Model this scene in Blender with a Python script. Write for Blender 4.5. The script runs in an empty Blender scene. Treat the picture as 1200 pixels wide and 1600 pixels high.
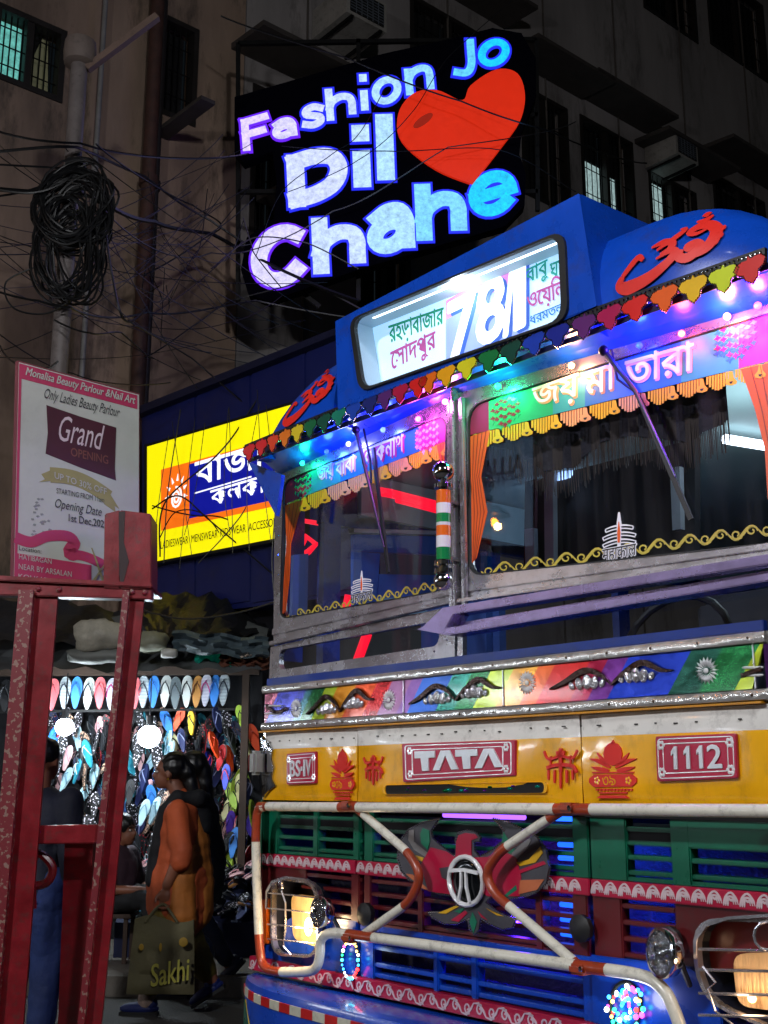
import bpy, bmesh, math, random
from mathutils import Vector, Matrix
R = random.Random(7)
sc = bpy.context.scene
C = sc.collection
# ---------------------------------------------------------------- camera, sky, sun, exposure
PITCH = math.atan(425/1800)
CAMZ = 1.4
cd = bpy.data.cameras.new("camera"); cam = bpy.data.objects.new("camera", cd); C.objects.link(cam)
cd.sensor_fit = 'VERTICAL'; cd.sensor_height = 24; cd.lens = 24*1800/1600
cam.location = (0, 0, CAMZ); cam.rotation_euler = (math.pi/2+PITCH, 0, 0)
cd.clip_start = .05; cd.clip_end = 500
sc.camera = cam
w = bpy.data.worlds.new("World"); sc.world = w; w.use_nodes = True
wn = w.node_tree.nodes; wl = w.node_tree.links
sky = wn.new('ShaderNodeTexSky'); sky.sky_type = 'NISHITA'; sky.sun_disc = False
sky.sun_elevation = math.radians(4); sky.sun_rotation = math.radians(230)
wl.new(sky.outputs[0], wn['Background'].inputs[0]); wn['Background'].inputs[1].default_value = .0055
sl = bpy.data.lights.new("moon_sun", 'SUN'); sl.energy = .012; sl.angle = math.radians(.5); sl.color = (.8, .85, 1)
so = bpy.data.objects.new("moon_sun", sl); C.objects.link(so); so.rotation_euler = (math.radians(50), 0, math.radians(-50))
sc.view_settings.view_transform = 'Standard'; sc.view_settings.look = 'None'
sc.view_settings.exposure = 0.0; sc.view_settings.gamma = 1
sc.render.engine = 'CYCLES'; sc.cycles.use_denoising = True
sc.cycles.max_bounces = 8; sc.cycles.transparent_max_bounces = 16; sc.cycles.sample_clamp_indirect = 4
sc.cycles.caustics_reflective = False; sc.cycles.caustics_refractive = False

# ---------------------------------------------------------------- measuring helpers
F = 1800.
BO = Vector((.262, 4.10, 0)); EX = Vector((.6448, -.7644, 0)); EY = Vector((.7644, .6448, 0)); EZ = Vector((0, 0, 1))
CAM = Vector((0, 0, CAMZ))
def ray(px, py):
    v = (800-py)/F; h = (px-600)/F
    return Vector((h, math.cos(PITCH)-v*math.sin(PITCH), math.sin(PITCH)+v*math.cos(PITCH)))
def to_local(p): q = p-BO; return Vector((q.dot(EX), q.dot(EY), q.z))
def dir_local(d): return Vector((d.dot(EX), d.dot(EY), d.z))
class Surf:
    """a vertical plane: origin, horizontal axis, outward normal; in world or in bus coordinates"""
    def __init__(s, o, eu, n, bus=False): s.o = Vector(o); s.eu = Vector(eu).normalized(); s.n = Vector(n).normalized(); s.bus = bus
    def pt(s, u, v, d=0.): return s.o+s.eu*u+EZ*v+s.n*d
    def px(s, x, y, d=0.):
        r = ray(x, y); c = CAM
        if s.bus: r = dir_local(r); c = to_local(c)
        t = (s.o+s.n*d-c).dot(s.n)/r.dot(s.n); p = c+r*t-s.o
        return (p.dot(s.eu), p.z)
    def P(s, x, y, d=0.): u, v = s.px(x, y, d); return s.pt(u, v, d)
def front(y0): return Surf((0, y0, 0), (1, 0, 0), (0, -1, 0), True)
def wall_at(px, D, eu=(1, 0, 0)):
    e = Vector(eu).normalized(); n = Vector((e.y, -e.x, 0))
    if n.y > 0: n = -n
    r = ray(px, 1225); return Surf((r.x/r.y*D, D, 0), e, n)
VS = .11
PL = Surf((0, .02, 0), (1, -VS, 0), (-VS, -1, 0), True); PR = Surf((0, .02, 0), (1, VS, 0), (VS, -1, 0), True)
F0 = front(0.)

# ---------------------------------------------------------------- mesh helpers
class MB:
    def __init__(s): s.v = []; s.f = []; s.m = []
    def add(s, vs, fs, m=0):
        b = len(s.v); s.v += [tuple(x) for x in vs]
        for q in fs: s.f.append([i+b for i in q]); s.m.append(m)
        return s
    def box(s, c, sz, m=0, rz=0, rot=None):
        c = Vector(c); M_ = rot or Matrix.Rotation(rz, 3, 'Z')
        vs = [c+M_ @ Vector((sx*sz[0]/2, sy*sz[1]/2, q*sz[2]/2)) for sx in (-1, 1) for sy in (-1, 1) for q in (-1, 1)]
        return s.add(vs, [(0, 1, 3, 2), (4, 6, 7, 5), (0, 4, 5, 1), (2, 3, 7, 6), (0, 2, 6, 4), (1, 5, 7, 3)], m)
    def obox(s, a, b, wd, h, m=0, up=EZ):
        """bar from a to b, wd wide, h high"""
        a = Vector(a); b = Vector(b); d = (b-a).normalized(); sd = d.cross(up)
        sd = sd.normalized() if sd.length > 1e-4 else Vector((1, 0, 0)); u = sd.cross(d).normalized()
        vs = [p+sd*wd/2*i+u*h/2*j for p in (a, b) for i, j in ((-1, -1), (1, -1), (1, 1), (-1, 1))]
        return s.add(vs, [(3, 2, 1, 0), (4, 5, 6, 7), (0, 1, 5, 4), (1, 2, 6, 5), (2, 3, 7, 6), (3, 0, 4, 7)], m)
    def tube(s, path, r, n=8, m=0, closed=False, cap=True):
        P = [Vector(p) for p in path]; k = len(P); rs = r if isinstance(r, (list, tuple)) else [r]*k
        vs = []; nrm = None
        for i, p in enumerate(P):
            a = P[i-1] if (i or closed) else P[0]; b = P[(i+1) % k] if (i < k-1 or closed) else P[-1]
            t = (b-a)
            t = t.normalized() if t.length > 1e-9 else Vector((0, 0, 1))
            if nrm is None: nrm = t.orthogonal().normalized()
            nrm = (nrm-t*nrm.dot(t)); nrm = nrm.normalized() if nrm.length > 1e-6 else t.orthogonal().normalized()
            bn = t.cross(nrm)
            for j in range(n):
                an = 2*math.pi*j/n; vs.append(p+(nrm*math.cos(an)+bn*math.sin(an))*rs[i])
        fs = []
        for i in range(k if closed else k-1):
            for j in range(n):
                a = i*n; b = ((i+1) % k)*n
                fs.append((a+j, a+(j+1) % n, b+(j+1) % n, b+j))
        if cap and not closed: fs += [tuple(range(n))[::-1], tuple((k-1)*n+j for j in range(n))]
        return s.add(vs, fs, m)
    def poly(s, S, pts, d0, d1, m=0):
        n = len(pts)
        vs = [S.pt(u, v, d0) for u, v in pts]+[S.pt(u, v, d1) for u, v in pts]
        return s.add(vs, [tuple(range(n))[::-1], tuple(range(n, 2*n))]+[(i, (i+1) % n, n+(i+1) % n, n+i) for i in range(n)], m)
    def ppx(s, S, pts, d0, d1, m=0): return s.poly(S, [S.px(*p) for p in pts], d0, d1, m)
    def ring(s, S, out, inn, d0, d1, m=0):
        n = len(out)
        vs = [S.pt(u, v, d) for d in (d0, d1) for L in (out, inn) for u, v in L]
        fs = []
        for i in range(n):
            j = (i+1) % n
            fs += [(2*n+i, 2*n+j, 3*n+j, 3*n+i), (i, n+i, n+j, j), (i, j, 2*n+j, 2*n+i), (n+i, 3*n+i, 3*n+j, n+j)]
        return s.add(vs, fs, m)
    def ribbon(s, S, pts, wd, d0, d1, m=0):
        n = len(pts); ws = wd if isinstance(wd, (list, tuple)) else [wd]*n; L = []; Rr = []
        for i, p in enumerate(pts):
            a = pts[max(0, i-1)]; b = pts[min(n-1, i+1)]
            t = Vector((b[0]-a[0], b[1]-a[1])); t = t.normalized() if t.length > 1e-9 else Vector((1, 0)); q = Vector((-t.y, t.x))*ws[i]/2
            L.append((p[0]+q.x, p[1]+q.y)); Rr.append((p[0]-q.x, p[1]-q.y))
        vs = [S.pt(u, v, d) for d in (d0, d1) for Q in (L, Rr) for u, v in Q]; fs = []
        for i in range(n-1):
            fs += [(i, i+1, n+i+1, n+i), (2*n+i, 3*n+i, 3*n+i+1, 2*n+i+1), (i, 2*n+i, 2*n+i+1, i+1), (n+i, n+i+1, 3*n+i+1, 3*n+i)]
        fs += [(0, n, 3*n, 2*n), (n-1, 3*n-1, 4*n-1, 2*n-1)]
        return s.add(vs, fs, m)
    def lathe(s, prof, o, ax=EZ, n=16, m=0, sx=1., ref=None):
        ax = Vector(ax).normalized(); a = Vector(ref).normalized() if ref else ax.orthogonal().normalized(); b = ax.cross(a); o = Vector(o); vs = []
        for r, h in prof:
            for j in range(n):
                t = 2*math.pi*j/n; vs.append(o+ax*h+(a*math.cos(t)*sx+b*math.sin(t))*r)
        k = len(prof); fs = [(i*n+j, i*n+(j+1) % n, (i+1)*n+(j+1) % n, (i+1)*n+j) for i in range(k-1) for j in range(n)]
        fs += [tuple(range(n))[::-1], tuple((k-1)*n+j for j in range(n))]
        return s.add(vs, fs, m)
    def sph(s, c, r, n=10, m=0, sc_=(1, 1, 1), rot=None):
        c = Vector(c); vs = []; k = max(4, n//2+1); M_ = rot or Matrix.Identity(3)
        for i in range(k+1):
            ph = math.pi*(i+.0)/k; ph = min(max(ph, .05), math.pi-.05)
            for j in range(n):
                t = 2*math.pi*j/n; vs.append(c+M_ @ Vector((r*sc_[0]*math.sin(ph)*math.cos(t), r*sc_[1]*math.sin(ph)*math.sin(t), r*sc_[2]*math.cos(ph))))
        fs = [(i*n+j, i*n+(j+1) % n, (i+1)*n+(j+1) % n, (i+1)*n+j) for i in range(k) for j in range(n)]+[tuple(range(n))[::-1], tuple(k*n+j for j in range(n))]
        return s.add(vs, fs, m)
    def build(s, name, mats, parent=None, smooth=False, bevel=0, kind=None):
        me = bpy.data.meshes.new(name); me.from_pydata(s.v, [], s.f)
        mats = mats if isinstance(mats, (list, tuple)) else [mats]
        for q in mats: me.materials.append(q)
        me.polygons.foreach_set('material_index', s.m)
        bm = bmesh.new(); bm.from_mesh(me); bmesh.ops.recalc_face_normals(bm, faces=bm.faces)
        if bevel:
            bmesh.ops.remove_doubles(bm, verts=bm.verts, dist=1e-6)
            es = [e for e in bm.edges if len(e.link_faces) == 2 and e.calc_face_angle(0) > .6]
            bmesh.ops.bevel(bm, geom=es, offset=bevel, segments=2, affect='EDGES', clamp_overlap=True)
        bm.to_mesh(me); bm.free()
        if smooth:
            me.polygons.foreach_set('use_smooth', [True]*len(me.polygons))
            try: me.set_sharp_from_angle(angle=math.radians(40))
            except Exception: pass
        o = bpy.data.objects.new(name, me); C.objects.link(o)
        if parent: o.parent = parent
        if kind: o['kind'] = kind
        return o
def tag(o, label=None, cat=None, group=None, kind=None):
    if label: o['label'] = label
    if cat: o['category'] = cat
    if group: o['group'] = group
    if kind: o['kind'] = kind
    return o
def empty(name, loc=(0, 0, 0), rz=0, label=None, cat=None, group=None):
    o = bpy.data.objects.new(name, None); C.objects.link(o); o.location = loc; o.rotation_euler = (0, 0, rz); o.empty_display_size = .1
    return tag(o, label, cat, group)
def inst(src, loc, rot=(0, 0, 0), parent=None, scale=None, mat=None):
    o = src.copy(); C.objects.link(o); o.location = loc; o.rotation_euler = rot; o.parent = parent
    if scale: o.scale = scale
    return o
def rrect(x0, z0, x1, z1, r, n=5):
    out = []
    for cx, cz, a in ((x1-r, z1-r, 0), (x0+r, z1-r, 90), (x0+r, z0+r, 180), (x1-r, z0+r, 270)):
        for i in range(n+1):
            t = math.radians(a+90*i/n); out.append((cx+r*math.cos(t), cz+r*math.sin(t)))
    return out
def quad_rr(q, r=.15, n=5):
    """rounded quad in plane coordinates; q = TL,TR,BR,BL; r = fraction of the short side"""
    q = [Vector(p) for p in q]; out = []; order = [1, 0, 3, 2]
    sh = min((q[0]-q[1]).length, (q[1]-q[2]).length)*r
    for k in order:
        p = q[k]; a = q[(k+1) % 4] if True else None; b = q[(k-1) % 4]
        # walking TR -> TL -> BL -> BR : previous neighbour is k+1, next is k-1
        pa = p+(a-p).normalized()*sh; pb = p+(b-p).normalized()*sh
        for i in range(n+1):
            t = i/n; out.append(tuple(pa*(1-t)**2+p*2*t*(1-t)+pb*t*t))
    return out
def bil(q, u, v):
    """q = TL,TR,BR,BL ; v up"""
    t = [Vector(p) for p in q]
    a = t[3]*(1-u)+t[2]*u; b = t[0]*(1-u)+t[1]*u
    r = a*(1-v)+b*v; return (r.x, r.y)
def bez(pts, n=6):
    """catmull-rom through 2-D or 3-D points"""
    P = [Vector(p) for p in pts]; out = []
    for i in range(len(P)-1):
        p0 = P[max(0, i-1)]; p1 = P[i]; p2 = P[i+1]; p3 = P[min(len(P)-1, i+2)]
        for k in range(n):
            t = k/n; out.append(.5*((2*p1)+(p2-p0)*t+(2*p0-5*p1+4*p2-p3)*t*t+(3*p1-p0-3*p2+p3)*t**3))
    out.append(P[-1]); return out
def fillet(pts, r, n=5):
    P = [Vector(p) for p in pts]; out = [P[0]]
    for i in range(1, len(P)-1):
        a = P[i-1]-P[i]; b = P[i+1]-P[i]; q = min(r, a.length*.45, b.length*.45)
        pa = P[i]+a.normalized()*q; pb = P[i]+b.normalized()*q
        for k in range(n+1):
            t = k/n; out.append(pa*(1-t)**2+P[i]*2*t*(1-t)+pb*t*t)
    out.append(P[-1]); return out
_tx = {}
def textmesh(body, off=0., shear=0., res=3, space=1.):
    key = (body, off, shear, res, space)
    if key in _tx: return _tx[key]
    c = bpy.data.curves.new('txt', 'FONT'); c.body = body; c.offset = off; c.shear = shear; c.resolution_u = res; c.space_character = space
    o = bpy.data.objects.new('txt', c); C.objects.link(o)
    me = bpy.data.meshes.new_from_object(o.evaluated_get(bpy.context.evaluated_depsgraph_get()))
    vs = [v.co.copy() for v in me.vertices]; fs = [tuple(p.vertices) for p in me.polygons]
    bpy.data.objects.remove(o); bpy.data.meshes.remove(me)
    par = list(range(len(vs)))
    def fd(a):
        while par[a] != a: par[a] = par[par[a]]; a = par[a]
        return a
    for f in fs:
        for i in f[1:]: par[fd(i)] = fd(f[0])
    ids = {}; isl = [ids.setdefault(fd(i), len(ids)) for i in range(len(vs))]
    x0 = min(v.x for v in vs); x1 = max(v.x for v in vs); y0 = min(v.y for v in vs); y1 = max(v.y for v in vs)
    r = ([((v.x-x0)/(x1-x0), (v.y-y0)/(y1-y0)) for v in vs], fs, isl, (x1-x0)/(y1-y0)); _tx[key] = r; return r
def text(mb, S, body, quad, d, m=0, off=0., shear=0., thick=0., px=True, res=3, flip=False, space=1.):
    """letters fitted into a quad (TL,TR,BR,BL) of the surface S"""
    q = [S.px(*p) for p in quad] if px else quad
    vs, fs, isl, _ = textmesh(body, 0., shear, res, space)
    hq = math.hypot(q[0][0]-q[3][0], q[0][1]-q[3][1]); bo_ = max(0, off)*hq*1.25
    dirs = [(0, 0)]+([(math.cos(t*math.pi/4)*bo_, math.sin(t*math.pi/4)*bo_) for t in range(8)] if bo_ > 0 else [])
    for n_d, (ox, oz) in enumerate(dirs):
        V = []
        for (u, v), k in zip(vs, isl):
            a, b = bil(q, 1-u if flip else u, v); V.append(S.pt(a+ox, b+oz, d+(k % 3)*.0003+n_d*.00009))
        mb.add(V, fs, m)
    if thick:
        cnt = {}
        for f in fs:
            for i in range(len(f)):
                e = (f[i], f[(i+1) % len(f)]); k2 = (min(e), max(e)); cnt.setdefault(k2, []).append(e)
        n = len(V); V2 = []
        for (u, v), k in zip(vs, isl):
            a, b = bil(q, 1-u if flip else u, v); V2.append(S.pt(a, b, d-thick))
        mb.add(V+V2, [(e[0][1], e[0][0], n+e[0][0], n+e[0][1]) for e in cnt.values() if len(e) == 1], m)
    return mb

# ---------------------------------------------------------------- materials
def H(h): return tuple(((int(h[i:i+2], 16)/255+.055)/1.055)**2.4 if int(h[i:i+2], 16) > 10 else int(h[i:i+2], 16)/255/12.92 for i in (0, 2, 4))
_m = {}
def M(name, col, rough=.5, metal=0., var=.18, vs=4., dirt=0., bump=0., bs=25., emit=None, es=0., coat=0., rvar=.12, stretch=None, evar=0., spec=.5):
    if name in _m: return _m[name]
    m = bpy.data.materials.new(name); m.use_nodes = True; n = m.node_tree.nodes; l = m.node_tree.links; b = n['Principled BSDF']
    if isinstance(col, str): col = H(col)
    b.inputs['Roughness'].default_value = rough; b.inputs['Metallic'].default_value = metal
    b.inputs['Coat Weight'].default_value = coat; b.inputs['Coat Roughness'].default_value = .08; b.inputs['Specular IOR Level'].default_value = spec
    tc = n.new('ShaderNodeTexCoord'); mp = n.new('ShaderNodeMapping'); l.new(tc.outputs['Object'], mp.inputs[0])
    if stretch: mp.inputs['Scale'].default_value = stretch
    nz = n.new('ShaderNodeTexNoise'); nz.inputs['Scale'].default_value = vs; nz.inputs['Detail'].default_value = 6; nz.inputs['Roughness'].default_value = .65
    l.new(mp.outputs[0], nz.inputs['Vector'])
    cr = n.new('ShaderNodeValToRGB'); e = cr.color_ramp.elements
    e[0].position = .3; e[1].position = .7
    e[0].color = (*[c*(1-var) for c in col], 1); e[1].color = (*[min(1, c*(1+var)) for c in col], 1)
    l.new(nz.outputs['Fac'], cr.inputs[0]); out = cr.outputs[0]
    if dirt:
        n2 = n.new('ShaderNodeTexNoise'); n2.inputs['Scale'].default_value = vs*2.7; n2.inputs['Detail'].default_value = 8; n2.inputs['Roughness'].default_value = .75
        l.new(mp.outputs[0], n2.inputs['Vector']); c2 = n.new('ShaderNodeValToRGB'); c2.color_ramp.elements[0].position = .52; c2.color_ramp.elements[1].position = .68
        l.new(n2.outputs['Fac'], c2.inputs[0]); mu = n.new('ShaderNodeMath'); mu.operation = 'MULTIPLY'; mu.inputs[1].default_value = dirt; l.new(c2.outputs[0], mu.inputs[0])
        mx = n.new('ShaderNodeMixRGB'); mx.inputs[2].default_value = (.035, .028, .022, 1); l.new(mu.outputs[0], mx.inputs[0]); l.new(out, mx.inputs[1]); out = mx.outputs[0]
    l.new(out, b.inputs['Base Color'])
    if rvar:
        mr = n.new('ShaderNodeMapRange'); mr.inputs['To Min'].default_value = max(.02, rough-rvar); mr.inputs['To Max'].default_value = min(1, rough+rvar)
        l.new(nz.outputs['Fac'], mr.inputs['Value']); l.new(mr.outputs[0], b.inputs['Roughness'])
    if bump:
        n3 = n.new('ShaderNodeTexNoise'); n3.inputs['Scale'].default_value = bs; n3.inputs['Detail'].default_value = 4; l.new(mp.outputs[0], n3.inputs['Vector'])
        bp = n.new('ShaderNodeBump'); bp.inputs['Strength'].default_value = bump; bp.inputs['Distance'].default_value = .02; l.new(n3.outputs['Fac'], bp.inputs['Height']); l.new(bp.outputs[0], b.inputs['Normal'])
    if emit:
        if isinstance(emit, str): emit = H(emit)
        b.inputs['Emission Color'].default_value = (*emit, 1); b.inputs['Emission Strength'].default_value = es
        if evar:
            vo = n.new('ShaderNodeTexNoise'); vo.inputs['Scale'].default_value = 14; vo.inputs['Detail'].default_value = 6; vo.inputs['Roughness'].default_value = .8; l.new(tc.outputs['Object'], vo.inputs['Vector'])
            mr2 = n.new('ShaderNodeMapRange'); mr2.inputs['From Min'].default_value = .35; mr2.inputs['From Max'].default_value = .65; mr2.inputs['To Min'].default_value = es*(1-evar); mr2.inputs['To Max'].default_value = es*(1+evar)
            l.new(vo.outputs['Fac'], mr2.inputs['Value']); l.new(mr2.outputs[0], b.inputs['Emission Strength'])
    _m[name] = m; return m
def pattern(name, c1, c2, kind='wave', scale=20., rough=.6, th=.5):
    if name in _m: return _m[name]
    m = M(name, c1, rough); n = m.node_tree.nodes; l = m.node_tree.links; b = n['Principled BSDF']
    tc = n.new('ShaderNodeTexCoord')
    if kind == 'wave':
        t = n.new('ShaderNodeTexWave'); t.bands_direction = 'Z'; t.inputs['Scale'].default_value = scale; o = t.outputs['Fac']
    elif kind == 'dots':
        t = n.new('ShaderNodeTexVoronoi'); t.inputs['Scale'].default_value = scale; o = t.outputs['Distance']
    else:
        t = n.new('ShaderNodeTexNoise'); t.inputs['Scale'].default_value = scale; t.inputs['Detail'].default_value = 2; o = t.outputs['Fac']
    l.new(tc.outputs['Object'], t.inputs['Vector'])
    cr = n.new('ShaderNodeValToRGB'); cr.color_ramp.interpolation = 'CONSTANT'; cr.color_ramp.elements[1].position = th
    a = H(c1) if isinstance(c1, str) else c1; c = H(c2) if isinstance(c2, str) else c2
    cr.color_ramp.elements[0].color = (*c, 1); cr.color_ramp.elements[1].color = (*a, 1)
    l.new(o, cr.inputs[0]); l.new(cr.outputs[0], b.inputs['Base Color']); return m
def glass(name, tint=(1, 1, 1), refl=1.0, smear=0.):
    m = bpy.data.materials.new(name); m.use_nodes = True; n = m.node_tree.nodes; l = m.node_tree.links; n.remove(n['Principled BSDF'])
    t = n.new('ShaderNodeBsdfTransparent'); t.inputs[0].default_value = (*tint, 1); g = n.new('ShaderNodeBsdfGlossy'); g.inputs['Roughness'].default_value = .015
    fr = n.new('ShaderNodeFresnel'); ge = n.new('ShaderNodeNewGeometry'); io = n.new('ShaderNodeMapRange'); io.inputs['To Min'].default_value = 1.5; io.inputs['To Max'].default_value = 1/1.5; l.new(ge.outputs['Backfacing'], io.inputs['Value']); l.new(io.outputs[0], fr.inputs[0]); mu = n.new('ShaderNodeMath'); mu.operation = 'MULTIPLY'; mu.inputs[1].default_value = .9*refl; mu.use_clamp = True
    l.new(fr.outputs[0], mu.inputs[0]); mx = n.new('ShaderNodeMixShader'); l.new(mu.outputs[0], mx.inputs[0]); l.new(t.outputs[0], mx.inputs[1]); l.new(g.outputs[0], mx.inputs[2])
    out = mx.outputs[0]
    if smear:
        d = n.new('ShaderNodeBsdfDiffuse'); d.inputs[0].default_value = (.5, .48, .5, 1); nz = n.new('ShaderNodeTexNoise'); nz.inputs['Scale'].default_value = 3; nz.inputs['Detail'].default_value = 8
        mp = n.new('ShaderNodeMapping'); mp.inputs['Scale'].default_value = (7, 7, .6); tc = n.new('ShaderNodeTexCoord'); l.new(tc.outputs['Object'], mp.inputs[0]); l.new(mp.outputs[0], nz.inputs['Vector'])
        mr = n.new('ShaderNodeMapRange'); mr.inputs['From Min'].default_value = .45; mr.inputs['From Max'].default_value = .8; mr.inputs['To Max'].default_value = smear; l.new(nz.outputs['Fac'], mr.inputs['Value'])
        m2 = n.new('ShaderNodeMixShader'); l.new(mr.outputs[0], m2.inputs[0]); l.new(out, m2.inputs[1]); l.new(d.outputs[0], m2.inputs[2]); out = m2.outputs[0]
    l.new(out, n['Material Output'].inputs[0]); return m
def strokes(S, sets, sw_px, P_of, d0, d1, mb):
    """stroke letters: polylines in pixels with square ends"""
    k = (Vector(S.px(*P_of(.5, .5)))-Vector(S.px(P_of(.5, .5)[0]+1, P_of(.5, .5)[1]))).length
    for i, (pts, closed) in enumerate(sets):
        pts = [Vector(S.px(*P_of(*p))) for p in pts]
        if closed: pts.append(pts[0]); pts.append(pts[1])
        else:
            e = sw_px*k*.48; pts[0] = pts[0]+(pts[0]-pts[1]).normalized()*e; pts[-1] = pts[-1]+(pts[-1]-pts[-2]).normalized()*e
        mb.ribbon(S, [tuple(p) for p in pts], sw_px*k, d0, d1+i*.0006)
    return mb
def elp(cx, cy, rx, ry, a0, a1, n=22): return [(cx+rx*math.cos(math.radians(a0+(a1-a0)*i/n)), cy+ry*math.sin(math.radians(a0+(a1-a0)*i/n))) for i in range(n+1)]
def sm(*p): return [tuple(q) for q in bez(p, 4)]
GL = {'F': [([(0, 0), (0, 1)], 0), ([(0, 1), (1, 1)], 0), ([(0, .5), (.85, .5)], 0)],
 'a': [(elp(.46, .33, .46, .33, 0, 345), 1), (sm((1, 0), (1, .3), (1, .62), (.82, .93), (.45, 1), (.1, .86)), 0)],
 's': [(sm((1, .84), (.6, 1), (.15, .92), (.08, .68), (.5, .52), (.94, .34), (.9, .08), (.45, 0), (0, .14)), 0)],
 'h': [([(0, 0), (0, 1)], 0), (sm((.0, .38), (.12, .58), (.5, .69), (.88, .58), (1, .36), (1, .18), (1, 0)), 0)],
 'i': [([(.5, 0), (.5, .46)], 0), ([(.5, .97), (.5, 1)], 0)], 'l': [([(.5, 0), (.5, 1)], 0)], 'o': [(elp(.5, .5, .5, .5, 0, 345), 1)],
 'n': [([(0, 0), (0, 1)], 0), (sm((0, .6), (.2, .9), (.6, 1), (.93, .85), (1, .5), (1, .25), (1, 0)), 0)],
 'J': [(sm((1, 1), (1, .65), (1, .3), (.82, .05), (.5, 0), (.02, .1)), 0)],
 'D': [([(0, 0), (0, 1)], 0), (sm((0, 1), (.45, 1), (.85, .85), (1, .5), (.85, .15), (.45, 0), (0, 0)), 0)],
 'C': [(elp(.5, .5, .5, .5, 48, 312), 0)], 'e': [([(.02, .5), (.98, .5)], 0), (elp(.5, .5, .5, .5, 2, 318), 0)]}
def lamp(name, loc, energy, col, kind='POINT', size=.03, aim=None, parent=None, spot=None):
    L = bpy.data.lights.new(name, kind); L.energy = energy; L.color = col
    if kind == 'AREA': L.size = size
    else: L.shadow_soft_size = size
    if kind == 'SPOT': L.spot_size = spot or 1.2; L.spot_blend = .5
    o = bpy.data.objects.new(name, L); C.objects.link(o); o.location = loc
    if aim: o.rotation_euler = (Vector(aim)-Vector(loc)).to_track_quat('-Z', 'Y').to_euler()
    if parent: o.parent = parent
    return o
def EM(name, col, es, evar=0.): return M(name, (.02, .02, .02), .5, emit=col, es=es, evar=evar, var=0, rvar=0)
m_blue = M('bus_blue_paint', '083fa8', .28, var=.2, vs=3, dirt=.35, coat=.4, bump=.04, bs=6)
m_yel = M('bus_yellow_paint', 'e6a60a', .22, var=.14, vs=3, dirt=.28, coat=.8, bump=.12, bs=4, stretch=(1.6, 1, .7))
m_wht = M('bus_white_paint', 'd8d5cf', .3, var=.1, dirt=.4, coat=.3, bump=.05, bs=5)
m_grn = M('grille_green_paint', '0c5f45', .3, var=.15, dirt=.3, coat=.3)
m_mar = M('grille_maroon_paint', '571418', .35, var=.2, dirt=.4, coat=.3)
m_crim = M('crimson_paint', 'a81238', .32, var=.12, dirt=.15, coat=.3)
m_red = M('decal_red', 'cf2318', .45, var=.1, dirt=.1)
m_alu = M('brushed_aluminium', 'c8c4ca', .27, .85, var=.18, vs=6, dirt=.35, bump=.05, bs=20)
m_sil = M('embossed_silver', 'f0f0f2', .22, .3, var=.08, rvar=.08, bump=.2, bs=30, coat=.3)
m_chr = M('chrome', 'd0d0d4', .1, 1., var=.05, rvar=.06, bump=.12, bs=12)
m_foil = M('embossed_foil_trim', 'dcd8d4', .24, .8, var=.08, bump=.35, bs=16, dirt=.1)
m_blk = M('black_rubber', '101012', .5, var=.3)
m_void = M('dark_cavity', '060608', .8, var=.3)
m_white = M('white_print', 'e6e4ea', .4, var=.04, dirt=.08)
m_rust = M('guard_orange_paint', '96381c', .35, var=.3, dirt=.5, vs=9, coat=.3)
m_gwh = M('guard_white_paint', 'd4d0c2', .3, var=.1, dirt=.45, vs=9, coat=.3)
m_int = M('interior_panel', '7f9a9c', .6)
m_skin = M('skin', '7a4a35', .5, var=.1)
m_hair = M('black_hair', '0b0908', .4, var=.3)
m_glass = glass('windscreen_glass', (.9, .92, .95), 1.0, smear=.018)
m_gl2 = glass('clear_glass', (.97, .98, 1), .8)
# ================================================================ THE BUS
BUS = empty('bus', BO, math.atan2(EX.y, EX.x), 'blue and yellow decorated city bus numbered 1112 with glowing route sign over its windscreen', 'bus')
def bp(mb, name, mats, smooth=False, bevel=0, parent=BUS, kind=None, label=None):
    o = mb.build(name, mats, parent, smooth, bevel, kind)
    if label: o['label'] = label
    return o
def rect(S, x0, x1, z0, z1, d0, d1, m=0, mb=None): return (mb or MB()).poly(S, [(x0, z0), (x1, z0), (x1, z1), (x0, z1)], d0, d1, m)
XL, XR = -1.19, 1.22
# ---- body shell, sides, floor, wheels
mb = MB()
for sx in (-1.27, 1.27):
    for z0, z1, ex_ in ((.45, 1.90, 0), (2.62, 2.90, .09)): mb.box((sx+math.copysign(ex_, sx), 4.35, (z0+z1)/2), (.05, 7.9, z1-z0))
    for k in range(8): mb.box((sx+math.copysign(.09, sx), .46+k*1.1, 2.27), (.05, .1, .76))
mb.box((0, 8.25, 1.9), (2.56, .05, 2.3)); mb.box((0, 4.3, .47), (2.5, 7.9, .05), 1)
bp(mb, 'side_panel', [m_blue, m_void])
for y, s in ((1.3, -1), (1.3, 1), (6.4, -1), (6.4, 1)):
    o = bp(MB().tube([(s*1.12-.13, y, .48), (s*1.12+.13, y, .48)], .47, 24), 'wheel', M('tyre', '0c0c0d', .8), True)
    bp(MB().tube([(s*1.12-.14, y, .48), (s*1.12+.14, y, .48)], .24, 20), 'rim', m_alu, True, parent=o)
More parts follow.
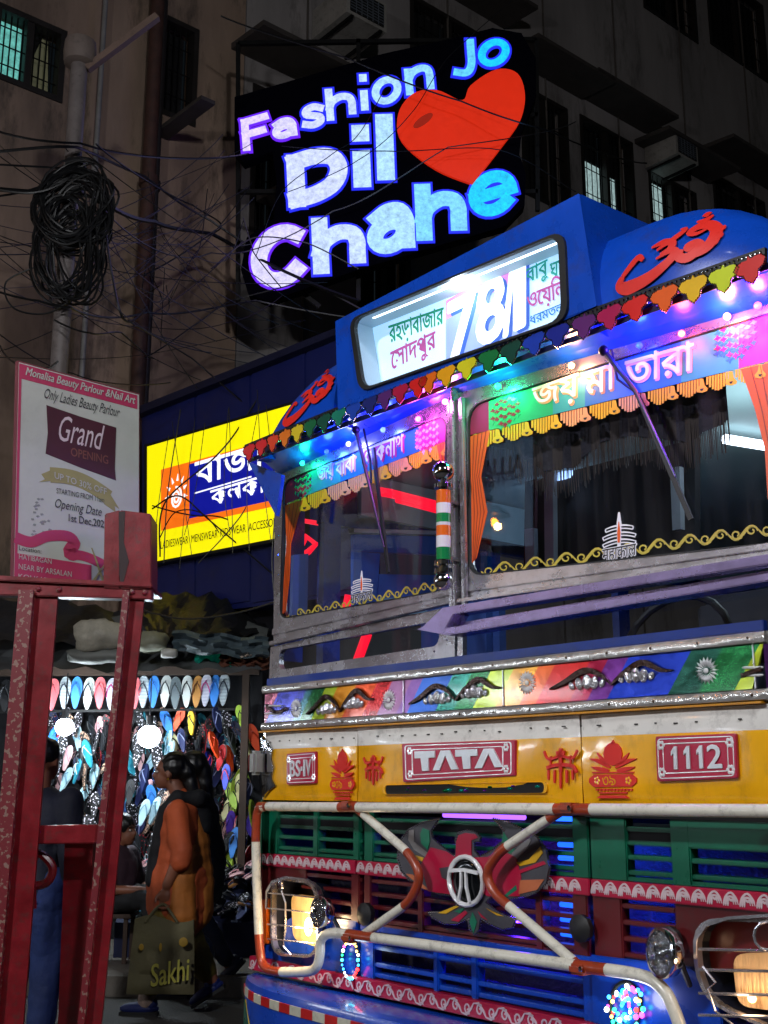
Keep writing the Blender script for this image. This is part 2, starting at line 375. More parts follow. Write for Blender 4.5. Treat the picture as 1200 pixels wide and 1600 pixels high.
# ---- yellow bonnet: three panels
def bonnet(x0, x1, z0=1.335, z1=1.613):
    mb = MB(); nx = 14; nz = 8; vs = []
    for d in (0, 1):
        for i in range(nx+1):
            for j in range(nz+1):
                u = i/nx; v = j/nz; x = x0+(x1-x0)*u; z = z0+(z1-z0)*v
                bul = .012*(1-(2*u-1)**6)*(1-(2*v-1)**6)+.004*math.sin(u*5+x0*3)*math.sin(v*4)
                vs.append((x, .02 if d else -bul, z))
    W_ = nz+1; n = (nx+1)*W_; fs = []
    for i in range(nx):
        for j in range(nz):
            a = i*W_+j; fs += [(a, a+W_, a+W_+1, a+1), (n+a, n+a+1, n+a+W_+1, n+a+W_)]
    for i in range(nx): a = i*W_; b = a+nz; fs += [(a, n+a, n+a+W_, a+W_), (b, b+W_, n+b+W_, n+b)]
    for j in range(nz): a = j; b = nx*W_+j; fs += [(a, a+1, n+a+1, n+a), (b, n+b, n+b+1, b+1)]
    mb.add(vs, fs); mb.m = []
    for f in mb.f:
        zc = sum(mb.v[i][2] for i in f)/4; mb.m.append(1 if zc > 1.335+.278*.75 and zc < 1.335+.278*.98 else 0)
    return mb
for a, b in ((XL, -.566), (-.560, .549), (.555, XR)): bp(bonnet(a, b), 'bonnet_panel', [m_yel, m_wht], True)
bp(rect(F0, XL, XR, 1.3, 1.62, -.06, -.03), 'bonnet_backing', m_void)
bp(MB().box((0, .0, 1.6165), (2.42, .05, .006)), 'bonnet_lip', M('yellow_lip', 'c08006', .35, dirt=.3))
mb = MB()
for k in range(34):
    x = XL+.05+k*.071
    if R.random() < .75: mb.box((x, -.0125, 1.575+R.uniform(-.004, .004)), (R.uniform(.004, .016), .003, .004))
bp(mb, 'bonnet_mark', M('dark_speck', '2a2723', .6), kind='stuff')
# corner posts that wrap to the sides
for s, xe in ((-1, XL), (1, XR)):
    mb = MB(); pts = [(xe-s*.0, .0), (xe+s*.03, .01), (xe+s*.055, .04), (xe+s*.065, .09), (xe+s*.067, .4)]
    for (z0, z1, mi) in ((1.335, 1.54, 0), (1.54, 1.60, 1), (1.60, 1.615, 0)):
        v = [(x, y, z) for x, y in pts for z in (z0, z1)]; n = len(pts); mb.add(v, [(2*i, 2*i+2, 2*i+3, 2*i+1) for i in range(n-1)], mi)
    for (z0, z1, mi) in ((1.62, 1.655, 2), (1.655, 1.775, 3), (1.775, 1.81, 2), (.7, .9, 4), (.9, 1.06, 5), (1.06, 1.335, 6)):
        v = [(x, y-.01 if i == 0 else y, z) for i, (x, y) in enumerate(pts) for z in (z0, z1)]; mb.add(v, [(2*i, 2*i+2, 2*i+3, 2*i+1) for i in range(len(pts)-1)], mi)
    bp(mb, 'corner_panel', [m_yel, m_wht, m_foil, M('foil_purple', '6b3a86', .25, .8, bump=.3, bs=14), m_blue, m_mar, m_grn], True)
# slot in the centre panel
q = [F0.px(*p, .012) for p in ((603, 1227), (852, 1222), (852, 1239), (603, 1241))]
inn = quad_rr(q, .5); c = Vector((sum(p[0] for p in q)/4, sum(p[1] for p in q)/4))
outr = [tuple(c+(Vector(p)-c)*1.0+(Vector(p)-c).normalized()*.012) for p in inn]
bp(MB().ring(F0, outr, inn, .008, .018), 'slot_rim', m_yel, True)
bp(MB().poly(F0, inn, .010, .0135), 'bonnet_slot', m_void)
mb = MB()
for k in range(16):
    u = R.uniform(.15, .97); a = bil(q, u, R.uniform(.25, .75)); mb.sph(F0.pt(a[0], a[1], .013), R.uniform(.006, .014), 6, R.randrange(3), (1.6, .2, .5))
bp(mb, 'crumpled_foil', [M('foil_teal', '0f9a86', .2, .9), M('foil_violet', '7a2a9a', .2, .9), M('foil_emerald', '0c6a3a', .2, .9)], kind='stuff')  # coloured beads stand in for reflections in the slot
# ---- number plates on the bonnet
def plate(S, quad, body, name, lab, letq, d=.014, lett_off=.02):
    q = [S.px(*p, d) for p in quad]
    o = bp(MB().poly(S, quad_rr(q, .06), d-.004, d+.008), name, m_crim, False, .002, label=lab)
    for k, (ins, wd) in enumerate(((.05, .0025), (.16, .003))):
        r = [bil(q, a, b) for a, b in ((ins*.6, 1-ins), (1-ins*.6, 1-ins), (1-ins*.6, ins), (ins*.6, ins))]
        R2 = [bil(q, a, b) for a, b in ((ins*.6+.008, 1-ins-.022), (1-ins*.6-.008, 1-ins-.022), (1-ins*.6-.008, ins+.022), (ins*.6+.008, ins+.022))]
        bp(MB().ring(S, quad_rr(r, .12), quad_rr(R2, .12), d+.008, d+.0095), 'border_line', m_sil, parent=o)
    mb = MB()
    for a, b in ((.075, .8), (.925, .8), (.075, .2), (.925, .2)):
        c = bil(q, a, b)
        for k in range(6): t = k*math.pi/3; mb.sph(S.pt(c[0]+.009*math.cos(t), c[1]+.009*math.sin(t), d+.009), .0055, 6, 0, (1, .4, 1))
    bp(mb, 'corner_ornament', m_sil, parent=o, kind='stuff')
    n = len(body)
    for k, ch in enumerate(body):
        a, b = letq[k]
        cq = [bil(q, a, .76), bil(q, b, .76), bil(q, b, .25), bil(q, a, .25)]
        if ch == '1':
            bp(MB().poly(S, [bil(q, a+(b-a)*x_, .25+.51*y_) for x_, y_ in ((.1, .78), (.1, .6), (.4, .72), (.4, 0), (.85, 0), (.85, 1), (.5, 1))], d+.008, d+.013), 'letter', M('silver_letter', 'd4d6da', .35, .5), parent=o); continue
        if ch == '-': cq = [bil(q, a, .55), bil(q, b, .55), bil(q, b, .42), bil(q, a, .42)]
        bp(text(MB(), S, ch, cq, d+.012, 0, lett_off, px=False, thick=.004), 'letter', m_white if name == 'number_plate' and 0 else M('silver_letter', 'd4d6da', .35, .5), parent=o)
    return o
pl = plate(F0, ((630, 1162), (808, 1156), (808, 1212), (632, 1222)), '', 'maker_plate', 'crimson plate reading TATA in silver letters', [])
q = [F0.px(*p, .014) for p in ((630, 1162), (808, 1156), (808, 1212), (632, 1222))]
def lpoly(pts, parent): bp(MB().poly(F0, [bil(q, a, b) for a, b in pts], .022, .027), 'letter', M('silver_letter', 'd4d6da', .35, .5), parent=parent)
x = .13
for ch in 'TATA':
    wd = .19
    if ch == 'T': lpoly([(x, .78), (x, .60), (x+wd*.30, .60), (x+wd*.36, .26), (x+wd*.68, .26), (x+wd*.68, .60), (x+wd, .60), (x+wd, .78)], pl)
    else: lpoly([(x-.02, .26), (x+wd*.30, .78), (x+wd*.72, .78), (x+wd+.02, .26), (x+wd*.78, .26), (x+wd*.51, .64), (x+wd*.22, .26)], pl)
    x += wd-.003
plate(F0, ((1026, 1151), (1152, 1146), (1155, 1216), (1029, 1221)), '1112', 'number_plate', 'crimson plate reading 1112', [(.2, .3), (.36, .46), (.52, .62), (.66, .83)])
plate(F0, ((450, 1178), (496, 1174), (496, 1224), (450, 1226)), 'BS-IV', 'emission_plate', 'small crimson plate reading BS-IV', [(.16, .32), (.35, .50), (.52, .58), (.61, .67), (.69, .86)])
# ---- red painted emblems on the bonnet
def trident(cx, cy, w_, h_):
    mb = MB(); S = F0
    def U(a, b): return S.px(cx+a*w_, cy+b*h_, .014)
    d0, d1 = .011, .0165
    def st(pts, wd): mb.ribbon(S, [tuple(p) for p in bez([U(*p) for p in pts], 4)], wd, d0, d1)
    st([(-.5, -.42), (-.36, -.22), (0, -.3), (.36, -.25), (.5, -.45)], .008); st([(-.42, 0), (-.1, -.08), (.35, -.05), (.48, .12)], .011)
    st([(0, -.5), (0, .1)], .012); st([(-.3, -.3), (-.3, 0)], .006); st([(.3, -.32), (.3, -.02)], .006)
    for k, e in ((-.36, .3), (-.18, .38), (0, .52), (.18, .38), (.36, .3)): st([(k, .05), (k*1.02, e)], [.008]*4+[.004])
    mb.poly(S, [U(-.14, -.42), U(.14, -.44), U(.1, -.28), U(-.1, -.27)], d0, d1)
    return bp(mb, 'trident_emblem', m_red)
trident(583, 1203, 30, 46); trident(876, 1200, 52, 62)
def kalash(cx, cy, w_, h_):
    mb = MB(); S = F0
    def U(a, b): return S.px(cx+a*w_, cy+b*h_, .014)
    d0, d1 = .011, .0165
    mb.poly(S, [U(.2*math.cos(t*.5236), -.28+.2*math.sin(t*.5236)) for t in range(12)], d0, d1)
    mb.poly(S, [U(-.06, -.44), U(0, -.52), (U(.06, -.44))], d0, d1)
    for s in (-1, 1):
        for a, b, c_ in (((.05, -.05), (.3, -.16), (.5, -.2)), ((.08, 0), (.3, -.03), (.46, -.06)), ((.12, -.1), (.24, -.2), (.34, -.3))):
            mb.ribbon(S, [tuple(p) for p in bez([U(s*a[0], a[1]), U(s*b[0], b[1]), U(s*c_[0], c_[1])], 4)], [.004, .009, .012, .013, .012, .01, .007, .004, .002], d0, d1)
    mb.ribbon(S, [U(-.44, .035), U(.44, .03)], .004, d0, d1)
    mb.poly(S, [U(-.4, .07), U(.4, .06), U(.5, .13), U(.5, .2), U(.4, .27), U(-.4, .28), U(-.5, .21), U(-.5, .14)], d0, d1)
    for k in range(11): a = -.36+k*.072; mb.poly(S, [U(a, .31), U(a+.05, .31), U(a+.05, .34), U(a, .34)], d0, d1)
    mb.ribbon(S, [U(-.3, .38), U(.3, .375)], .004, d0, d1)
    mb.poly(S, [U(-.26, .42), U(.26, .42), U(.34, .47), U(-.34, .47)], d0, d1)
    text(mb, S, '৩৯', [(cx-.15*w_, cy+.09*h_), (cx+.13*w_, cy+.085*h_), (cx+.13*w_, cy+.25*h_), (cx-.15*w_, cy+.26*h_)], d1+.001, 1)
    for s in (-.33, .33):
        c = U(s, .17)
        for k in range(5): t = k*1.257; mb.sph(S.pt(c[0]+.008*math.cos(t), c[1]+.008*math.sin(t), d1), .0045, 5, 1, (1, .15, 1))
    return bp(mb, 'pot_emblem', [m_red, m_yel])
kalash(535, 1212, 38, 80); kalash(958, 1204, 74, 92)
# side lamp on the left corner
sp = F0.P(420, 1192, -.0)
o = bp(MB().poly(F0, [F0.px(*p) for p in ((413, 1150), (424, 1160), (432, 1172), (430, 1186), (434, 1200), (430, 1216), (436, 1228), (424, 1236), (415, 1246), (414, 1200))], .0, .02), 'lamp_bracket', m_chr, False, .003)
bp(MB().box((XL+.0, -.045, sp.z), (.05, .05, .10)), 'marker_lamp', [M('grey_lens', '8f8f8a', .3)], False, .012)
bp(MB().box((XL-.03, -.045, sp.z), (.012, .04, .07)), 'marker_lens', [M('red_lens', '6a1a18', .2)], False, .004)
# ---- rainbow foil band
stripes = [(408, 'a05a6e'), (425, '3b3fa0'), (468, '2f6f7a'), (478, '176a36'), (497, 'a6c020'), (516, 'd88a12'), (545, 'd0470f'), (577, 'b5151a'), (600, '8a5a80'), (631, '7a4f90'), (648, '2d5fb8'), (693, '1b7a6a'), (722, '14703a'), (752, 'a8bc22'), (788, 'd9962a'), (826, 'd75a17'), (852, 'c51c18'), (906, 'a8123f'), (934, '6f2a86'), (966, '1636b4'), (1063, '0a4c3c'), (1112, '0c6c34'), (1170, 'a9b822'), (1212, 'd08a14'), (1245, None)]
m_f = {}
for (x0, c0), (x1, _) in zip(stripes, stripes[1:]):
    a0 = F0.px(x0, 1085, .01)[0]; a1 = F0.px(x1, 1085, .01)[0]
    z0, z1 = 1.655, 1.775; k = .045
    if x0 == 408: k0 = 0; a0 = XL
    else: k0 = k
    k1 = k
    if x1 == 1245: k1 = 0; a1 = XR+.0
    a0 = max(a0, XL); a1 = min(a1, XR)
    if a1-a0 < .003: continue
    bp(MB().poly(F0, [(a0-k0, z0), (min(a1-k1, XR), z0), (min(a1+k1, XR), z1), (a0+k0, z1)], .0, .009), 'stripe', M('foil_'+c0, c0, .24, .65, var=.1, bump=.35, bs=9, coat=.5))
for z0, z1, nm in ((1.775, 1.812, 'chrome_strip'), (1.62, 1.655, 'chrome_strip')):
    mb = MB(); n = 60
    pr = [(0, z0), (.017, z0+.004), (.021, (z0+z1)/2), (.017, z1-.004), (0, z1)]; vs = []
    for i in range(n+1):
        x = XL-.01+(XR-XL+.02)*i/n; wob = R.uniform(-.0012, .0012)
        vs += [(x, -(d+wob), z+R.uniform(-.0006, .0006)) for d, z in pr]
    mb.add(vs, [(i*5+j, i*5+5+j, i*5+6+j, i*5+1+j) for i in range(n) for j in range(4)])
    o = bp(mb, nm, m_foil, True)
    mb = MB()
    for k in range(15): mb.lathe([(.005, 0), (.004, .003), (.001, .004)], (XL+.06+k*.165, -.019, (z0+z1)/2), (0, -1, 0), 8)
    bp(mb, 'rivet', M('dark_screw', '3c2a1e', .5, .6), parent=o, kind='stuff')
for px_ in (634, 790, 1185):
    a = F0.px(px_, 1085)[0]; bp(rect(F0, a-.002, a+.002, 1.655, 1.775, .006, .0125), 'band_seam', m_alu)
def sunflower(px_, py_, r=.043):
    u, v = F0.px(px_, py_, .012); mb = MB()
    for k in range(18):
        t = k*2*math.pi/18; dx, dz = math.cos(t), math.sin(t); a = Vector((u, 0, v))
        p = [(u+dx*r*.22, v+dz*r*.22), (u+dx*r*.6-dz*r*.1, v+dz*r*.6+dx*r*.1), (u+dx*r*.95, v+dz*r*.95), (u+dx*r*.6+dz*r*.1, v+dz*r*.6-dx*r*.1)]
        c = F0.pt(u+dx*r*.6, v+dz*r*.6, .02); b = len(mb.v); mb.v += [tuple(F0.pt(x, z, .009)) for x, z in p]+[tuple(c)]
        for i in range(4): mb.f.append([b+i, b+(i+1) % 4, b+4]); mb.m.append(0)
    mb.sph(F0.pt(u, v, .012), r*.2, 8, 0, (1, .6, 1)); return bp(mb, 'foil_flower', m_sil)
for a in ((462, 1107), (607, 1094), (823, 1067), (1103, 1048)): sunflower(*a)
m_brow = M('dark_brow_foil', '3a2a26', .2, .8, bump=.3)
def moustache(x0, x1, yc, lean):
    """two arched brows with a row of foil leaves below each"""
    S = F0; w_ = x1-x0
    def U(a, b): return S.px(x0+a*w_, yc+lean*(a-.5)+b, .014)
    o = bp(MB().ribbon(S, [tuple(p) for p in bez([U(0, 6), U(.12, -3), U(.28, -18), U(.42, -8), U(.5, 8)], 5)], [.004+.015*math.sin(math.pi*min(1, i/19)) for i in range(21)], .008, .02), 'foil_brow', m_brow, True)
    bp(MB().ribbon(S, [tuple(p) for p in bez([U(.5, 8), U(.6, -8), U(.75, -22), (U(.9, -8)), U(1, -6)], 5)], [.004+.015*math.sin(math.pi*min(1, i/19)) for i in range(21)], .008, .02), 'foil_brow', m_brow, True)
    for base, n in ((.17, 5), (.57, 5)):
        for k in range(n):
            a = base+k*.062; sz = [.6, .85, 1, .9, .6][k]
            b = -4+2*abs(k-2)-(7 if base > .5 else 0)*.6
            u, v = U(a, b+4)
            bp(MB().sph(S.pt(u, v, .013), .0255*sz, 8, 0, (.66, .5, .95), Matrix.Rotation(math.radians((k-2)*14), 3, 'Y')), 'foil_leaf', M('leaf_foil', 'e4e4ea', .18, .85, var=.1, bump=.6, bs=60))
moustache(479, 584, 1104, -12); moustache(640, 784, 1087, -14); moustache(860, 1052, 1062, -18)
for cx, cy, s in ((430, 1110, 1), (1172, 1048, -1)):
    o = bp(MB().ribbon(F0, [tuple(p) for p in bez([F0.px(cx-14, cy-8*s, .014), F0.px(cx, cy+3, .014), F0.px(cx+18, cy-3, .014)], 4)], .012, .006, .018), 'foil_arrow', m_brow)
    mb = MB()
    for k in range(5):
        for q_ in (-1, 1):
            u, v = F0.px(cx-14*s+k*5*s, cy+(1 if s < 0 else -1)+q_*6, .012); mb.sph(F0.pt(u, v, .012), .011, 6, 0, (1.3, .4, .35))
    bp(mb, 'arrow_fletching', m_sil, parent=o, kind='stuff')
# ---- blue ledge and lower windows
bp(rect(F0, XL, XR, 1.812, 1.842, -.02, .002), 'blue_ledge', M('ledge_blue', '082a78', .35, dirt=.3), False, .002)
bp(MB().box((0, .2, 1.812), (2.4, .38, .006)), 'scuttle_plate', m_blue)
fq = [PL.px(*p) for p in ((424, 1011), (712, 946), (712, 1030), (421, 1071))]; iq = [PL.px(*p) for p in ((437, 1016), (689, 969), (687, 1009), (437, 1047))]
bp(MB().ring(PL, quad_rr(fq, .02), quad_rr(iq, .45), -.02, .004), 'lower_window_frame', m_alu, False)
bp(MB().poly(PL, quad_rr(iq, .45), -.012, -.008), 'lower_window_pane', m_glass)
bp(MB().ppx(PR, ((716, 985), (1260, 893), (1260, 968), (716, 1028)), -.02, -.016), 'lower_window_pane', m_glass)
bp(MB().ppx(PR, ((716, 985), (724, 984), (724, 1028), (716, 1030)), -.02, .004), 'lower_window_frame', m_alu)
mb = MB()
for p in ((427, 1020), (427, 1040), (428, 1060), (445, 1060), (700, 985), (700, 1000), (680, 1018)): u, v = PL.px(*p); mb.lathe([(.005, .004), (.003, .007)], PL.pt(u, v), PL.n, 6)
bp(mb, 'rivet', m_chr, kind='stuff')
# flap hood under the right windscreen, purple lamp light put into its metal colour
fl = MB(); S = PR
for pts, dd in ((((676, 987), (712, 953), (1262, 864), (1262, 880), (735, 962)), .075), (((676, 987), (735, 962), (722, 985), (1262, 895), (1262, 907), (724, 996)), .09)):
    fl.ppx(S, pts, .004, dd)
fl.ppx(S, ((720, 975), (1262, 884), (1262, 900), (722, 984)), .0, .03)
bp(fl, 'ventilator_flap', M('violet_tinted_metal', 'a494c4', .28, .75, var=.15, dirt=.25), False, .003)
# ---- windscreen frames, glass
LQ = ((445, 752), (700, 647), (700, 923), (439, 968)); LO = ((431, 730), (714, 606), (711, 940), (429, 1005))
RQ = ((733, 634), (1236, 479), (1236, 847), (733, 901)); RO = ((717, 606), (1262, 430), (1262, 862), (714, 940))
for S, Q, O_ in ((PL, LQ, LO), (PR, RQ, RO)):
    iq = [S.px(*p) for p in Q]; oq = [S.px(*p) for p in O_]
    fr = bp(MB().ring(S, quad_rr(oq, .01), quad_rr(iq, .1), -.03, .006), 'windscreen_frame', m_alu)
    g0 = quad_rr(iq, .1); cc = Vector((sum(p[0] for p in g0)/len(g0), sum(p[1] for p in g0)/len(g0)))
    g1 = [tuple(cc+(Vector(p)-cc)-(Vector(p)-cc).normalized()*.008) for p in g0]
    bp(MB().ring(S, g0, g1, -.01, .009), 'rubber_seal', m_blk)
    bp(MB().poly(S, g0, -.006, -.002), 'windscreen_pane', m_glass)
    # sill rails
    b0, b1 = (O_[3], O_[2])
    for off, th, dd in ((-12, 10, .014), (4, 6, .03)):
        bp(MB().ppx(S, ((b0[0], b0[1]+off-th), (b1[0], b1[1]+off*.9-th), (b1[0], b1[1]+off*.9), (b0[0], b0[1]+off)), .004, dd), 'sill_rail', m_alu, False, .002)
    mb = MB(); n = 9
    for k in range(n):
        t = (k+.5)/n
        for off in (-8,):
            u, v = S.px(b0[0]+(b1[0]-b0[0])*t, b0[1]+(b1[1]-b0[1])*t+off-9); mb.lathe([(.006, .006), (.006, .011), (.002, .014)], S.pt(u, v), S.n, 7)
    for (a, b) in ((0, 3), (1, 2)):
        for k in range(9):
            t = (k+.5)/9; xx = O_[a][0]+(O_[b][0]-O_[a][0])*t+(7 if a == 0 else -6); yy = O_[a][1]+(O_[b][1]-O_[a][1])*t
            u, v = S.px(xx, yy); mb.lathe([(.0045, .006), (.003, .010)], S.pt(u, v), S.n, 6)
    bp(mb, 'rivet', m_chr, parent=fr, kind='stuff')
bp(MB().box((0, .01, 2.42), (.016, .05, .86)), 'centre_pillar', m_alu, False, .004)
for dx in (-.03, .035): bp(MB().box((dx, .006, 2.4), (.022, .02, .8)), 'pillar_strip', m_alu, False, .004)
bp(MB().box((-1.40, .26, 2.40), (.03, .14, .9)), 'corner_post', m_blue)
bp(MB().ppx(front(-.0), ((388, 722), (440, 742), (431, 806)), -.02, .0), 'visor_bracket', m_blue)
# header panel between windscreen and roof trim
mb = MB(); vs = []
for i in range(21):
    x = -1.36+2.7*i/20; vs += [(x, .03+VS*abs(x), 2.81), (x, .0+VS*abs(x)*.8, 2.84), (x, -.05+.06*abs(x)**2, 2.87)]
mb.add(vs, [(3*i+j, 3*i+3+j, 3*i+4+j, 3*i+1+j) for i in range(20) for j in (0, 1)])
bp(mb, 'header_panel', m_blue)
# ---- printed screens on the glass
m_bandb = M('sticker_blue', '1568b8', .5); m_bandg = M('sticker_green', '0f9a62', .5); m_mag = M('sticker_magenta', 'c01478', .5); m_cri = M('sticker_crimson', '8e1440', .5)
m_teal = M('sticker_teal', '2a8f9c', .5); m_gold = M('sticker_gold', 'd9a512', .5, var=.05); m_orange = M('sticker_orange', 'd8540e', .5); m_peach = M('sticker_peach', 'dc9c6a', .5); m_pink = M('sticker_pink', 'e8a8c8', .5)
m_vine = M('sticker_vine', 'b5a23a', .5); m_dk = M('sticker_dark', '1a1412', .6)
def lerp(a, b, t): return (a[0]+(b[0]-a[0])*t, a[1]+(b[1]-a[1])*t)
def screens(S, T0, T1, B0, B1, cols, body, tq, nb, fr, outline):
    """band between top edge T0-T1 and bottom edge B0-B1 with scalloped fringe and bells"""
    band = None
    for (a, b, m) in cols:
        o = bp(MB().ppx(S, (lerp(T0, T1, a), lerp(T0, T1, b), lerp(B0, B1, b), lerp(B0, B1, a)), .0, .0015), 'sticker_band', m)
    for k in range(nb):
        a, b = (k+.12)/nb, (k+.98)/nb; mm = fr[k % len(fr)]; mb = MB(); ns = 9
        for j in range(ns):
            t0 = a+(b-a)*j/ns; t1 = a+(b-a)*(j+.72)/ns; dep = 10+16*math.sin(math.pi*(j+.5)/ns)
            p0, p1 = lerp(B0, B1, t0), lerp(B0, B1, t1); mb.ppx(S, ((p0[0], p0[1]+1), (p1[0], p1[1]+1), (p1[0], p1[1]+dep), (p0[0], p0[1]+dep)), .0, .0015)
        bp(mb, 'fringe_scallop', mm)
        c = lerp(B0, B1, b); mb = MB()
        mb.ppx(S, ((c[0]-2, c[1]+2), (c[0]+2, c[1]+2), (c[0]+4, c[1]+12), (c[0]+9, c[1]+17), (c[0]+8, c[1]+21), (c[0], c[1]+24), (c[0]-8, c[1]+23), (c[0]-9, c[1]+19), (c[0]-4, c[1]+13)), .0015, .003)
        mb.ppx(S, ((c[0]-3, c[1]+18), (c[0]+3, c[1]+17), (c[0]+1, c[1]+21), (c[0]-2, c[1]+21)), .003, .0035, 1)
        bp(mb, 'printed_bell', [mm, m_dk])
    for (wd, q_, mm) in zip(body, tq, outline):
        q2 = [(p[0]+dx, p[1]+dy) for p, (dx, dy) in zip(q_, ((2, 2), (2, 2), (2, 2), (2, 2)))]
        bp(text(MB(), S, wd, q2, .0028, off=.03), 'lettering_shadow', mm); bp(text(MB(), S, wd, q_, .005, off=.012), 'lettering', m_white)
def dotfan(S, cx, cy, rx, ry, m1, m2, n=26):
    mb = MB()
    for i in range(-3, 4):
        for j in range(-4, 5):
            if (i/3.4)**2+(j/4.6)**2 > 1: continue
            x = cx+i*rx/3.4; y = cy+j*ry/4.4-i*rx/3.4*.3+(ry*.1 if i % 2 else 0); u, v = S.px(x, y); r = .013
            mb.poly(S, [(u+r*(1 if k % 2 == 0 else .45)*math.cos(k*math.pi/4), v+r*(1 if k % 2 == 0 else .45)*math.sin(k*math.pi/4)) for k in range(8)], .0015, .003, (i+j) % 2)
    return bp(mb, 'printed_leaf_fan', [m1, m2], kind='stuff')
screens(PL, (446, 753), (699, 647), (446, 787), (699, 688), [(0, .12, m_cri), (.12, .34, m_teal), (.34, .84, m_bandb), (.84, 1, m_mag)],
        ['জয়', 'বাবা', 'েলাকনাথ'], [((497, 733), (521, 722), (521, 746), (497, 757)), ((526, 722), (556, 709), (556, 733), (526, 745)), ((566, 700), (632, 676), (632, 706), (566, 731))], 8, [m_gold, m_gold, m_peach, m_peach, m_gold, m_peach], [m_pink, m_peach, m_mag])
dotfan(PL, 474, 755, 13, 22, m_crim, m_bandg); dotfan(PL, 668, 680, 18, 24, m_mag, m_pink)
screens(PR, (734, 636), (1235, 480), (734, 680), (1235, 556), [(0, .06, m_cri), (.06, .26, m_bandg), (.26, .36, m_teal), (.36, .66, m_bandb), (.66, .84, m_teal), (.84, 1, m_mag)],
        ['জয়', 'মা', 'তারা'], [((833, 608), (905, 583), (905, 628), (833, 644)), ((915, 580), (963, 562), (963, 606), (915, 620)), ((978, 562), (1085, 532), (1085, 578), (978, 604))], 11, [m_gold, m_gold, m_gold, m_peach, m_gold, m_peach, m_gold, m_gold], [m_peach, m_peach, m_pink])
dotfan(PR, 790, 640, 22, 26, m_crim, m_bandg); dotfan(PR, 1150, 525, 32, 34, m_mag, m_bandb)
def vine(S, a, b, n, amp):
    for k in range(n):
        mb = MB(); p = lerp(a, b, k/n); q_ = lerp(a, b, (k+1)/n); dx = q_[0]-p[0]
        pts = [S.px(p[0]+dx*t, p[1]+(q_[1]-p[1])*t+amp*math.sin(t*2*math.pi)) for t in [i/10 for i in range(11)]]
        mb.ribbon(S, pts, [.004+.007*math.sin(math.pi*i/10) for i in range(11)], .0, .0015)
        for t0, s in ((.27, -1), (.76, 1)):
            c = (p[0]+dx*t0, p[1]+(q_[1]-p[1])*t0-s*amp*.15); mb.ribbon(S, [S.px(c[0]+(1-i/16)*dx*.2*math.cos(i*.62), c[1]-s*(1-i/16)*amp*1.0*math.sin(i*.62)) for i in range(13)], .005, .0015, .003)
        bp(mb, 'printed_scroll', m_vine)
vine(PL, (448, 963), (698, 912), 9, 7); vine(PR, (752, 893), (1235, 822), 10, 9)
def curtain(S, pts, k):
    o = bp(MB().ppx(S, pts, .0, .0018), 'printed_curtain', m_orange); mb = MB()
    for j in range(1, k):
        L = [lerp(pts[i], pts[-1-i], j/k) for i in range(len(pts)//2)]
        mb.ribbon(S, [S.px(*p) for p in L], .0025, .0018, .003)
    bp(mb, 'fold_line', M('curtain_line', '8a2a08', .5), parent=o, kind='stuff')
curtain(PL, ((446, 790), (448, 850), (444, 905), (442, 960), (447, 955), (453, 905), (455, 850), (474, 781)), 4)
curtain(PL, ((683, 696), (690, 730), (692, 745), (699, 745), (699, 720), (699, 690)), 3)
curtain(PR, ((735, 682), (736, 740), (737, 800), (738, 880), (745, 872), (762, 800), (752, 745), (766, 672)), 5)
curtain(PR, ((1158, 577), (1180, 640), (1195, 700), (1200, 780), (1234, 770), (1234, 700), (1234, 640), (1234, 560)), 5)
m_str = M('sticker_white', 'e8e6f0', .45, var=.03)
def mahakal(S, cx, cy, s, word, lean):
    mb = MB()
    for k, (yy, ww) in enumerate(((-.34, .42), (-.12, .5), (.10, .5))):
        mb.ribbon(S, [S.px(cx+s*x_, cy+s*(yy+.1*x_*x_*4-.12*x_)) for x_ in [ww*(i/6-1) for i in range(13)]], [.003+.003*math.sin(math.pi*i/12) for i in range(13)], .0, .002)
        mb.ribbon(S, [S.px(cx+s*x_, cy+s*(yy+.1+.1*x_*x_*4-.12*x_)) for x_ in [ww*(i/6-1) for i in range(13)]], .004, .0, .002)
        for sg in (-1, 1): mb.ribbon(S, [S.px(cx+s*sg*ww, cy+s*(yy+.1*ww*ww*4-.12*sg*ww)), S.px(cx+s*sg*ww*1.03, cy+s*(yy+.05-.12*sg*ww+.06)), S.px(cx+s*sg*ww, cy+s*(yy+.13-.12*sg*ww+.04))], .004, .0, .002)
    mb.ribbon(S, [S.px(cx, cy-s*.75), S.px(cx, cy-s*.4), S.px(cx, cy+s*.4)], [.006, .018, .012], .002, .0035)
    o = bp(mb, 'forehead_mark_sticker', m_str)
    bp(MB().ribbon(S, [S.px(cx, cy-s*.45), S.px(cx, cy-s*.1), S.px(cx, cy+s*.2)], [.002, .012, .008], .0035, .005), 'orange_flame', m_orange, parent=o)
    q_ = [(cx-s*.5, cy+s*(.38+lean)), (cx+s*.55, cy+s*(.28-lean)), (cx+s*.55, cy+s*(.72-lean)), (cx-s*.5, cy+s*(.82+lean))]
    bp(text(MB(), S, word, q_, .0042, off=.05), 'lettering_outline', m_str, parent=o); bp(text(MB(), S, word, q_, .0065, off=-.004), 'lettering', m_dk, parent=o)
mahakal(PL, 566, 916, 32, 'महाकाल', .08); mahakal(PR, 968, 838, 50, 'महाकाल', .05)
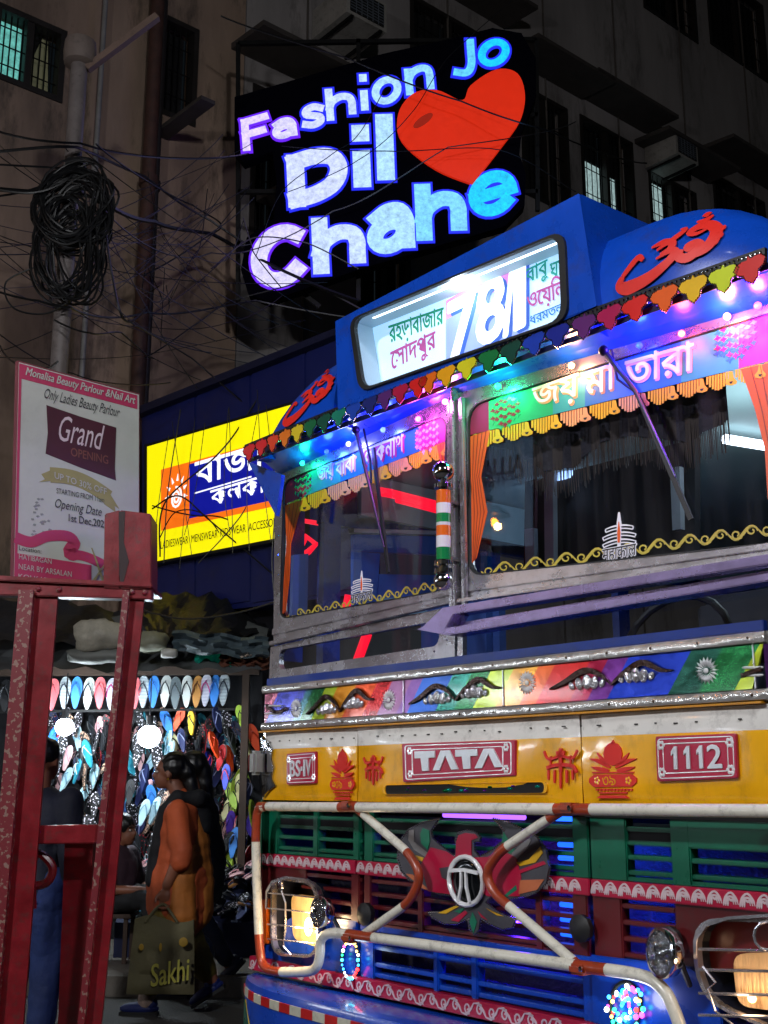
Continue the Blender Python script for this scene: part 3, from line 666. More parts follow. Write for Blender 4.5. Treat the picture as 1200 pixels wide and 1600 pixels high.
# ---- striped ornament rod on the pillar
A_ = front(-.09)
top = A_.P(693, 737); bot = A_.P(693, 908); ax = (top-bot)
o = bp(MB().tube([bot, top], .018, 14), 'ornament_rod', m_chr, True)
cols = ['d8641a', 'd8d4dc', '0f7a40', 'c8c8cc', 'd8641a', 'd8d4dc', '0f7a40']; ys = [767, 787, 803, 817, 822, 838, 856, 875]
for i, c in enumerate(cols): bp(MB().tube([A_.P(693, ys[i]), A_.P(693, ys[i+1])], .0265, 16), 'colour_band', M('band_'+c, c, .2, coat=.5, var=.05), True, parent=o)
for y_, r in ((737, .04), (907, .036)): bp(MB().sph(A_.P(693, y_), r, 20), 'chrome_ball', m_chr, True, parent=o)
for y_ in (760, 880, 892): bp(MB().tube([A_.P(693, y_-3), A_.P(693, y_+3)], .034, 16), 'chrome_collar', m_chr, True, parent=o)
for y_ in (780, 870): bp(MB().obox(A_.P(693, y_), Vector((.0, .02, A_.P(693, y_).z)), .02, .012), 'rod_bracket', m_alu, parent=o)
# ---- wipers
m_wip = M('wiper_paint', '15123a', .35, .3, var=.2)
def wiper(S, pv, mid, tip, b0, b1):
    P_ = S.P(*pv, .10); Q_ = S.P(*mid, .05); T_ = S.P(*tip, .035)
    o = bp(MB().tube([P_, Q_, T_], [.010, .007, .004], 8), 'wiper', m_wip, True)
    bp(MB().sph(P_, .018, 10), 'wiper_motor', m_wip, True, parent=o)
    bp(MB().obox(S.P(*b0, .02), S.P(*b1, .02), .009, .016), 'wiper_blade', M('wiper_rubber', '0d0d12', .5), parent=o)
    bp(MB().tube([S.P(pv[0]+12, pv[1]-2, .06), S.P(pv[0]+22, pv[1]+45, .04), S.P(mid[0]+5, mid[1]+5, .04)], .005, 6), 'washer_hose', m_wip, parent=o)
wiper(PL, (556, 672), (575, 750), (600, 855), (583, 700), (607, 895)); wiper(PR, (943, 548), (992, 610), (1055, 745), (1000, 625), (1080, 812))
# ---- beaded trim with hanging hearts
TS = front(-.09)
hx = [392, 411, 429, 448, 467, 487, 509, 532, 555, 581, 604, 628, 656, 672, 700, 732, 766, 801, 837, 874, 915, 955, 995, 1041, 1086, 1133, 1175]
hc = ['c4181c', 'c4181c', 'c8380f', 'd06a10', 'c9b11c', '0c5a34', '0a4434', '12705a', '143a9a', '151f62', '4a1c5e', 'a01238', 'c41a18', 'd2600f', 'd8960f', 'c9c01c', '0e6a34', '083c30', '1034a0', '131f80', '551a60', 'a01248', 'c81a16', 'd8560f', 'd8a80c', 'bcc818', 'c01a14']
ty = lambda x_: 700+(x_-385)*(398-700)/(1192-385)-8*math.sin(math.pi*(x_-385)/807)
mt = MB(); e0 = TS.px(383, ty(383)); e1 = TS.px(1196, ty(1196))
n = 30; up = []; dn = []
for i in range(n+1):
    x_ = 383+(1196-383)*i/n; sc_ = .55+.45*(x_-383)/813; y_ = ty(x_); up.append(TS.px(x_, y_-10*sc_)); dn.append(TS.px(x_, y_+14*sc_))
for i in range(n): mt.poly(TS, [dn[i], dn[i+1], up[i+1], up[i]], -.01, .004)
trim = bp(mt, 'visor_trim', M('black_vinyl', '17151a', .4, dirt=.2))
mb = MB()
for row in (-.004,):
    L = 118
    for i in range(L):
        t = i/L*n; k = int(t); f_ = t-k; a = lerp(up[k], up[k+1], f_); mb.sph(TS.pt(a[0], a[1]-.012, .006), .0042, 5, 0)
bp(mb, 'bead', m_chr, parent=trim, kind='stuff')
sidev = Surf(TS.pt(*e1), (0, 1, 0), (1, 0, 0), True)
for x_, c_ in zip(hx, hc):
    sc_ = .5+.5*(x_-383)/813; y_ = ty(x_)+(18 if x_ > 0 else 0)*sc_
    u, v = TS.px(x_, y_); r = .044 if x_ > 650 else .042
    shp = [(0, 1.0), (.14, .72), (.5, .78), (1.0, .72), (1.3, .36), (1.05, -.1), (.62, -.3), (.5, -.75), (0, -1.15), (-.5, -.75), (-.62, -.3), (-1.05, -.1), (-1.3, .36), (-1.0, .72), (-.5, .78), (-.14, .72)]; r *= .92
    sw = R.uniform(-.12, .12); pts = [(u+r*(a*math.cos(sw)-b*math.sin(sw)), v+r*1.0*(a*math.sin(sw)+b*math.cos(sw))) for a, b in shp]
    o = bp(MB().poly(TS, pts, .004, .010), 'hanging_heart', M('heart_'+c_, c_, .35, var=.08, coat=.3, dirt=.1), parent=trim)
    bd = MB()
    P2 = pts+[pts[0]]
    for i in range(3, 14):
        for t in (0, .33, .66): a = lerp(P2[i], P2[i+1], t); bd.sph(TS.pt(a[0], a[1], .009), .0034, 4, 0)
    q_ = bd.build('heart_bead', m_chr, o, kind='stuff')
# underside hung valance backing (blue, behind hearts)
bp(MB().poly(TS, [(e0[0], 2.815), (e1[0], 2.815), (e1[0], 2.835), (e0[0], 2.835)], -.02, -.016), 'visor_underside', M('deep_blue_paint', '08103f', .35, coat=.3))
# ---- roof
RX0, RX1 = -1.33, 1.40
def Hr(x):
    t = (x-.035)/(1.40 if x > 0 else 1.30); return .33*max(0, 1-abs(t)**(9 if x > 0 else 6))+.012
mb = MB(); NX, NT = 44, 12; vs = []
for i in range(NX+1):
    x = RX0+(RX1-RX0)*i/NX; h = Hr(x); ec = .10*max(0, abs(x)-1.0)**1.5*4
    cut = .42 if -.60 < x < .70 else 0
    for j in range(NT+1):
        t = j/NT
        if t < .6: a = t/.6; y = -.07+ec+.09*a**3+cut; z = 2.845+h*.97*a
        else: a = (t-.6)/.4; y = .02+ec+.9*a+cut*(1-a); z = 2.845+h*(.97+.03*math.sin(a*math.pi/2))
        vs.append((x, y, z))
k0 = len(vs)
for i in range(NX+1): x = RX0+(RX1-RX0)*i/NX; vs.append((x*.96, 8.3, 2.845+Hr(x)))
fs = [(i*(NT+1)+j, (i+1)*(NT+1)+j, (i+1)*(NT+1)+j+1, i*(NT+1)+j+1) for i in range(NX) for j in range(NT)]
fs += [(i*(NT+1)+NT, (i+1)*(NT+1)+NT, k0+i+1, k0+i) for i in range(NX)]
mb.add(vs, fs); bp(mb, 'roof', m_blue, True)
# route sign box
SB = front(-.10)
oq = [SB.px(*p) for p in ((524, 502), (905, 302), (932, 478), (528, 642))]; iq = [SB.px(*p) for p in ((550, 500), (882, 362), (888, 500), (566, 612))]
zt = oq[1][1]; x0, x1 = oq[0][0], oq[1][0]
mb = MB(); mb.ring(SB, quad_rr(oq, .012), quad_rr(iq, .2), -.012, 0)
n_ = Vector((0, 1, 0))
def bxv(u, v, y): return Vector((u, y, v))
TLb, TRb, BRb, BLb = [Vector((p[0], .10, p[1])) for p in oq]
dep = .42
vs = []
for p in (oq[0], oq[1], oq[2], oq[3]): vs += [(p[0], .098, p[1]), (p[0]+.015*(1 if p[0] > 0 else -1), dep+.15, p[1]+.015)]
vs[0:0] = []
vs = [(p[0], -.10+.002+.2-.2, p[1]) for p in oq]+[(p[0]+.02*(1 if p[0] > 0 else -1), dep, p[1]) for p in oq]
vs = [(v[0], (SB.o.y+.012 if k < 4 else v[1]), v[2]) for k, v in enumerate(vs)]
mb.add(vs, [(0, 4, 5, 1), (1, 5, 6, 2), (0, 3, 7, 4), (4, 7, 6, 5)])
box = bp(mb, 'route_sign_box', m_blue)
g0 = quad_rr(iq, .2); cc = Vector((sum(p[0] for p in g0)/len(g0), sum(p[1] for p in g0)/len(g0)))
g1 = [tuple(cc+(Vector(p)-cc)-(Vector(p)-cc).normalized()*.02) for p in g0]; g2 = [tuple(cc+(Vector(p)-cc)+(Vector(p)-cc).normalized()*.008) for p in g0]
bp(MB().ring(SB, g2, g1, -.005, .012), 'rubber_seal', m_blk, parent=box)
bp(MB().poly(SB, g1, .0, .003), 'route_sign_pane', m_gl2, parent=box)
bd = -.13
m_lb = M('route_panel_white', 'e8f4ff', .6, emit='b4e4ff', es=.75, var=.03)
def LBp(u, v): return bil(iq, u, v)
m_reflw = M('light_box_white', 'c8d8e0', .5, var=.05)
# liner of the box
pa = [SB.pt(*LBp(u, v), bd) for u, v in ((-.02, -.02), (1.02, -.02), (1.02, 1.02), (-.02, 1.02))]; pb = [SB.pt(*LBp(u, v), -.02) for u, v in ((-.02, -.02), (1.02, -.02), (1.02, 1.02), (-.02, 1.02))]
bp(MB().add(pa+pb, [(i, (i+1) % 4, 4+(i+1) % 4, 4+i) for i in range(4)]), 'light_box_liner', m_reflw, parent=box)
panel = bp(MB().poly(SB, [LBp(u, v) for u, v in ((-.02, -.02), (1.02, -.02), (1.02, 1.02), (-.02, 1.02))], bd-.004, bd), 'route_panel', m_lb, parent=box)
tb = MB().tube([SB.pt(*LBp(.06, 1.04), -.06), SB.pt(*LBp(.94, 1.04), -.06)], .009, 8)
bp(tb, 'light_tube', EM('tube_cool', 'd6efff', 7), parent=box)
RQd = lambda *p: p
rt = [('রহড়াবাজার', ((607, 507), (693, 478), (693, 512), (610, 543)), '1a9a72', .35, -.0), ('েসাদপুর', ((610, 548), (680, 515), (682, 553), (612, 590)), 'c0559a', .4, 0),
      ('শামবাজার', ((618, 592), (696, 562), (697, 576), (620, 604)), '2f8fc0', .3, 0)]
for s_, q_, c_, e_, _ in rt: bp(text(MB(), front(.03), s_, q_, .0, off=.012), 'route_lettering', M('route_'+c_, c_, .6, emit=c_, es=e_), parent=box)
Sf = front(.027)
m_shade = M('route_pink', 'd88ac8', .6, emit='e088cc', es=.7); m_shb = M('route_blueshade', '3a66c0', .6, emit='4668c8', es=.45)
bp(MB().ppx(Sf, ((697, 470), (826, 396), (826, 425), (697, 500)), 0, .0008), 'route_number_patch', m_shade, parent=box)
bp(MB().ppx(Sf, ((697, 500), (826, 425), (826, 520), (697, 575)), 0, .0008), 'route_number_patch', M('route_lilac', '8fa0e0', .6, emit='a0b4f0', es=.75), parent=box)
m_bw = M('route_white', 'ffffff', .6, emit='e6f6ff', es=1.0)
for ch, q_ in (('7', ((702, 476), (743, 456), (743, 550), (702, 570))), ('8', ((747, 450), (788, 422), (788, 522), (747, 545))), ('/', ((789, 432), (803, 420), (803, 520), (789, 526))), ('1', ((806, 404), (820, 396), (820, 508), (806, 515)))):
    q2 = [(p[0]+5, p[1]+3) for p in q_]; q3 = [(p[0]-4, p[1]+2) for p in q_]
    bp(text(MB(), Sf, ch, q2, .0014, off=.025), 'route_number_shade', m_shb, parent=box)
    bp(text(MB(), Sf, ch, q_, .004, off=.028), 'route_number', m_bw, parent=box)
for s_, q_, c_, e_ in (('বাবু', ((822, 420), (858, 402), (858, 436), (824, 452)), '1a9a88', .4), ('ঘাট', ((860, 402), (890, 390), (890, 424), (860, 436)), '1a9a88', .4), ('ওেয়িল', ((823, 452), (884, 425), (886, 470), (826, 488)), 'c0559a', .4), ('ধরমতলা', ((828, 494), (886, 470), (886, 484), (830, 508)), '2f7fc8', .3)):
    bp(text(MB(), Sf, s_, q_, .002, off=.012), 'route_lettering', M('route_'+c_, c_, .6, emit=c_, es=e_), parent=box)
lamp('sign_box_light', SB.pt(*LBp(.5, .9), -.045), 1.6, (.75, .9, 1), size=.03, parent=BUS)
# om marks on the roof front: painted strokes that follow the curved front
def roofpt(x, z):
    h = Hr(x); ec = .10*max(0, abs(x)-1.0)**1.5*4; a = min(1, max(0, (z-2.845)/(h*.97))); return Vector((x, -.07+ec+.09*a**3-.004, z))
class RS(Surf):
    def pt(s, u, v, d=0.): p = roofpt(u, v); return p+Vector((0, -1, 0))*d
RF = RS((0, -.03, 0), (1, 0, 0), (0, -1, 0), True)
def om(pc, sc_x, sc_y, name):
    """brushed Bengali om; local shape coordinates 0..1 in both directions, placed between four pixels"""
    mb = MB(); q_ = pc
    def rp(p):
        x_, y_ = bil(q_, *p); yy = -.05
        for _ in range(10): S0 = front(yy); u, v = S0.px(x_, y_); yy = yy*.3+.7*roofpt(u, v).y
        return (u, v)
    st = [([(.02, .30), (.0, .12), (.10, .0), (.30, .06), (.48, .26), (.56, .44), (.50, .52), (.36, .44)], [.5, 1, 1.5, 1.25, .95, .9, .6, .2]),
          ([(.02, .30), (.10, .50), (.17, .62), (.22, .52)], [.5, .7, .7, .4]),
          ([(.30, .74), (.42, .78), (.52, .70), (.50, .56), (.40, .50)], [.2, .7, .8, .8, .4]),
          ([(.36, .64), (.55, .80), (.66, .92), (.60, .96)], [.3, .6, .5, .1]),
          ([(.62, .46), (.60, .30), (.70, .20), (.82, .34), (.78, .50), (.68, .48), (.70, .38), (.76, .42)], [.6, .9, 1.0, 1.0, .8, .6, .4, .2]),
          ([(.70, .20), (.86, .26), (.96, .44), (.99, .66), (.92, .84), (.80, .88), (.70, .80), (.78, .72), (.90, .76)], [.5, 1.0, 1.2, 1.1, 1.0, .8, .6, .4, .2]),
          ([(.96, .44), (1.03, .46), (1.05, .52)], [.5, .5, .2]), ([(.99, .60), (1.06, .64), (1.07, .70)], [.5, .5, .2]), ([(.90, .34), (.98, .33), (1.0, .38)], [.5, .5, .2]),
          ([(.78, 1.02), (.86, .98), (.96, 1.06)], [.2, .7, .2]), ([(.86, 1.08), (.89, 1.12), (.92, 1.10)], [.5, .7, .5])]
    for pts, ws in st:
        b_ = [tuple(p) for p in bez(pts, 5)]; n_b = len(b_); W_ = []
        for i in range(n_b):
            t = i/5; k = min(len(ws)-2, int(t)); W_.append((ws[k]+(ws[k+1]-ws[k])*(t-k))*sc_x)
        mb.ribbon(RF, [rp(p) for p in b_], W_, .002, .005)
    return bp(mb, name, m_red)
om(((978, 384), (1122, 338), (1122, 398), (968, 456)), .033, 1, 'om_emblem')
om(((454, 622), (518, 580), (518, 620), (444, 664)), .028, 1, 'om_emblem')
# ---- grille and lower front
G = front(.05); GW = -.05
m_scr = M('leaf_print', 'c9b4b8', .45, var=.06, dirt=.2)
gx = {k: G.px(k, 1300)[0] for k in (420, 438, 497, 560, 575, 655, 905, 925, 985, 1050, 1080, 1205)}
GX0, GX1 = gx[420]-.06, 1.25
# back cavity
bp(rect(G, -1.15, 1.2, .66, 1.33, -.30, -.28), 'radiator_core', M('radiator', '34323c', .6, .4, bump=.4, bs=60))
def vpost(x0, x1, z0, z1, m): return bp(rect(G, x0, x1, z0, z1, -.03, .012), 'grille_post', m, False, .004)
def slats(x0, x1, zs, h, m):
    for z in zs: bp(rect(G, x0, x1, z-h/2, z+h/2, -.035, .006), 'slat', m, False, .003)
gz = [1.312, 1.268, 1.228, 1.186, 1.142]; mz = [1.045, .998, .952, .906]; bz = [.875, .812, .752, .716]
for (x0, x1, solid) in ((gx[438]-.04, gx[560]+.03, 0), (gx[575]+.02, gx[905], 0), (gx[925], gx[1205]+.06, 0)):
    slats(x0, x1, gz, .014, m_grn); bp(rect(G, x0, x1, 1.118, 1.13, -.03, .008), 'grille_bar', m_grn)
for x0, x1 in ((GX0, gx[438]), (gx[497]-.02, gx[497]+.015), (gx[560]-.02, gx[560]+.02), (gx[575]-.01, gx[575]+.045), (gx[905]-.02, gx[905]+.045), (gx[925], gx[925]+.14), (gx[1050], gx[1080])):
    vpost(x0, x1, 1.115, 1.328, m_grn)
bp(rect(G, gx[1050], GX1, 1.22, 1.328, -.03, .011), 'grille_panel', m_grn, False, .004); vpost(gx[1205]+.01, GX1, 1.11, 1.328, m_grn)
bp(rect(G, GX0, GX1, 1.30, 1.334, -.05, .004), 'grille_top_rail', m_grn)
# maroon part
for (x0, x1) in ((gx[438]+.16, gx[560]+.03), (gx[575]+.02, gx[905]), (gx[925], gx[1050])): slats(x0, x1, mz, .014, m_mar); bp(rect(G, x0, x1, .888, .896, -.03, .008), 'grille_bar', m_mar)
for x0, x1 in ((gx[560]-.03, gx[560]+.02), (gx[575]-.01, gx[575]+.03), (gx[655]+.0, gx[655]+.03), (gx[905]-.03, gx[905]+.03), (gx[925], gx[925]+.11), (.30, .33)): vpost(x0, x1, .885, 1.07, m_mar)
bp(MB().poly(G, [(GX0, 1.07), (GX0, .9), (gx[438]-.0, .9), (gx[438], 1.02), (gx[438]+.2, 1.03), (gx[438]+.2, 1.07)], -.03, .01), 'maroon_panel', m_mar, False, .003)
bp(rect(G, gx[1050], GX1, .9, 1.08, -.03, .008), 'maroon_panel', m_mar, False, .003)
# leaf trim strip, three lengths
def strip(x0, x1, z0, z1, m, name, d1=.022): return bp(rect(G, x0, x1, z0, z1, -.02, d1), name, m, False, .003)
LZ0, LZ1 = 1.066, 1.116
for x0, x1 in ((GX0+.03, gx[560]+.01), (gx[560]+.016, gx[905]+.05), (gx[905]+.056, GX1)):
    o = strip(x0, x1, LZ0, LZ1, m_crim, 'leaf_trim'); n = int((x1-x0)/.052)
    for k in range(n):
        c = x0+.026+k*(x1-x0-.03)/n; mb = MB(); zc = (LZ0+LZ1)/2
        for j in range(3):
            e = 1-.3*j; mb.ribbon(G, [tuple(p) for p in bez([(c-.023*e, zc-.017), (c-.016*e, zc+.006*e), (c+.002, zc-.017+.036*e), (c+.018*e, zc+.004*e), (c+.024*e, zc-.012)], 3)], [.002]+[.0055]*10+[.002]*2, .022, .0245)
        bp(mb, 'printed_leaf', m_scr, parent=o)
# blue lower grille
for x0, x1 in ((gx[575]+.0, gx[905]+.04),): slats(x0, x1, bz, .016, m_blue)
for x0, x1 in ((gx[575]-.03, gx[575]+.05), (gx[905]-.0, gx[905]+.06), (.0, .03), (gx[655]+.08, gx[655]+.105)): vpost(x0, x1, .70, .885, m_blue)
bp(rect(G, gx[575]-.03, gx[905]+.06, .868, .888, -.03, .014), 'grille_top_rail', m_blue, False, .003)
GB = front(.045)
bp(MB().poly(GB, [(GX0+.02, .70), (gx[560]+.012, .70), (gx[560]+.012, .895), (GX0+.30, .895), (GX0+.22, .86), (GX0+.21, .76), (GX0+.02, .75)], -.03, .012), 'blue_panel', m_blue, False, .004)
bp(MB().poly(GB, [(gx[925]-.012, .70), (GX1-.26, .70), (GX1-.27, .80), (GX1-.31, .88), (GX1-.36, .90), (gx[925]-.012, .895)], -.03, .014), 'blue_panel', m_blue, False, .004)
# scroll strip along the bottom
SZ0, SZ1 = .648, .702
for x0, x1 in ((GX0-.02, gx[560]+.012), (gx[560]+.02, gx[905]+.06), (gx[905]+.066, GX1)):
    o = strip(x0, x1, SZ0, SZ1, m_crim, 'scroll_trim', .03); n = max(2, int((x1-x0)/.056))
    for k in range(n):
        mb = MB(); c = x0+(k+.5)*(x1-x0)/n; zc = (SZ0+SZ1)/2; L_ = (x1-x0)/n; s = 1 if k % 2 else -1
        sp_ = [(c+.3*L_*(1-i/15)*math.cos(i*.62+1), zc+s*.019*(1-i/15)*math.sin(i*.62+1)) for i in range(13)]
        mb.ribbon(G, sp_, .0055, .03, .0325); mb.ribbon(G, [(c-.5*L_, zc+s*.018), (c-.1*L_, zc+s*.021), (c+.3*L_, zc), (c+.5*L_, zc-s*.018)], [.004, .008, .008, .004], .03, .0325)
        bp(mb, 'printed_scroll', m_scr, parent=o)
# bumper with dashed edge and painted panels
mb = MB(); vs = []; nb = 40
prof = [(.05, .635), (-.12, .640), (-.17, .632), (-.18, .600), (-.175, .40)]
for i in range(nb+1):
    t = i/nb; x = -1.27+2.56*t; cv = .16*abs((x-.01)/1.28)**6
    vs += [(x, y+(cv if k else 0), z) for k, (y, z) in enumerate(prof)]
mb.add(vs, [(i*5+j, i*5+5+j, i*5+6+j, i*5+1+j) for i in range(nb) for j in range(4)]); 
bump = bp(mb, 'bumper', m_blue, True)
def bumpt(x, z, d): cv = .16*abs((x-.01)/1.28)**6; return Vector((x, -.178+cv-d, z))
nn = 34
for k in range(nn):
    x0 = -1.25+2.5*k/nn; x1 = -1.25+2.5*(k+1)/nn
    mb = MB(); P8 = [bumpt(x, z, d) for d in (.0, .006) for x, z in ((x0, .575), (x1, .575), (x1, .607), (x0, .607))]
    mb.add(P8, [(3, 2, 1, 0), (4, 5, 6, 7), (0, 1, 5, 4), (1, 2, 6, 5), (2, 3, 7, 6), (3, 0, 4, 7)]); bp(mb, 'edge_dash', M('dash_red', 'b01a1a', .4, dirt=.2) if k % 2 == 0 else M('dash_white', 'b9b7a6', .4, dirt=.3), parent=bump)
for (pts, m_) in (([(-1.17, .56), (-.55, .56), (-.75, .42), (-1.05, .42)], M('bumper_yellow', 'c9a80e', .35, dirt=.2)), ([(-1.22, .54), (-1.18, .56), (-1.08, .42), (-1.2, .42)], m_grn), ([(-.5, .56), (.5, .56), (.3, .42), (-.3, .42)], m_crim), ([(.55, .56), (1.15, .56), (1.05, .42), (.75, .42)], M('bumper_yellow', 'c9a80e', .35))):
    mb = MB(); P8 = [bumpt(x, z, d) for d in (.0, .004) for x, z in pts]; mb.add(P8, [(3, 2, 1, 0), (4, 5, 6, 7), (0, 1, 5, 4), (1, 2, 6, 5), (2, 3, 7, 6), (3, 0, 4, 7)]); bp(mb, 'painted_panel', m_, parent=bump)
# ---- eagle emblem
E_ = front(.01)
m_dg = M('emblem_grey', '4c4a50', .35, .3, dirt=.2); m_em_g = M('emblem_green', '0e6e50', .35); m_em_y = M('emblem_yellow', 'c99a14', .35); m_em_s = M('emblem_salmon', 'b0603a', .4); m_em_w = M('emblem_silver', '8e8a88', .3, .5)
eagle = None
def ez(pts, d0, d1, name, m, parent=None):
    P_ = [((x/4)+590, (y/4)+1240) for x, y in pts]
    return bp(MB().ppx(E_, P_, d0, d1), name, m, False, parent=parent or BUS)
outline = [(510, 240), (560, 228), (620, 240), (650, 275), (645, 300), (610, 300), (615, 360), (640, 395), (720, 350), (790, 290), (790, 230), (725, 155), (830, 180), (920, 230), (1000, 270), (1060, 350), (1080, 460), (1060, 560), (990, 620), (900, 650), (790, 665), (720, 640), (680, 680), (760, 740), (870, 790), (850, 835), (780, 850), (700, 815), (650, 780), (640, 850), (610, 885), (580, 850), (570, 780), (500, 815), (420, 815), (350, 780), (320, 740), (420, 735), (500, 690), (470, 640), (380, 625), (290, 590), (200, 540), (150, 480), (128, 400), (140, 300), (200, 220), (280, 180), (390, 155), (340, 230), (350, 280), (420, 340), (490, 392), (500, 330), (490, 290)]
outline = [(x, y) for x, y in outline]
eagle = ez(outline, 0, .008, 'eagle_emblem', m_dg); eagle['label'] = 'painted eagle emblem with red body and spread feathers'
mb = MB(); PX = [E_.px(x/4+590, y/4+1240, .008) for x, y in outline]; PX.append(PX[0])
for i in range(len(PX)-1):
    n_k = max(1, int((Vector(PX[i])-Vector(PX[i+1])).length/.0085))
    for k in range(n_k): a = lerp(PX[i], PX[i+1], k/n_k); mb.sph(E_.pt(a[0], a[1], .008), .0034, 4, 0)
mb.build('emblem_bead', m_chr, eagle, kind='stuff')
for pts, m_ in ((((520, 260), (560, 245), (620, 252), (640, 275), (600, 290), (600, 400), (700, 395), (780, 345), (880, 400), (910, 520), (900, 640), (700, 640), (600, 560), (480, 630), (330, 610), (285, 440), (345, 335), (440, 360), (500, 400), (505, 300)), m_crim),
                (((295, 215), (335, 230), (340, 300), (325, 350), (285, 310), (280, 250)), m_em_g), (((210, 230), (240, 225), (240, 300), (325, 370), (310, 395), (240, 350), (205, 290)), m_em_w),
                (((250, 385), (300, 400), (290, 425), (262, 410)), m_em_y), (((190, 500), (230, 505), (340, 610), (290, 590)), m_em_s), (((310, 540), (350, 560), (385, 600), (340, 595)), m_em_g),
                (((400, 465), (460, 455), (450, 540), (415, 525)), m_dg), (((700, 465), (775, 470), (770, 540), (730, 560)), m_dg), (((800, 240), (870, 350), (830, 400), (790, 300)), m_em_g),
                (((835, 385), (930, 300), (950, 240), (970, 290), (950, 340), (880, 412)), m_em_w), (((880, 430), (960, 410), (1030, 330), (1045, 370), (1000, 430), (905, 452)), m_em_y),
                (((890, 480), (1050, 420), (1065, 440), (900, 500)), m_crim), (((905, 540), (1055, 535), (1010, 600), (895, 628)), m_em_s), (((880, 570), (885, 600), (820, 645), (800, 640)), m_em_g),
                (((390, 745), (500, 700), (520, 705), (440, 750)), m_em_y), (((470, 790), (560, 730), (575, 745), (520, 800)), m_crim), (((690, 715), (760, 760), (800, 765), (720, 735)), m_em_y), (((640, 735), (700, 790), (660, 770)), m_crim),
                (((605, 740), (635, 800), (612, 870), (588, 800)), m_em_g), (((490, 735), (560, 710), (530, 745)), m_em_g)):
    ez(pts, .008, .0105+.0006*R.random(), 'painted_feather', m_, eagle)
cx_, cz_ = E_.px(731, 1376, .01)
bp(MB().tube([E_.pt(cx_+.082*math.cos(t*.3142), cz_+.078*math.sin(t*.3142), .02) for t in range(20)], .0085, 8, closed=True), 'chrome_ring', m_sil, True, parent=eagle)
bp(MB().lathe([(.076, .0), (.07, .006), (.05, .009), (.0, .010)], E_.pt(cx_, cz_, .008), E_.n, 24), 'badge_disc', M('badge_glass', '15181c', .12, .6, coat=.6), True, parent=eagle)
mb = MB(); mb.ribbon(E_, [(cx_-.068, cz_+.03), (cx_, cz_+.036), (cx_+.068, cz_+.03)], .012, .026, .034)
for s in (-1, 1): mb.ribbon(E_, [(cx_+s*.011, cz_+.03), (cx_+s*.013, cz_-.02), (cx_+s*.028, cz_-.068)], .009, .026, .034)
bp(mb, 'badge_mark', m_sil, parent=eagle)
# ---- bull guard
GU = front(-.07)
def U3(p, d=0): return GU.P(p[0], p[1], d)
runs = [[(405, 1260), (1290, 1268)],
        [(415, 1260), (402, 1270), (400, 1330), (403, 1420), (406, 1480), (412, 1508), (432, 1518), (480, 1518), (495, 1510), (500, 1490), (502, 1468), (518, 1458), (560, 1462), (720, 1484), (900, 1509), (1000, 1524), (1035, 1545), (1052, 1575), (1068, 1620)],
        [(556, 1262), (640, 1334), (658, 1368), (642, 1408), (560, 1466)], [(884, 1262), (778, 1332), (758, 1366), (772, 1396), (908, 1512)]]
g = empty('bull_guard'); g.parent = BUS
orange = [((520, 1240), (556, 1280)), ((866, 1245), (915, 1285)), ((395, 1240), (412, 1310)), ((395, 1450), (434, 1530)), ((632, 1322), (672, 1424)), ((748, 1322), (796, 1412)), ((535, 1450), (560, 1480)), ((888, 1498), (930, 1530))]
def is_or(p): return any(a[0] <= p[0] <= b[0] and a[1] <= p[1] <= b[1] for a, b in orange)
for ri, rn in enumerate(runs):
    pts2 = [Vector(p) for p in rn]; dense = []
    path = fillet(pts2, 26, 6) if ri != 1 else bez(pts2, 5)
    for i in range(len(path)-1):
        L_ = (path[i+1]-path[i]).length; k = max(1, int(L_/14))
        for j in range(k): dense.append(path[i].lerp(path[i+1], j/k))
    dense.append(path[-1])
    rad = .0185 if ri < 2 else .016
    P3 = [U3(p, -.012 if ri > 1 else 0) for p in dense]; seg = [is_or(p) for p in dense]
    mbw = MB(); mbw.tube(P3, rad, 12)
    mbw.m = [1 if (k < (len(P3)-1)*12 and seg[k//12]) else 0 for k in range(len(mbw.f))]
    bp(mbw, 'guard_tube', [m_gwh, m_rust], True, parent=g)
for p in ((545, 1258), (890, 1262), (548, 1466), (908, 1514)):
    c = U3(p, .02); mb = MB(); mb.box(U3(p, -.0), (.06, .055, .03)); bp(mb, 'guard_clamp', m_rust, False, .008, parent=g)
    bp(MB().lathe([(.008, .0), (.008, .006), (.003, .009)], U3(p, .026), GU.n, 6), 'clamp_bolt', m_chr, parent=g)
    bp(MB().tube([U3(p, 0), U3(p, -.14)], .012, 8), 'guard_strut', m_rust, parent=g)
# ---- headlights
def headlight(quad, S, lit, bulb):
    q_ = [S.px(*p) for p in quad]; L = empty('headlight'); L.parent = BUS
    o2 = quad_rr(q_, .3); c = Vector((sum(p[0] for p in o2)/len(o2), sum(p[1] for p in o2)/len(o2)))
    def scl(k): return [tuple(c+(Vector(p)-c)*k) for p in o2]
    n = len(o2)
    vs = [S.pt(*p, .0) for p in scl(1.0)]+[S.pt(*p, -.12) for p in scl(.9)]
    bp(MB().add(vs, [(i, (i+1) % n, n+(i+1) % n, n+i) for i in range(n)]+[tuple(range(n, 2*n))]), 'lamp_bowl', M('bowl_dark', '0e1220', .4, dirt=.3), parent=L)
    bp(MB().ring(S, scl(1.04), scl(.97), -.01, .014), 'lamp_bezel', m_alu, True, parent=L)
    return L, q_, scl
HS = front(.0)
q1 = ((428, 1372), (498, 1380), (500, 1495), (428, 1490))
L1, qq, scl = headlight(q1, HS, True, None)
lq = [HS.px(*p) for p in ((445, 1398), (490, 1404), (494, 1484), (448, 1468))]
m_beam = M('headlamp_warm', 'e8c888', .35, .3, emit='ffb050', es=.22, bump=.5, bs=40, stretch=(4, 4, .3))
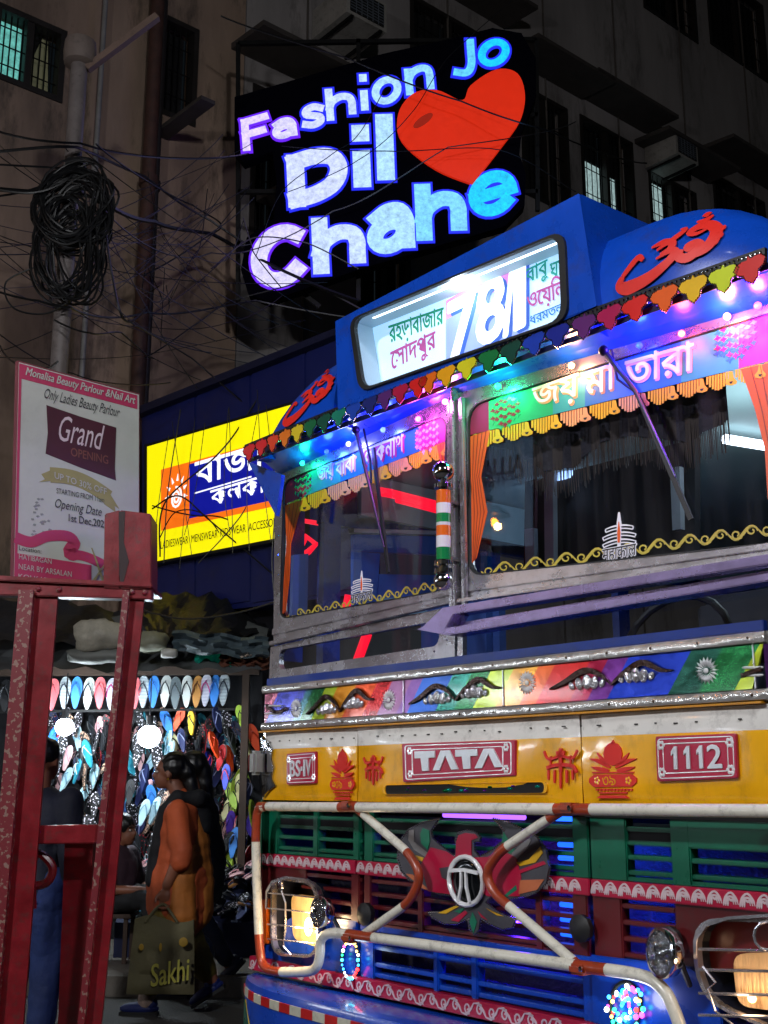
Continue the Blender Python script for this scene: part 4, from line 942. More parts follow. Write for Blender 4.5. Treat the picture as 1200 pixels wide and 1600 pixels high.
bp(MB().poly(HS, quad_rr(lq, .2), -.06, -.03), 'reflector', m_beam, True, parent=L1)
b_ = HS.P(482, 1448, -.0)
bp(MB().sph(b_, .026, 12, 0, (.8, .5, 1.3)), 'bulb', EM('bulb_hot', 'ffd79a', 22), True, parent=L1)
lamp('bulb_glow', b_+Vector((-.01, -.055, 0)), .9, (1, .7, .38), size=.015, parent=BUS)
lamp('headlight_glow', b_+Vector((0, -.09, 0)), 1.8, (1, .72, .4), size=.03, parent=BUS)
b2_ = HS.P(1175, 1560, .0); bp(MB().sph(b2_, .012, 10), 'bulb', EM('bulb_dim', 'ffc080', 6), True); lamp('bulb_glow', b2_+Vector((0, -.06, .01)), .55, (1, .68, .38), size=.03, parent=BUS)
# chrome hood
mb = MB(); hp = [(414, 1418), (415, 1392), (424, 1376), (446, 1369), (474, 1372), (492, 1384), (498, 1402), (499, 1420)]
a = [HS.P(*p, .05) for p in hp]; b = [HS.P(p[0]+9, p[1]+2, -.02) for p in hp]; a2 = [HS.P(p[0]+2, p[1]+4, .05) for p in hp]
n = len(hp); mb.add(a+b+a2, [(i, i+1, n+i+1, n+i) for i in range(n-1)]+[(i, i+1, 2*n+i+1, 2*n+i) for i in range(n-1)])
bp(mb, 'lamp_hood', m_alu, True, parent=L1)
bp(MB().lathe([(.02, 0), (.018, .01), (.0, .012)], HS.P(439, 1383, .05), HS.n, 14, sx=.7), 'hood_stud', m_chr, True, parent=L1)
for y0_ in (1398, 1422, 1447, 1470): bp(MB().tube([HS.P(418, y0_-3, .045), HS.P(460, y0_+1, .055), HS.P(495, y0_+5, .045)], .0032, 6), 'cage_wire', m_alu, parent=L1)
bp(MB().tube([HS.P(440, 1392, .05), HS.P(446, 1410, .055), HS.P(446, 1450, .055), HS.P(443, 1478, .05), HS.P(455, 1492, .04)], .0036, 6), 'cage_wire', m_alu, parent=L1)
bp(MB().ppx(HS, ((414, 1406), (423, 1404), (423, 1474), (413, 1474)), -.02, .02), 'indicator_lamp', M('amber_lens', 'd05c10', .25, emit='d05a10', es=.05, coat=.5), False, .004)
q2 = ((1086, 1436), (1290, 1440), (1290, 1640), (1098, 1560))
L2, qq, scl = headlight(q2, HS, False, None)
lq = [HS.px(*p) for p in ((1134, 1492), (1262, 1488), (1262, 1590), (1142, 1574))]
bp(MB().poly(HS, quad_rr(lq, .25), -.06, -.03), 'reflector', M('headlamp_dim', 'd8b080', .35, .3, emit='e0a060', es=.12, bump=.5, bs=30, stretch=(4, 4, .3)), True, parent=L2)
for y0_ in (1483, 1515, 1552, 1586): bp(MB().tube([HS.P(1092, y0_, .045), HS.P(1170, y0_+2, .055), HS.P(1280, y0_+4, .045)], .0042, 6), 'cage_wire', m_alu, parent=L2)
bp(MB().tube([HS.P(1098, 1510, .05), HS.P(1118, 1535, .05), HS.P(1106, 1545, .05), HS.P(1118, 1580, .05), HS.P(1150, 1605, .05)], .0032, 6), 'cage_wire', m_alu, parent=L2)
bp(MB().tube([HS.P(1198+20*math.cos(t*.524), 1462+22*math.sin(t*.524), .055) for t in range(12)], .004, 6, closed=True), 'cage_ring', m_alu, parent=L2)
mb = MB(); hp = [(1084, 1496), (1085, 1465), (1100, 1443), (1135, 1432), (1200, 1428), (1280, 1428)]
a = [HS.P(*p, .05) for p in hp]; b = [HS.P(p[0]+4, p[1]+3, -.02) for p in hp]; n = len(hp); a2 = [HS.P(p[0]+3, p[1]+5, .05) for p in hp]
mb.add(a+b+a2, [(i, i+1, n+i+1, n+i) for i in range(n-1)]+[(i, i+1, 2*n+i+1, 2*n+i) for i in range(n-1)]); bp(mb, 'lamp_hood', m_alu, True, parent=L2)
# ---- fog lamps
m_cry = M('lamp_crystal', 'c8ccd0', .06, 1., bump=1.0, bs=70, rvar=.03)
def fog(px_, py_, r, tilt):
    c = HS.P(px_, py_, .09); ax = (HS.n+Vector(tilt)).normalized(); L = empty('fog_lamp'); L.parent = BUS
    bp(MB().lathe([(r*.35, -.06), (r*.9, -.03), (r, 0), (r*.98, .008), (r*.86, .010), (r*.84, .004)], c, ax, 24), 'lamp_shell', m_chr, True, parent=L)
    mb = MB(); n = 18; vs = []
    for i in range(6):
        rr = r*.86*i/5; 
        for j in range(n): t = 2*math.pi*j/n; ux = ax.orthogonal().normalized(); uy = ax.cross(ux); vs.append(c+ax*(.006+.014*(1-(i/5)**2)+(.003 if (i+j) % 2 else -.003))+(ux*math.cos(t)+uy*math.sin(t))*rr)
    mb.add(vs, [(i*n+j, i*n+(j+1) % n, (i+1)*n+(j+1) % n, (i+1)*n+j) for i in range(5) for j in range(n)]); bp(mb, 'lamp_lens', m_cry, parent=L)
    bp(MB().sph(c+ax*.012-EZ*r*.35, r*.2, 8, 0, (1.4, .4, .9)), 'lens_glint', M('yellow_filter', 'b8a818', .1, .7), parent=L)  # yellow bead imitates a glint on the lens
    bp(MB().tube([c-ax*.05, c-ax*.05-EZ*r*1.3+Vector((0, .05, 0))], .008, 6), 'lamp_stem', m_blk, parent=L)
fog(499, 1425, .058, (-.1, 0, .1)); fog(1034, 1489, .068, (-.35, 0, .1))
for p in ((575, 1428), (912, 1450), (1050, 1470)): bp(MB().lathe([(.02, -.02), (.04, 0), (.042, .02), (.02, .03)], G.P(*p, .03), G.n, 10), 'horn', m_blk, True)
# ---- rings of coloured fairy lights
ledc = ['ff2a2a', '30a0ff', '20ff90', 'ffd060', 'ffffff', 'ff40c0', '40e0ff']
def ledring(cx, cy, rx, ry, n, jit, rr):
    o = bp(MB().tube([GB.P(cx+rx*math.cos(t*.314), cy+ry*math.sin(t*.314), .02) for t in range(20)], .006, 6, closed=True), 'fairy_light_ring', m_blk, True)
    for k in range(n):
        t = 2*math.pi*k/n; j = R.uniform(1-jit, 1+jit*.3); c = ledc[R.randrange(7)]
        bp(MB().sph(GB.P(cx+rx*j*math.cos(t), cy+ry*j*math.sin(t), .032), rr*R.uniform(.7, 1.3), 6), 'fairy_bulb', EM('led_'+c, c, 7), parent=o)
ledring(547, 1500, 13, 30, 24, .12, .0055); ledring(977, 1572, 24, 38, 56, .8, .0065)
lamp('fairy_glow', GB.P(547, 1500, .08), .25, (.6, .8, 1), parent=BUS); lamp('fairy_glow', GB.P(977, 1572, .1), .5, (.8, .8, 1), parent=BUS)
# ---- coloured bulbs under the visor
LB = front(.0)
for px_, py_, c, e in ((474, 724, '18ffa0', 2.2), (512, 706, '2040ff', 2.0), (546, 694, '7a80ff', 3.2), (600, 672, '3a50ff', 2.2), (655, 655, 'ff50e0', 3.5), (697, 628, 'ff80f0', 2.5), (779, 604, '20ffa0', 3.2), (894, 572, 'ffb080', 3.5), (1000, 540, '2038ff', 4.5), (1066, 522, 'ff5a50', 2), (1137, 495, 'ffa070', 4.0), (1185, 478, 'a040ff', 6.0), (1216, 468, '9040ff', 9.0)):
    S_ = PL if px_ < 712 else PR
    p = S_.P(px_, py_, .035)
    o = bp(MB().lathe([(.011, 0), (.011, .008), (.008, .013), (.0, .016)], p, S_.n, 12), 'visor_lamp', EM('visor_'+c, c, 9 if c[0:2] not in ('20', '2040') else 5), True)
    lamp('visor_light', p+S_.n*.03+Vector((0, 0, -.01)), e*(.5 if px_ == 474 else .9), H(c), size=.02, parent=BUS)
for p, c, e in (((-.15, .16, 1.22), '7a30ff', 3.0), ((.42, .16, 1.20), '1a50ff', 3.2), ((.1, .18, .98), '5020ff', 2.0), ((.5, .16, .98), '1030ff', 2.2)):
    bp(MB().sph(p, .01, 8), 'radiator_lamp', EM('rad_'+c, c, 10), parent=BUS); lamp('radiator_light', p, e*1.4, H(c), size=.02, parent=BUS)
for (x0, x1, c) in ((-.22, .18, '8a50ff'), (.30, .58, '2060ff')):
    for z in (1.29, 1.245): bp(MB().tube([(x0, .13, z), (x1, .13, z)], .009, 8), 'radiator_tube_lamp', EM('rt_'+c, c, 3), parent=BUS)
for z in (1.207, 1.165, 1.02, .975, .93): bp(MB().tube([(.33, .13, z), (.57, .13, z)], .008, 8), 'radiator_tube_lamp', EM('rt_blue', '1a5aff', 2.2), parent=BUS)
# ---- cabin interior
m_cin = M('cabin_dark', '101018', .7); m_cblue = M('cabin_blue', '2a5fc0', .5); m_ccl = M('cabin_ceiling', '9ab4b4', .6, var=.05)
bp(MB().box((0, 4.2, 2.86), (2.44, 7.6, .02)), 'cabin_ceiling', m_ccl)
bp(MB().box((0, .6, 1.25), (2.4, 1.1, .05)), 'cabin_floor', m_cin); bp(MB().box((0, .14, 1.78), (2.2, .2, .06)), 'dashboard', m_cin)
bp(MB().box((-1.24, 2.2, 1.5), (.03, 3.4, .8)), 'cabin_side_panel', m_cblue)
SI = Surf((-1.2, 0, 0), (0, 1, 0), (1, 0, 0), True); m_rail = M('rail_white', '9fb0c0', .4)
bp(MB().ppx(SI, ((548, 836), (700, 840), (700, 868), (548, 862)), 0, .02), 'door_panel', m_cblue); bp(MB().ppx(SI, ((545, 828), (700, 832), (700, 838), (545, 834)), 0, .04), 'window_rail', m_rail)
bp(MB().ppx(SI, ((548, 862), (590, 866), (582, 968), (548, 975)), 0, .02), 'door_panel', m_cblue); bp(MB().ppx(SI, ((590, 866), (700, 870), (700, 900), (590, 898)), 0, .02), 'door_panel', M('door_grey', '4a5468', .5)); bp(MB().ppx(SI, ((588, 898), (700, 900), (700, 930), (586, 936)), 0, .02), 'door_panel', m_cblue)
bp(MB().ppx(SI, ((586, 936), (700, 930), (700, 952), (582, 968)), 0, .03), 'door_sill', M('door_pale', '8fb8d8', .4)); bp(MB().ppx(SI, ((455, 868), (478, 866), (476, 960), (452, 962)), 0, .02), 'door_panel', M('door_dusk', '3a4a78', .5))
bp(MB().box((-1.18, 2.5, 2.74), (.03, 4.0, .2)), 'cabin_side_panel', m_ccl)
SQ_ = front(1.25)
bp(MB().ppx(SQ_, ((832, 600), (1088, 560), (1088, 900), (832, 940)), -.03, 0), 'cabin_partition', m_cin); bp(MB().ppx(SQ_, ((826, 650), (842, 648), (838, 930), (822, 935)), 0, .02), 'partition_curtain', M('curtain_maroon', '3a0f18', .9))
bp(MB().ppx(SQ_, ((1078, 590), (1092, 588), (1092, 900), (1078, 905)), 0, .03), 'partition_edge', m_cin)
for x_, y0_, y1_ in ((872, 735, 905), (842, 830, 915)): bp(MB().ppx(SQ_, ((x_-7, y0_), (x_+7, y0_-2), (x_+9, y1_), (x_-5, y1_+2)), .04, .07), 'grab_pole', M('pole_white', '8a9098', .4))
bp(MB().ppx(SQ_, ((1062, 735), (1077, 733), (1079, 830), (1066, 832)), .04, .07), 'grab_pole', M('pole_white', '8a9098', .4))
bp(MB().box((.2, 2.22, 1.6), (2.2, .03, .7)), 'cabin_bulkhead', M('bulk_teal', '35565c', .6)); bp(MB().box((.7, 2.21, 1.96), (1.1, .05, .05)), 'bulkhead_rail', m_alu)
def at_z(px_, py_, z): c = to_local(CAM); r = dir_local(ray(px_, py_)); return c+r*((z-c.z)/r.z)
bp(MB().tube([at_z(1133, 686, 2.79), at_z(1230, 702, 2.79)], .022, 8), 'cabin_tube_light', EM('tube_white', 'e8f4ff', 6))
bp(MB().lathe([(.08, 0), (.07, -.03), (.0, -.04)], (-.55, 1.3, 2.85), EZ, 14), 'cabin_dome_lamp', EM('dome_blue', '9fc4ff', 4)); lamp('cabin_light', (-.55, 1.3, 2.74), 5, (.5, .7, 1), size=.1, parent=BUS)  # added dome with a light, put in to brighten the blue side panels
lamp('cabin_light', at_z(1180, 700, 2.62), 9, (.8, .95, 1), size=.2, parent=BUS)
NE = front(.62); m_redrefl = EM('neon_red', 'ff1030', 1.5)  # glowing tubes in the cab imitate a red reflection on the glass
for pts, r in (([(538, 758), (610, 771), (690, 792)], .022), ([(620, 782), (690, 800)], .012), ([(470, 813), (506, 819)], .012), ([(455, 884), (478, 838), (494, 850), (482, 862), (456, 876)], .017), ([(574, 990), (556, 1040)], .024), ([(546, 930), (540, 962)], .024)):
    bp(MB().tube([NE.P(*p) for p in pts], r, 8), 'cabin_neon_tube', m_redrefl, True)
# fringed curtain inside the right windscreen
cs = front(.0); mb = MB()
fr_ = [(745, 700), (800, 712), (850, 745), (895, 740), (940, 700), (985, 690), (1030, 695), (1075, 700), (1140, 665)]
for i in range(len(fr_)-1):
    for k in range(26):
        t = k/26; a = lerp(fr_[i], fr_[i+1], t); S_ = PR; u, v = S_.px(*a, -.1); l = R.uniform(.05, .09)
        mb.add([S_.pt(u-.003, v+.10, -.1), S_.pt(u+.003, v+.10, -.1), S_.pt(u+.002+R.uniform(-.004, .004), v-l, -.1), S_.pt(u-.002, v-l, -.105)], [(0, 1, 2, 3)])
crt = bp(mb, 'curtain_tassel', M('tassel_brown', '40342e', .8), kind='stuff')
mb = MB(); vs = []
for i in range(41):
    t = i/40*(len(fr_)-1); k = min(len(fr_)-2, int(t)); a = lerp(fr_[k], fr_[k+1], t-k); u, v = PR.px(*a, -.1); w_ = .012*math.sin(i*1.9); vs += [tuple(PR.pt(u, v+.02, -.1+w_)), tuple(PR.pt(u, 2.82, -.1+w_*.5))]
mb.add(vs, [(2*i, 2*i+2, 2*i+3, 2*i+1) for i in range(40)]); bp(mb, 'pelmet_curtain', M('pelmet_cloth', '2c2830', .9, bump=.4, bs=40), True)
bp(MB().box((-.75, .75, 1.75), (.5, .12, .9)), 'cabin_seat', M('seat_blue', '27488c', .7), False, .04); bp(MB().box((.62, .95, 1.75), (.5, .12, .7)), 'cabin_seat', M('seat_dark', '171a24', .7), False, .04)
bp(MB().tube([(.62+.22*math.cos(t*.314), .42+.06*math.sin(t*.314), 1.83+.2*math.sin(t*.314)) for t in range(20)], .013, 8, closed=True), 'steering_wheel', m_blk, True)
# ================================================================ THE STREET
m_asph = M('asphalt', '34322f', .8, var=.3, vs=2.5, dirt=.5, bump=.5, bs=60)
m_pave = M('pavement_concrete', '5a544c', .75, var=.25, vs=2, dirt=.6, bump=.4, bs=30)
tag(MB().add([(-60, -40, 0), (60, -40, 0), (60, 70, 0), (-60, 70, 0)], [(0, 1, 2, 3)]).build('ground', m_asph), kind='structure')
# facade frame: behind the stalls, running right and away
FO = Vector((-3.5, 12, 0)); FA = Surf(FO, EY, EX)
def fpt(u, v, d=0): return FA.pt(u, v, d)
# pavement with kerb under the stall
kb = wall_at(600, 8.35, (1, -.05, 0))
pv = MB(); pv.add([(-14, 8.9, 0), (3.2, 8.1, 0), (3.2, 30, 0), (-14, 30, 0), (-14, 8.9, .13), (3.2, 8.1, .13), (3.2, 30, .13), (-14, 30, .13)], [(4, 5, 6, 7), (0, 1, 5, 4), (1, 2, 6, 5), (3, 0, 4, 7)])
tag(pv.build('pavement', m_pave), kind='structure')
m_wall = M('stained_plaster', '857060', .85, var=.5, vs=.7, dirt=.9, bump=.4, bs=6, stretch=(1, 1, .28))
m_wall2 = M('grey_plaster', '8c8684', .85, var=.3, vs=.6, dirt=.7, bump=.4, bs=6, stretch=(1, 1, .25))
m_fr = M('window_wood', '1c1714', .6, var=.3); m_ch = M('sunshade_concrete', '38322f', .8, var=.3, dirt=.5); m_iron = M('iron_grille', '141414', .5, .5)
def facade_block(name, u0, u1, z1, mat, holes, lab, depth=8, z0=0):
    """wall sheet with real window openings: split in columns around the holes; holes = (u0,u1,z0,z1)"""
    root = empty(name, FA.pt(u0, 0), 0, lab, 'building'); M_ = Matrix.Translation(-root.location)
    us = sorted({u0, u1, *[h[0] for h in holes], *[h[1] for h in holes]}); mb = MB()
    for a, b in zip(us, us[1:]):
        hs = sorted([h for h in holes if h[0] <= a+1e-6 and h[1] >= b-1e-6], key=lambda h: h[2]); z = z0
        for h in hs:
            if h[2] > z: mb.poly(FA, [(a, z), (b, z), (b, h[2]), (a, h[2])], -.3, 0)
            z = h[3]
        mb.poly(FA, [(a, z), (b, z), (b, z1), (a, z1)], -.3, 0)
    mb.v = [tuple(Vector(v)-root.location) for v in mb.v]
    w_ = mb.build('wall', mat, root)
    return root
def loc(mb, root): mb.v = [tuple(Vector(v)-root.location) for v in mb.v]; return mb
m_litT = M('lit_room_teal', '80b0a8', .8, emit='6fd0c4', es=.55, evar=.5); m_litG = M('lit_room_grey', 'b0c0c0', .8, emit='b8d8d8', es=.55, evar=.4)
m_darkroom = M('dark_room', '08080a', .8)
def window(root, h, lit=None, bars=True, panes=2, arch=False, chajja=None, shut=False):
    u0, u1, z0, z1 = h
    f = loc(MB().ring(FA, [(u1, z1), (u0, z1), (u0, z0), (u1, z0)], [(u1-.07, z1-.07), (u0+.07, z1-.07), (u0+.07, z0+.07), (u1-.07, z0+.07)], -.14, .02), root).build('window', m_fr, root)
    for k in range(panes):
        a = u0+.07+(u1-u0-.14)*k/panes; b = u0+.07+(u1-u0-.14)*(k+1)/panes
        m_ = (lit if (lit and not (shut and k == 1)) else None) or m_darkroom
        loc(MB().poly(FA, [(a+.03, z0+.07), (b-.03, z0+.07), (b-.03, z1-.07), (a+.03, z1-.07)], -.24, -.2), root).build('room_glow' if lit else 'pane', m_, f)
        loc(MB().poly(FA, [(b-.04, z0+.05), (b+.04, z0+.05), (b+.04, z1-.05), (b-.04, z1-.05)], -.1, .0), root).build('mullion', m_fr, f) if k < panes-1 else None
        if bars:
            mb = MB()
            for j in range(1, 5): x = a+(b-a)*j/5; mb.obox(FA.pt(x, z0+.07, -.05), FA.pt(x, z1-.07, -.05), .014, .014)
            for j in range(1, 4): z = z0+(z1-z0)*j/4; mb.obox(FA.pt(a, z, -.05), FA.pt(b, z, -.05), .012, .012)
            loc(mb, root).build('window_bars', m_iron, f, kind='stuff')
    if chajja: sunshade(root, *chajja)
    return f
def sunshade(root, u0, u1, z, d, th=.09):
    mb = MB(); a = [FA.pt(u, z_, d_) for u in (u0, u1) for z_, d_ in ((z, 0), (z+th, 0), (z+th*.8-.05, d), (z-.05, d))]
    mb.add(a, [(0, 1, 2, 3), (7, 6, 5, 4), (0, 4, 5, 1), (1, 5, 6, 2), (2, 6, 7, 3), (3, 7, 4, 0)]); loc(mb, root); return mb.build('sunshade', m_ch, root)
def fr2(pxs):
    """hole in facade coordinates from two opposite pixels"""
    (x0, y0), (x1, y1) = pxs; a = FA.px(x0, y0); b = FA.px(x1, y1); return (a[0], b[0], min(a[1], b[1]), max(a[1], b[1]))
def hole(xl, xr, yt, yb):
    a = FA.px(xl, yt); b = FA.px(xl, yb); c = FA.px(xr, yt); return (a[0], c[0], b[1], a[1])
hL = hole(-6, 108, 2, 122); hD = hole(252, 312, 20, 178)
hT = hole(250, 330, -60, 2)
left = facade_block('apartment_building', -6, FA.px(372, 400)[0], 24, m_wall, [hL, hD], 'brown stained plaster apartment block with a lit teal barred window behind the cable pole')
window(left, hL, m_litT, shut=True); window(left, hD, None, panes=1)
# curtain in the lit window
cmb = MB(); ua, ub = hL[1]-.45, hL[1]-.1
cmb.poly(FA, [(ua, hL[2]+.1), (ub, hL[2]+.1), (ub-.05, hL[3]-.1), (ub-.12, hL[3]-.1)], -.19, -.17); loc(cmb, left).build('curtain', M('curtain_beige', '8a8468', .8, emit='6a7050', es=.12), left)
u_r = FA.px(372, 400)[0]
rights = [hole(905, 985, 178, 330), hole(1012, 1084, 262, 345), hole(812, 884, 130, 300), hole(1112, 1190, 270, 345), hole(640, 760, -10, 150), hole(1000, 1080, -80, 8), hole(1100, 1185, -60, 62), hole(560, 640, 340, 520), hole(395, 470, 130, 420)]
right = facade_block('concrete_apartment_block', u_r+.02, 36, 30, m_wall2, rights, 'dark grey concrete apartment block with sunshades and two lit barred windows above the bus')
for k, h in enumerate(rights):
    lit = None
    if k == 0:
        hh = hole(905, 985, 225, 330); window(right, h, None, chajja=None)
        a, b = h[0]+.12, h[0]+(h[1]-h[0])*.47
        loc(MB().poly(FA, [(a, h[2]+.1), (b, h[2]+.1), (b, h[2]+(h[3]-h[2])*.62), (a, h[2]+(h[3]-h[2])*.62)], -.19, -.17), right).build('lit_pane', m_litG, right)
        loc(MB().poly(FA, [(b+.3, h[2]+.1), (b+.42, h[2]+.1), (b+.42, h[2]+(h[3]-h[2])*.58), (b+.3, h[2]+(h[3]-h[2])*.58)], -.19, -.17), right).build('lit_pane', m_litG, right)
    elif k == 1:
        window(right, h, None); a, b = h[0]+.1, h[0]+(h[1]-h[0])*.42
        loc(MB().poly(FA, [(a, h[2]+.05), (b, h[2]+.05), (b, h[3]-.12), (a, h[3]-.12)], -.19, -.17), right).build('lit_pane', m_litG, right)
    else: window(right, h, None)
    top = h[3]+.35; sunshade(right, h[0]-.35, h[1]+.4, top, .75)
# vertical panel joints
mb = MB()
for px_ in (960, 1062, 1160, 850, 700, 560, 480):
    u = FA.px(px_, 80)[0]; mb.obox(FA.pt(u, 2, .0), FA.pt(u, 29, .0), .03, .05)
loc(mb, right).build('wall_joint', M('joint_dark', '4a443f', .9), right, kind='stuff')
# projecting slabs and ledges on the left block
sunshade(left, *[FA.px(x, 210)[0] for x in (240, 262)], FA.px(250, 215)[1], 1.1, .06)
sunshade(right, FA.px(400, 300)[0], FA.px(500, 300)[0], FA.px(440, 330)[1], .5, .1)
# air conditioners
def aircon(quad_u, z0, z1, d, lab):
    u0, u1 = quad_u; o = empty('air_conditioner', FA.pt(u0, z0, 0), 0, lab, 'air conditioner', 'window air conditioners')
    b = MB(); b.poly(FA, [(u0, z0), (u1, z0), (u1, z1), (u0, z1)], .02, d); loc(b, o).build('casing', M('ac_white', '8e8a84', .5, dirt=.5), o)
    g_ = MB(); g_.poly(FA, [(u0+.06, z0+.05), (u1-.06, z0+.05), (u1-.06, z1-.05), (u0+.06, z1-.05)], d, d+.012); loc(g_, o).build('grille', m_void, o)
    sl_ = MB()
    for k in range(1, 8): z = z0+.05+(z1-z0-.1)*k/8; sl_.obox(FA.pt(u0+.06, z, d+.014), FA.pt(u1-.06, z, d+.014), .01, .012)
    for k in range(1, 6): u = u0+.06+(u1-u0-.12)*k/6; sl_.obox(FA.pt(u, z0+.05, d+.014), FA.pt(u, z1-.05, d+.014), .01, .012)
    loc(sl_, o).build('grille_bar', M('ac_bar', '50565e', .5), o, kind='stuff')
    br = MB()
    for u in (u0+.1, u1-.1): br.obox(FA.pt(u, z0-.02, .0), FA.pt(u, z0-.02, d), .04, .04)
    loc(br, o).build('bracket', m_iron, o)
a = FA.px(1055, 205, .7); b = FA.px(1088, 255, .7); aircon((a[0], FA.px(1088, 210, .7)[0]), FA.px(1055, 238, .7)[1], a[1], .7, 'box air conditioner under a sunshade above a lit window of the grey block')
a = FA.px(542, -28, .8); aircon((a[0], FA.px(604, -28, .8)[0]), FA.px(542, 18, .8)[1], a[1], .8, 'pale box air conditioner hanging high above the Fashion sign')
# drain pipes
def pipe(name, pts, r, mat, lab, cat='pipe', grp=None, rings=True):
    o = MB().tube(pts, r, 10).build(name, mat, None, True); tag(o, lab, cat, grp)
    if rings:
        for k in range(1, 5):
            p = Vector(pts[0]).lerp(Vector(pts[-1]), k/5); MB().tube([p-EZ*.06, p+EZ*.06], r*1.35, 10).build('pipe_collar', mat, o, True)
    return o
m_rp = M('rusty_pipe', '40261e', .7, var=.4, vs=8, dirt=.5); m_pv = M('grey_pipe', '7c7a78', .5, dirt=.4)
def FP(x, y, d): return FA.P(x, y, d)
x_ = FA.px(226, 400, .25)[0]; pipe('drain_pipe', [FA.pt(x_, 2.5, .25), FA.pt(x_, 17, .25)], .085, m_rp, 'thick rusty red drain pipe running down the wall right of the cable coil', grp='drain pipes')
x_ = FA.px(237, 400, .2)[0]; pipe('drain_pipe', [FA.pt(x_, 2.5, .2), FA.pt(x_, 17, .2)], .045, M('dark_pipe', '221c1c', .6), 'dark thin drain pipe just beside the rusty red one', grp='drain pipes')
x_ = FA.px(146, 300, .15)[0]; pipe('drain_pipe', [FA.pt(x_, 2.5, .15), FA.pt(x_, 17, .15)], .03, m_pv, 'slim grey pipe on the wall right behind the cable pole', grp='drain pipes')
# cable pole with pale top, cable coil
PW = wall_at(115, 9.3)
p0 = PW.P(112, 1150); p1 = PW.P(124, 100)
pole = empty('cable_pole', (p0.x, p0.y, 0), 0, 'pale steel pole behind the beauty parlour poster carrying a huge black cable coil', 'pole')
tp = p1-pole.location; bt = Vector((0, 0, 0)); bt = Vector(((p0.x-p1.x)*1.0*0, 0, 0))
MB().tube([(tp.x*.9-.02, 0, 0), (tp.x, 0, tp.z)], .075, 14).build('shaft', M('pole_paint', '68605e', .5, dirt=.5, vs=6), pole, True)
MB().lathe([(.075, -.02), (.14, 0), (.15, .1), (.14, .22), (.05, .26)], tp, EZ, 16).build('pole_cap', M('cap_beige', '6a5e58', .6, dirt=.4), pole, True)
q_ = wall_at(115, 9.3)
MB().obox(q_.P(136, 108)-pole.location, q_.P(246, 26)-pole.location+Vector((0, .0, 0)), .07, .06).build('stay_bar', M('stay_brown', '6a564c', .7, dirt=.4), pole)
c0 = PW.P(117, 330, .12); MB().box(PW.P(117, 278, .12)-pole.location+Vector((0, 0, 0)), (.16, .14, .35)).build('junction_box', m_blk, pole, bevel=.02)
m_cab = M('cable_black', '0a0a0c', .45, var=.4)
coil = empty('cable_coil', c0, 0, 'tangled black coil of spare cables strapped round the pale pole', 'cable coil')
for (rx, rz, n, jt, dz, nm) in ((.30, .34, 34, .22, 0, 'cable_loop'), (.25, .46, 22, .30, -.38, 'cable_loop')):
    for k in range(n):
        a = rx*R.uniform(1-jt*1.4, 1.15); b = rz*R.uniform(1-jt, 1.12); ox, oz = R.uniform(-.05, .05), R.uniform(-.08, .08)+dz; ph = R.uniform(0, 6.28); tl_ = R.uniform(-.3, .3)
        pts = []
        for i in range(28):
            t = 2*math.pi*i/28; x = a*math.cos(t)+.02*math.sin(3*t+ph); z = b*math.sin(t)+.02*math.cos(2*t+ph)
            pts.append((ox+x*math.cos(tl_)-z*math.sin(tl_), -.06+R.uniform(-.012, .012)+.05*math.sin(t+ph)+R.uniform(-.04, .04)*0+.004*k*.6*(-1)**k, oz+z))
        MB().tube(pts, R.uniform(.007, .013), 5, closed=True).build(nm, m_cab, coil, True)
# Bazar sign wall: at right angles to the facade, nearer on the right
a_ = math.atan2(2060, 1849); SBK = wall_at(238, 11, (math.sin(a_), -math.cos(a_), 0))
shop = empty('clothing_shop_front', SBK.P(238, 1225), 0, 'dark navy shop fascia wall that carries the yellow lit sign', 'shop front')
m_navy = M('navy_fascia', '0a1550', .45, var=.15, vs=1.2, dirt=.2)
mb = MB(); mb.ppx(SBK, ((214, 642), (730, 440), (730, 905), (214, 968)), -.35, -.06)
loc(mb, shop).build('fascia', m_navy, shop)
for k in range(6):
    x0 = 214+k*86; yt = 642-(x0-214)*.391; mb = MB(); mb.ppx(SBK, ((x0+2, yt+3), (x0+84, yt+3-32), (x0+84, 958-(x0-214)*.122-10), (x0+2, 962-(x0-214)*.122)), -.06, -.045)
    loc(mb, shop).build('panel', m_navy, shop)
mb = MB(); mb.ppx(SBK, ((214, 640), (730, 436), (730, 446), (214, 652)), -.06, .05); loc(mb, shop).build('coping', M('navy_dark', '060b2c', .5), shop)
mb = MB(); mb.ppx(SBK, ((222, 965), (730, 905), (730, 1225), (222, 1225)), -.36, -.3); loc(mb, shop).build('shop_shutter', M('shutter_dark', '14151c', .6, .3), shop)
sg = empty('shop_sign', SBK.P(238, 880), 0, 'yellow backlit sign with a navy panel in Bengali and LADIESWEAR MENSWEAR KIDSWEAR lettering', 'sign')
def sg_(mb, n, m, **k): return loc(mb, sg).build(n, m, sg, **k)
SQ = ((238, 700), (474, 632), (474, 836), (238, 881))
m_y = M('sign_yellow', 'e8e000', .5, emit='f6ea00', es=.85, var=.02); m_o = M('sign_orange', 'f07010', .5, emit='f06c10', es=.85, var=.02); m_b = M('sign_blue', '0a1496', .5, emit='0612a0', es=.6, var=.02); m_w = M('sign_white', 'ffffff', .5, emit='f4f6ff', es=.95, var=.02); m_k = M('sign_black', '141408', .6)
mb = MB(); mb.ppx(SBK, ((233, 697), (478, 626), (478, 841), (233, 886)), -.05, .06); sg_(mb, 'sign_case', M('sign_case', '191a14', .5, .4))
mb = MB(); mb.ppx(SBK, SQ, .06, .064); sg_(mb, 'sign_face', m_y)
yl = lambda x, t: (700-.2886*(x-238))*(1-t)+(881-.189*(x-238))*t
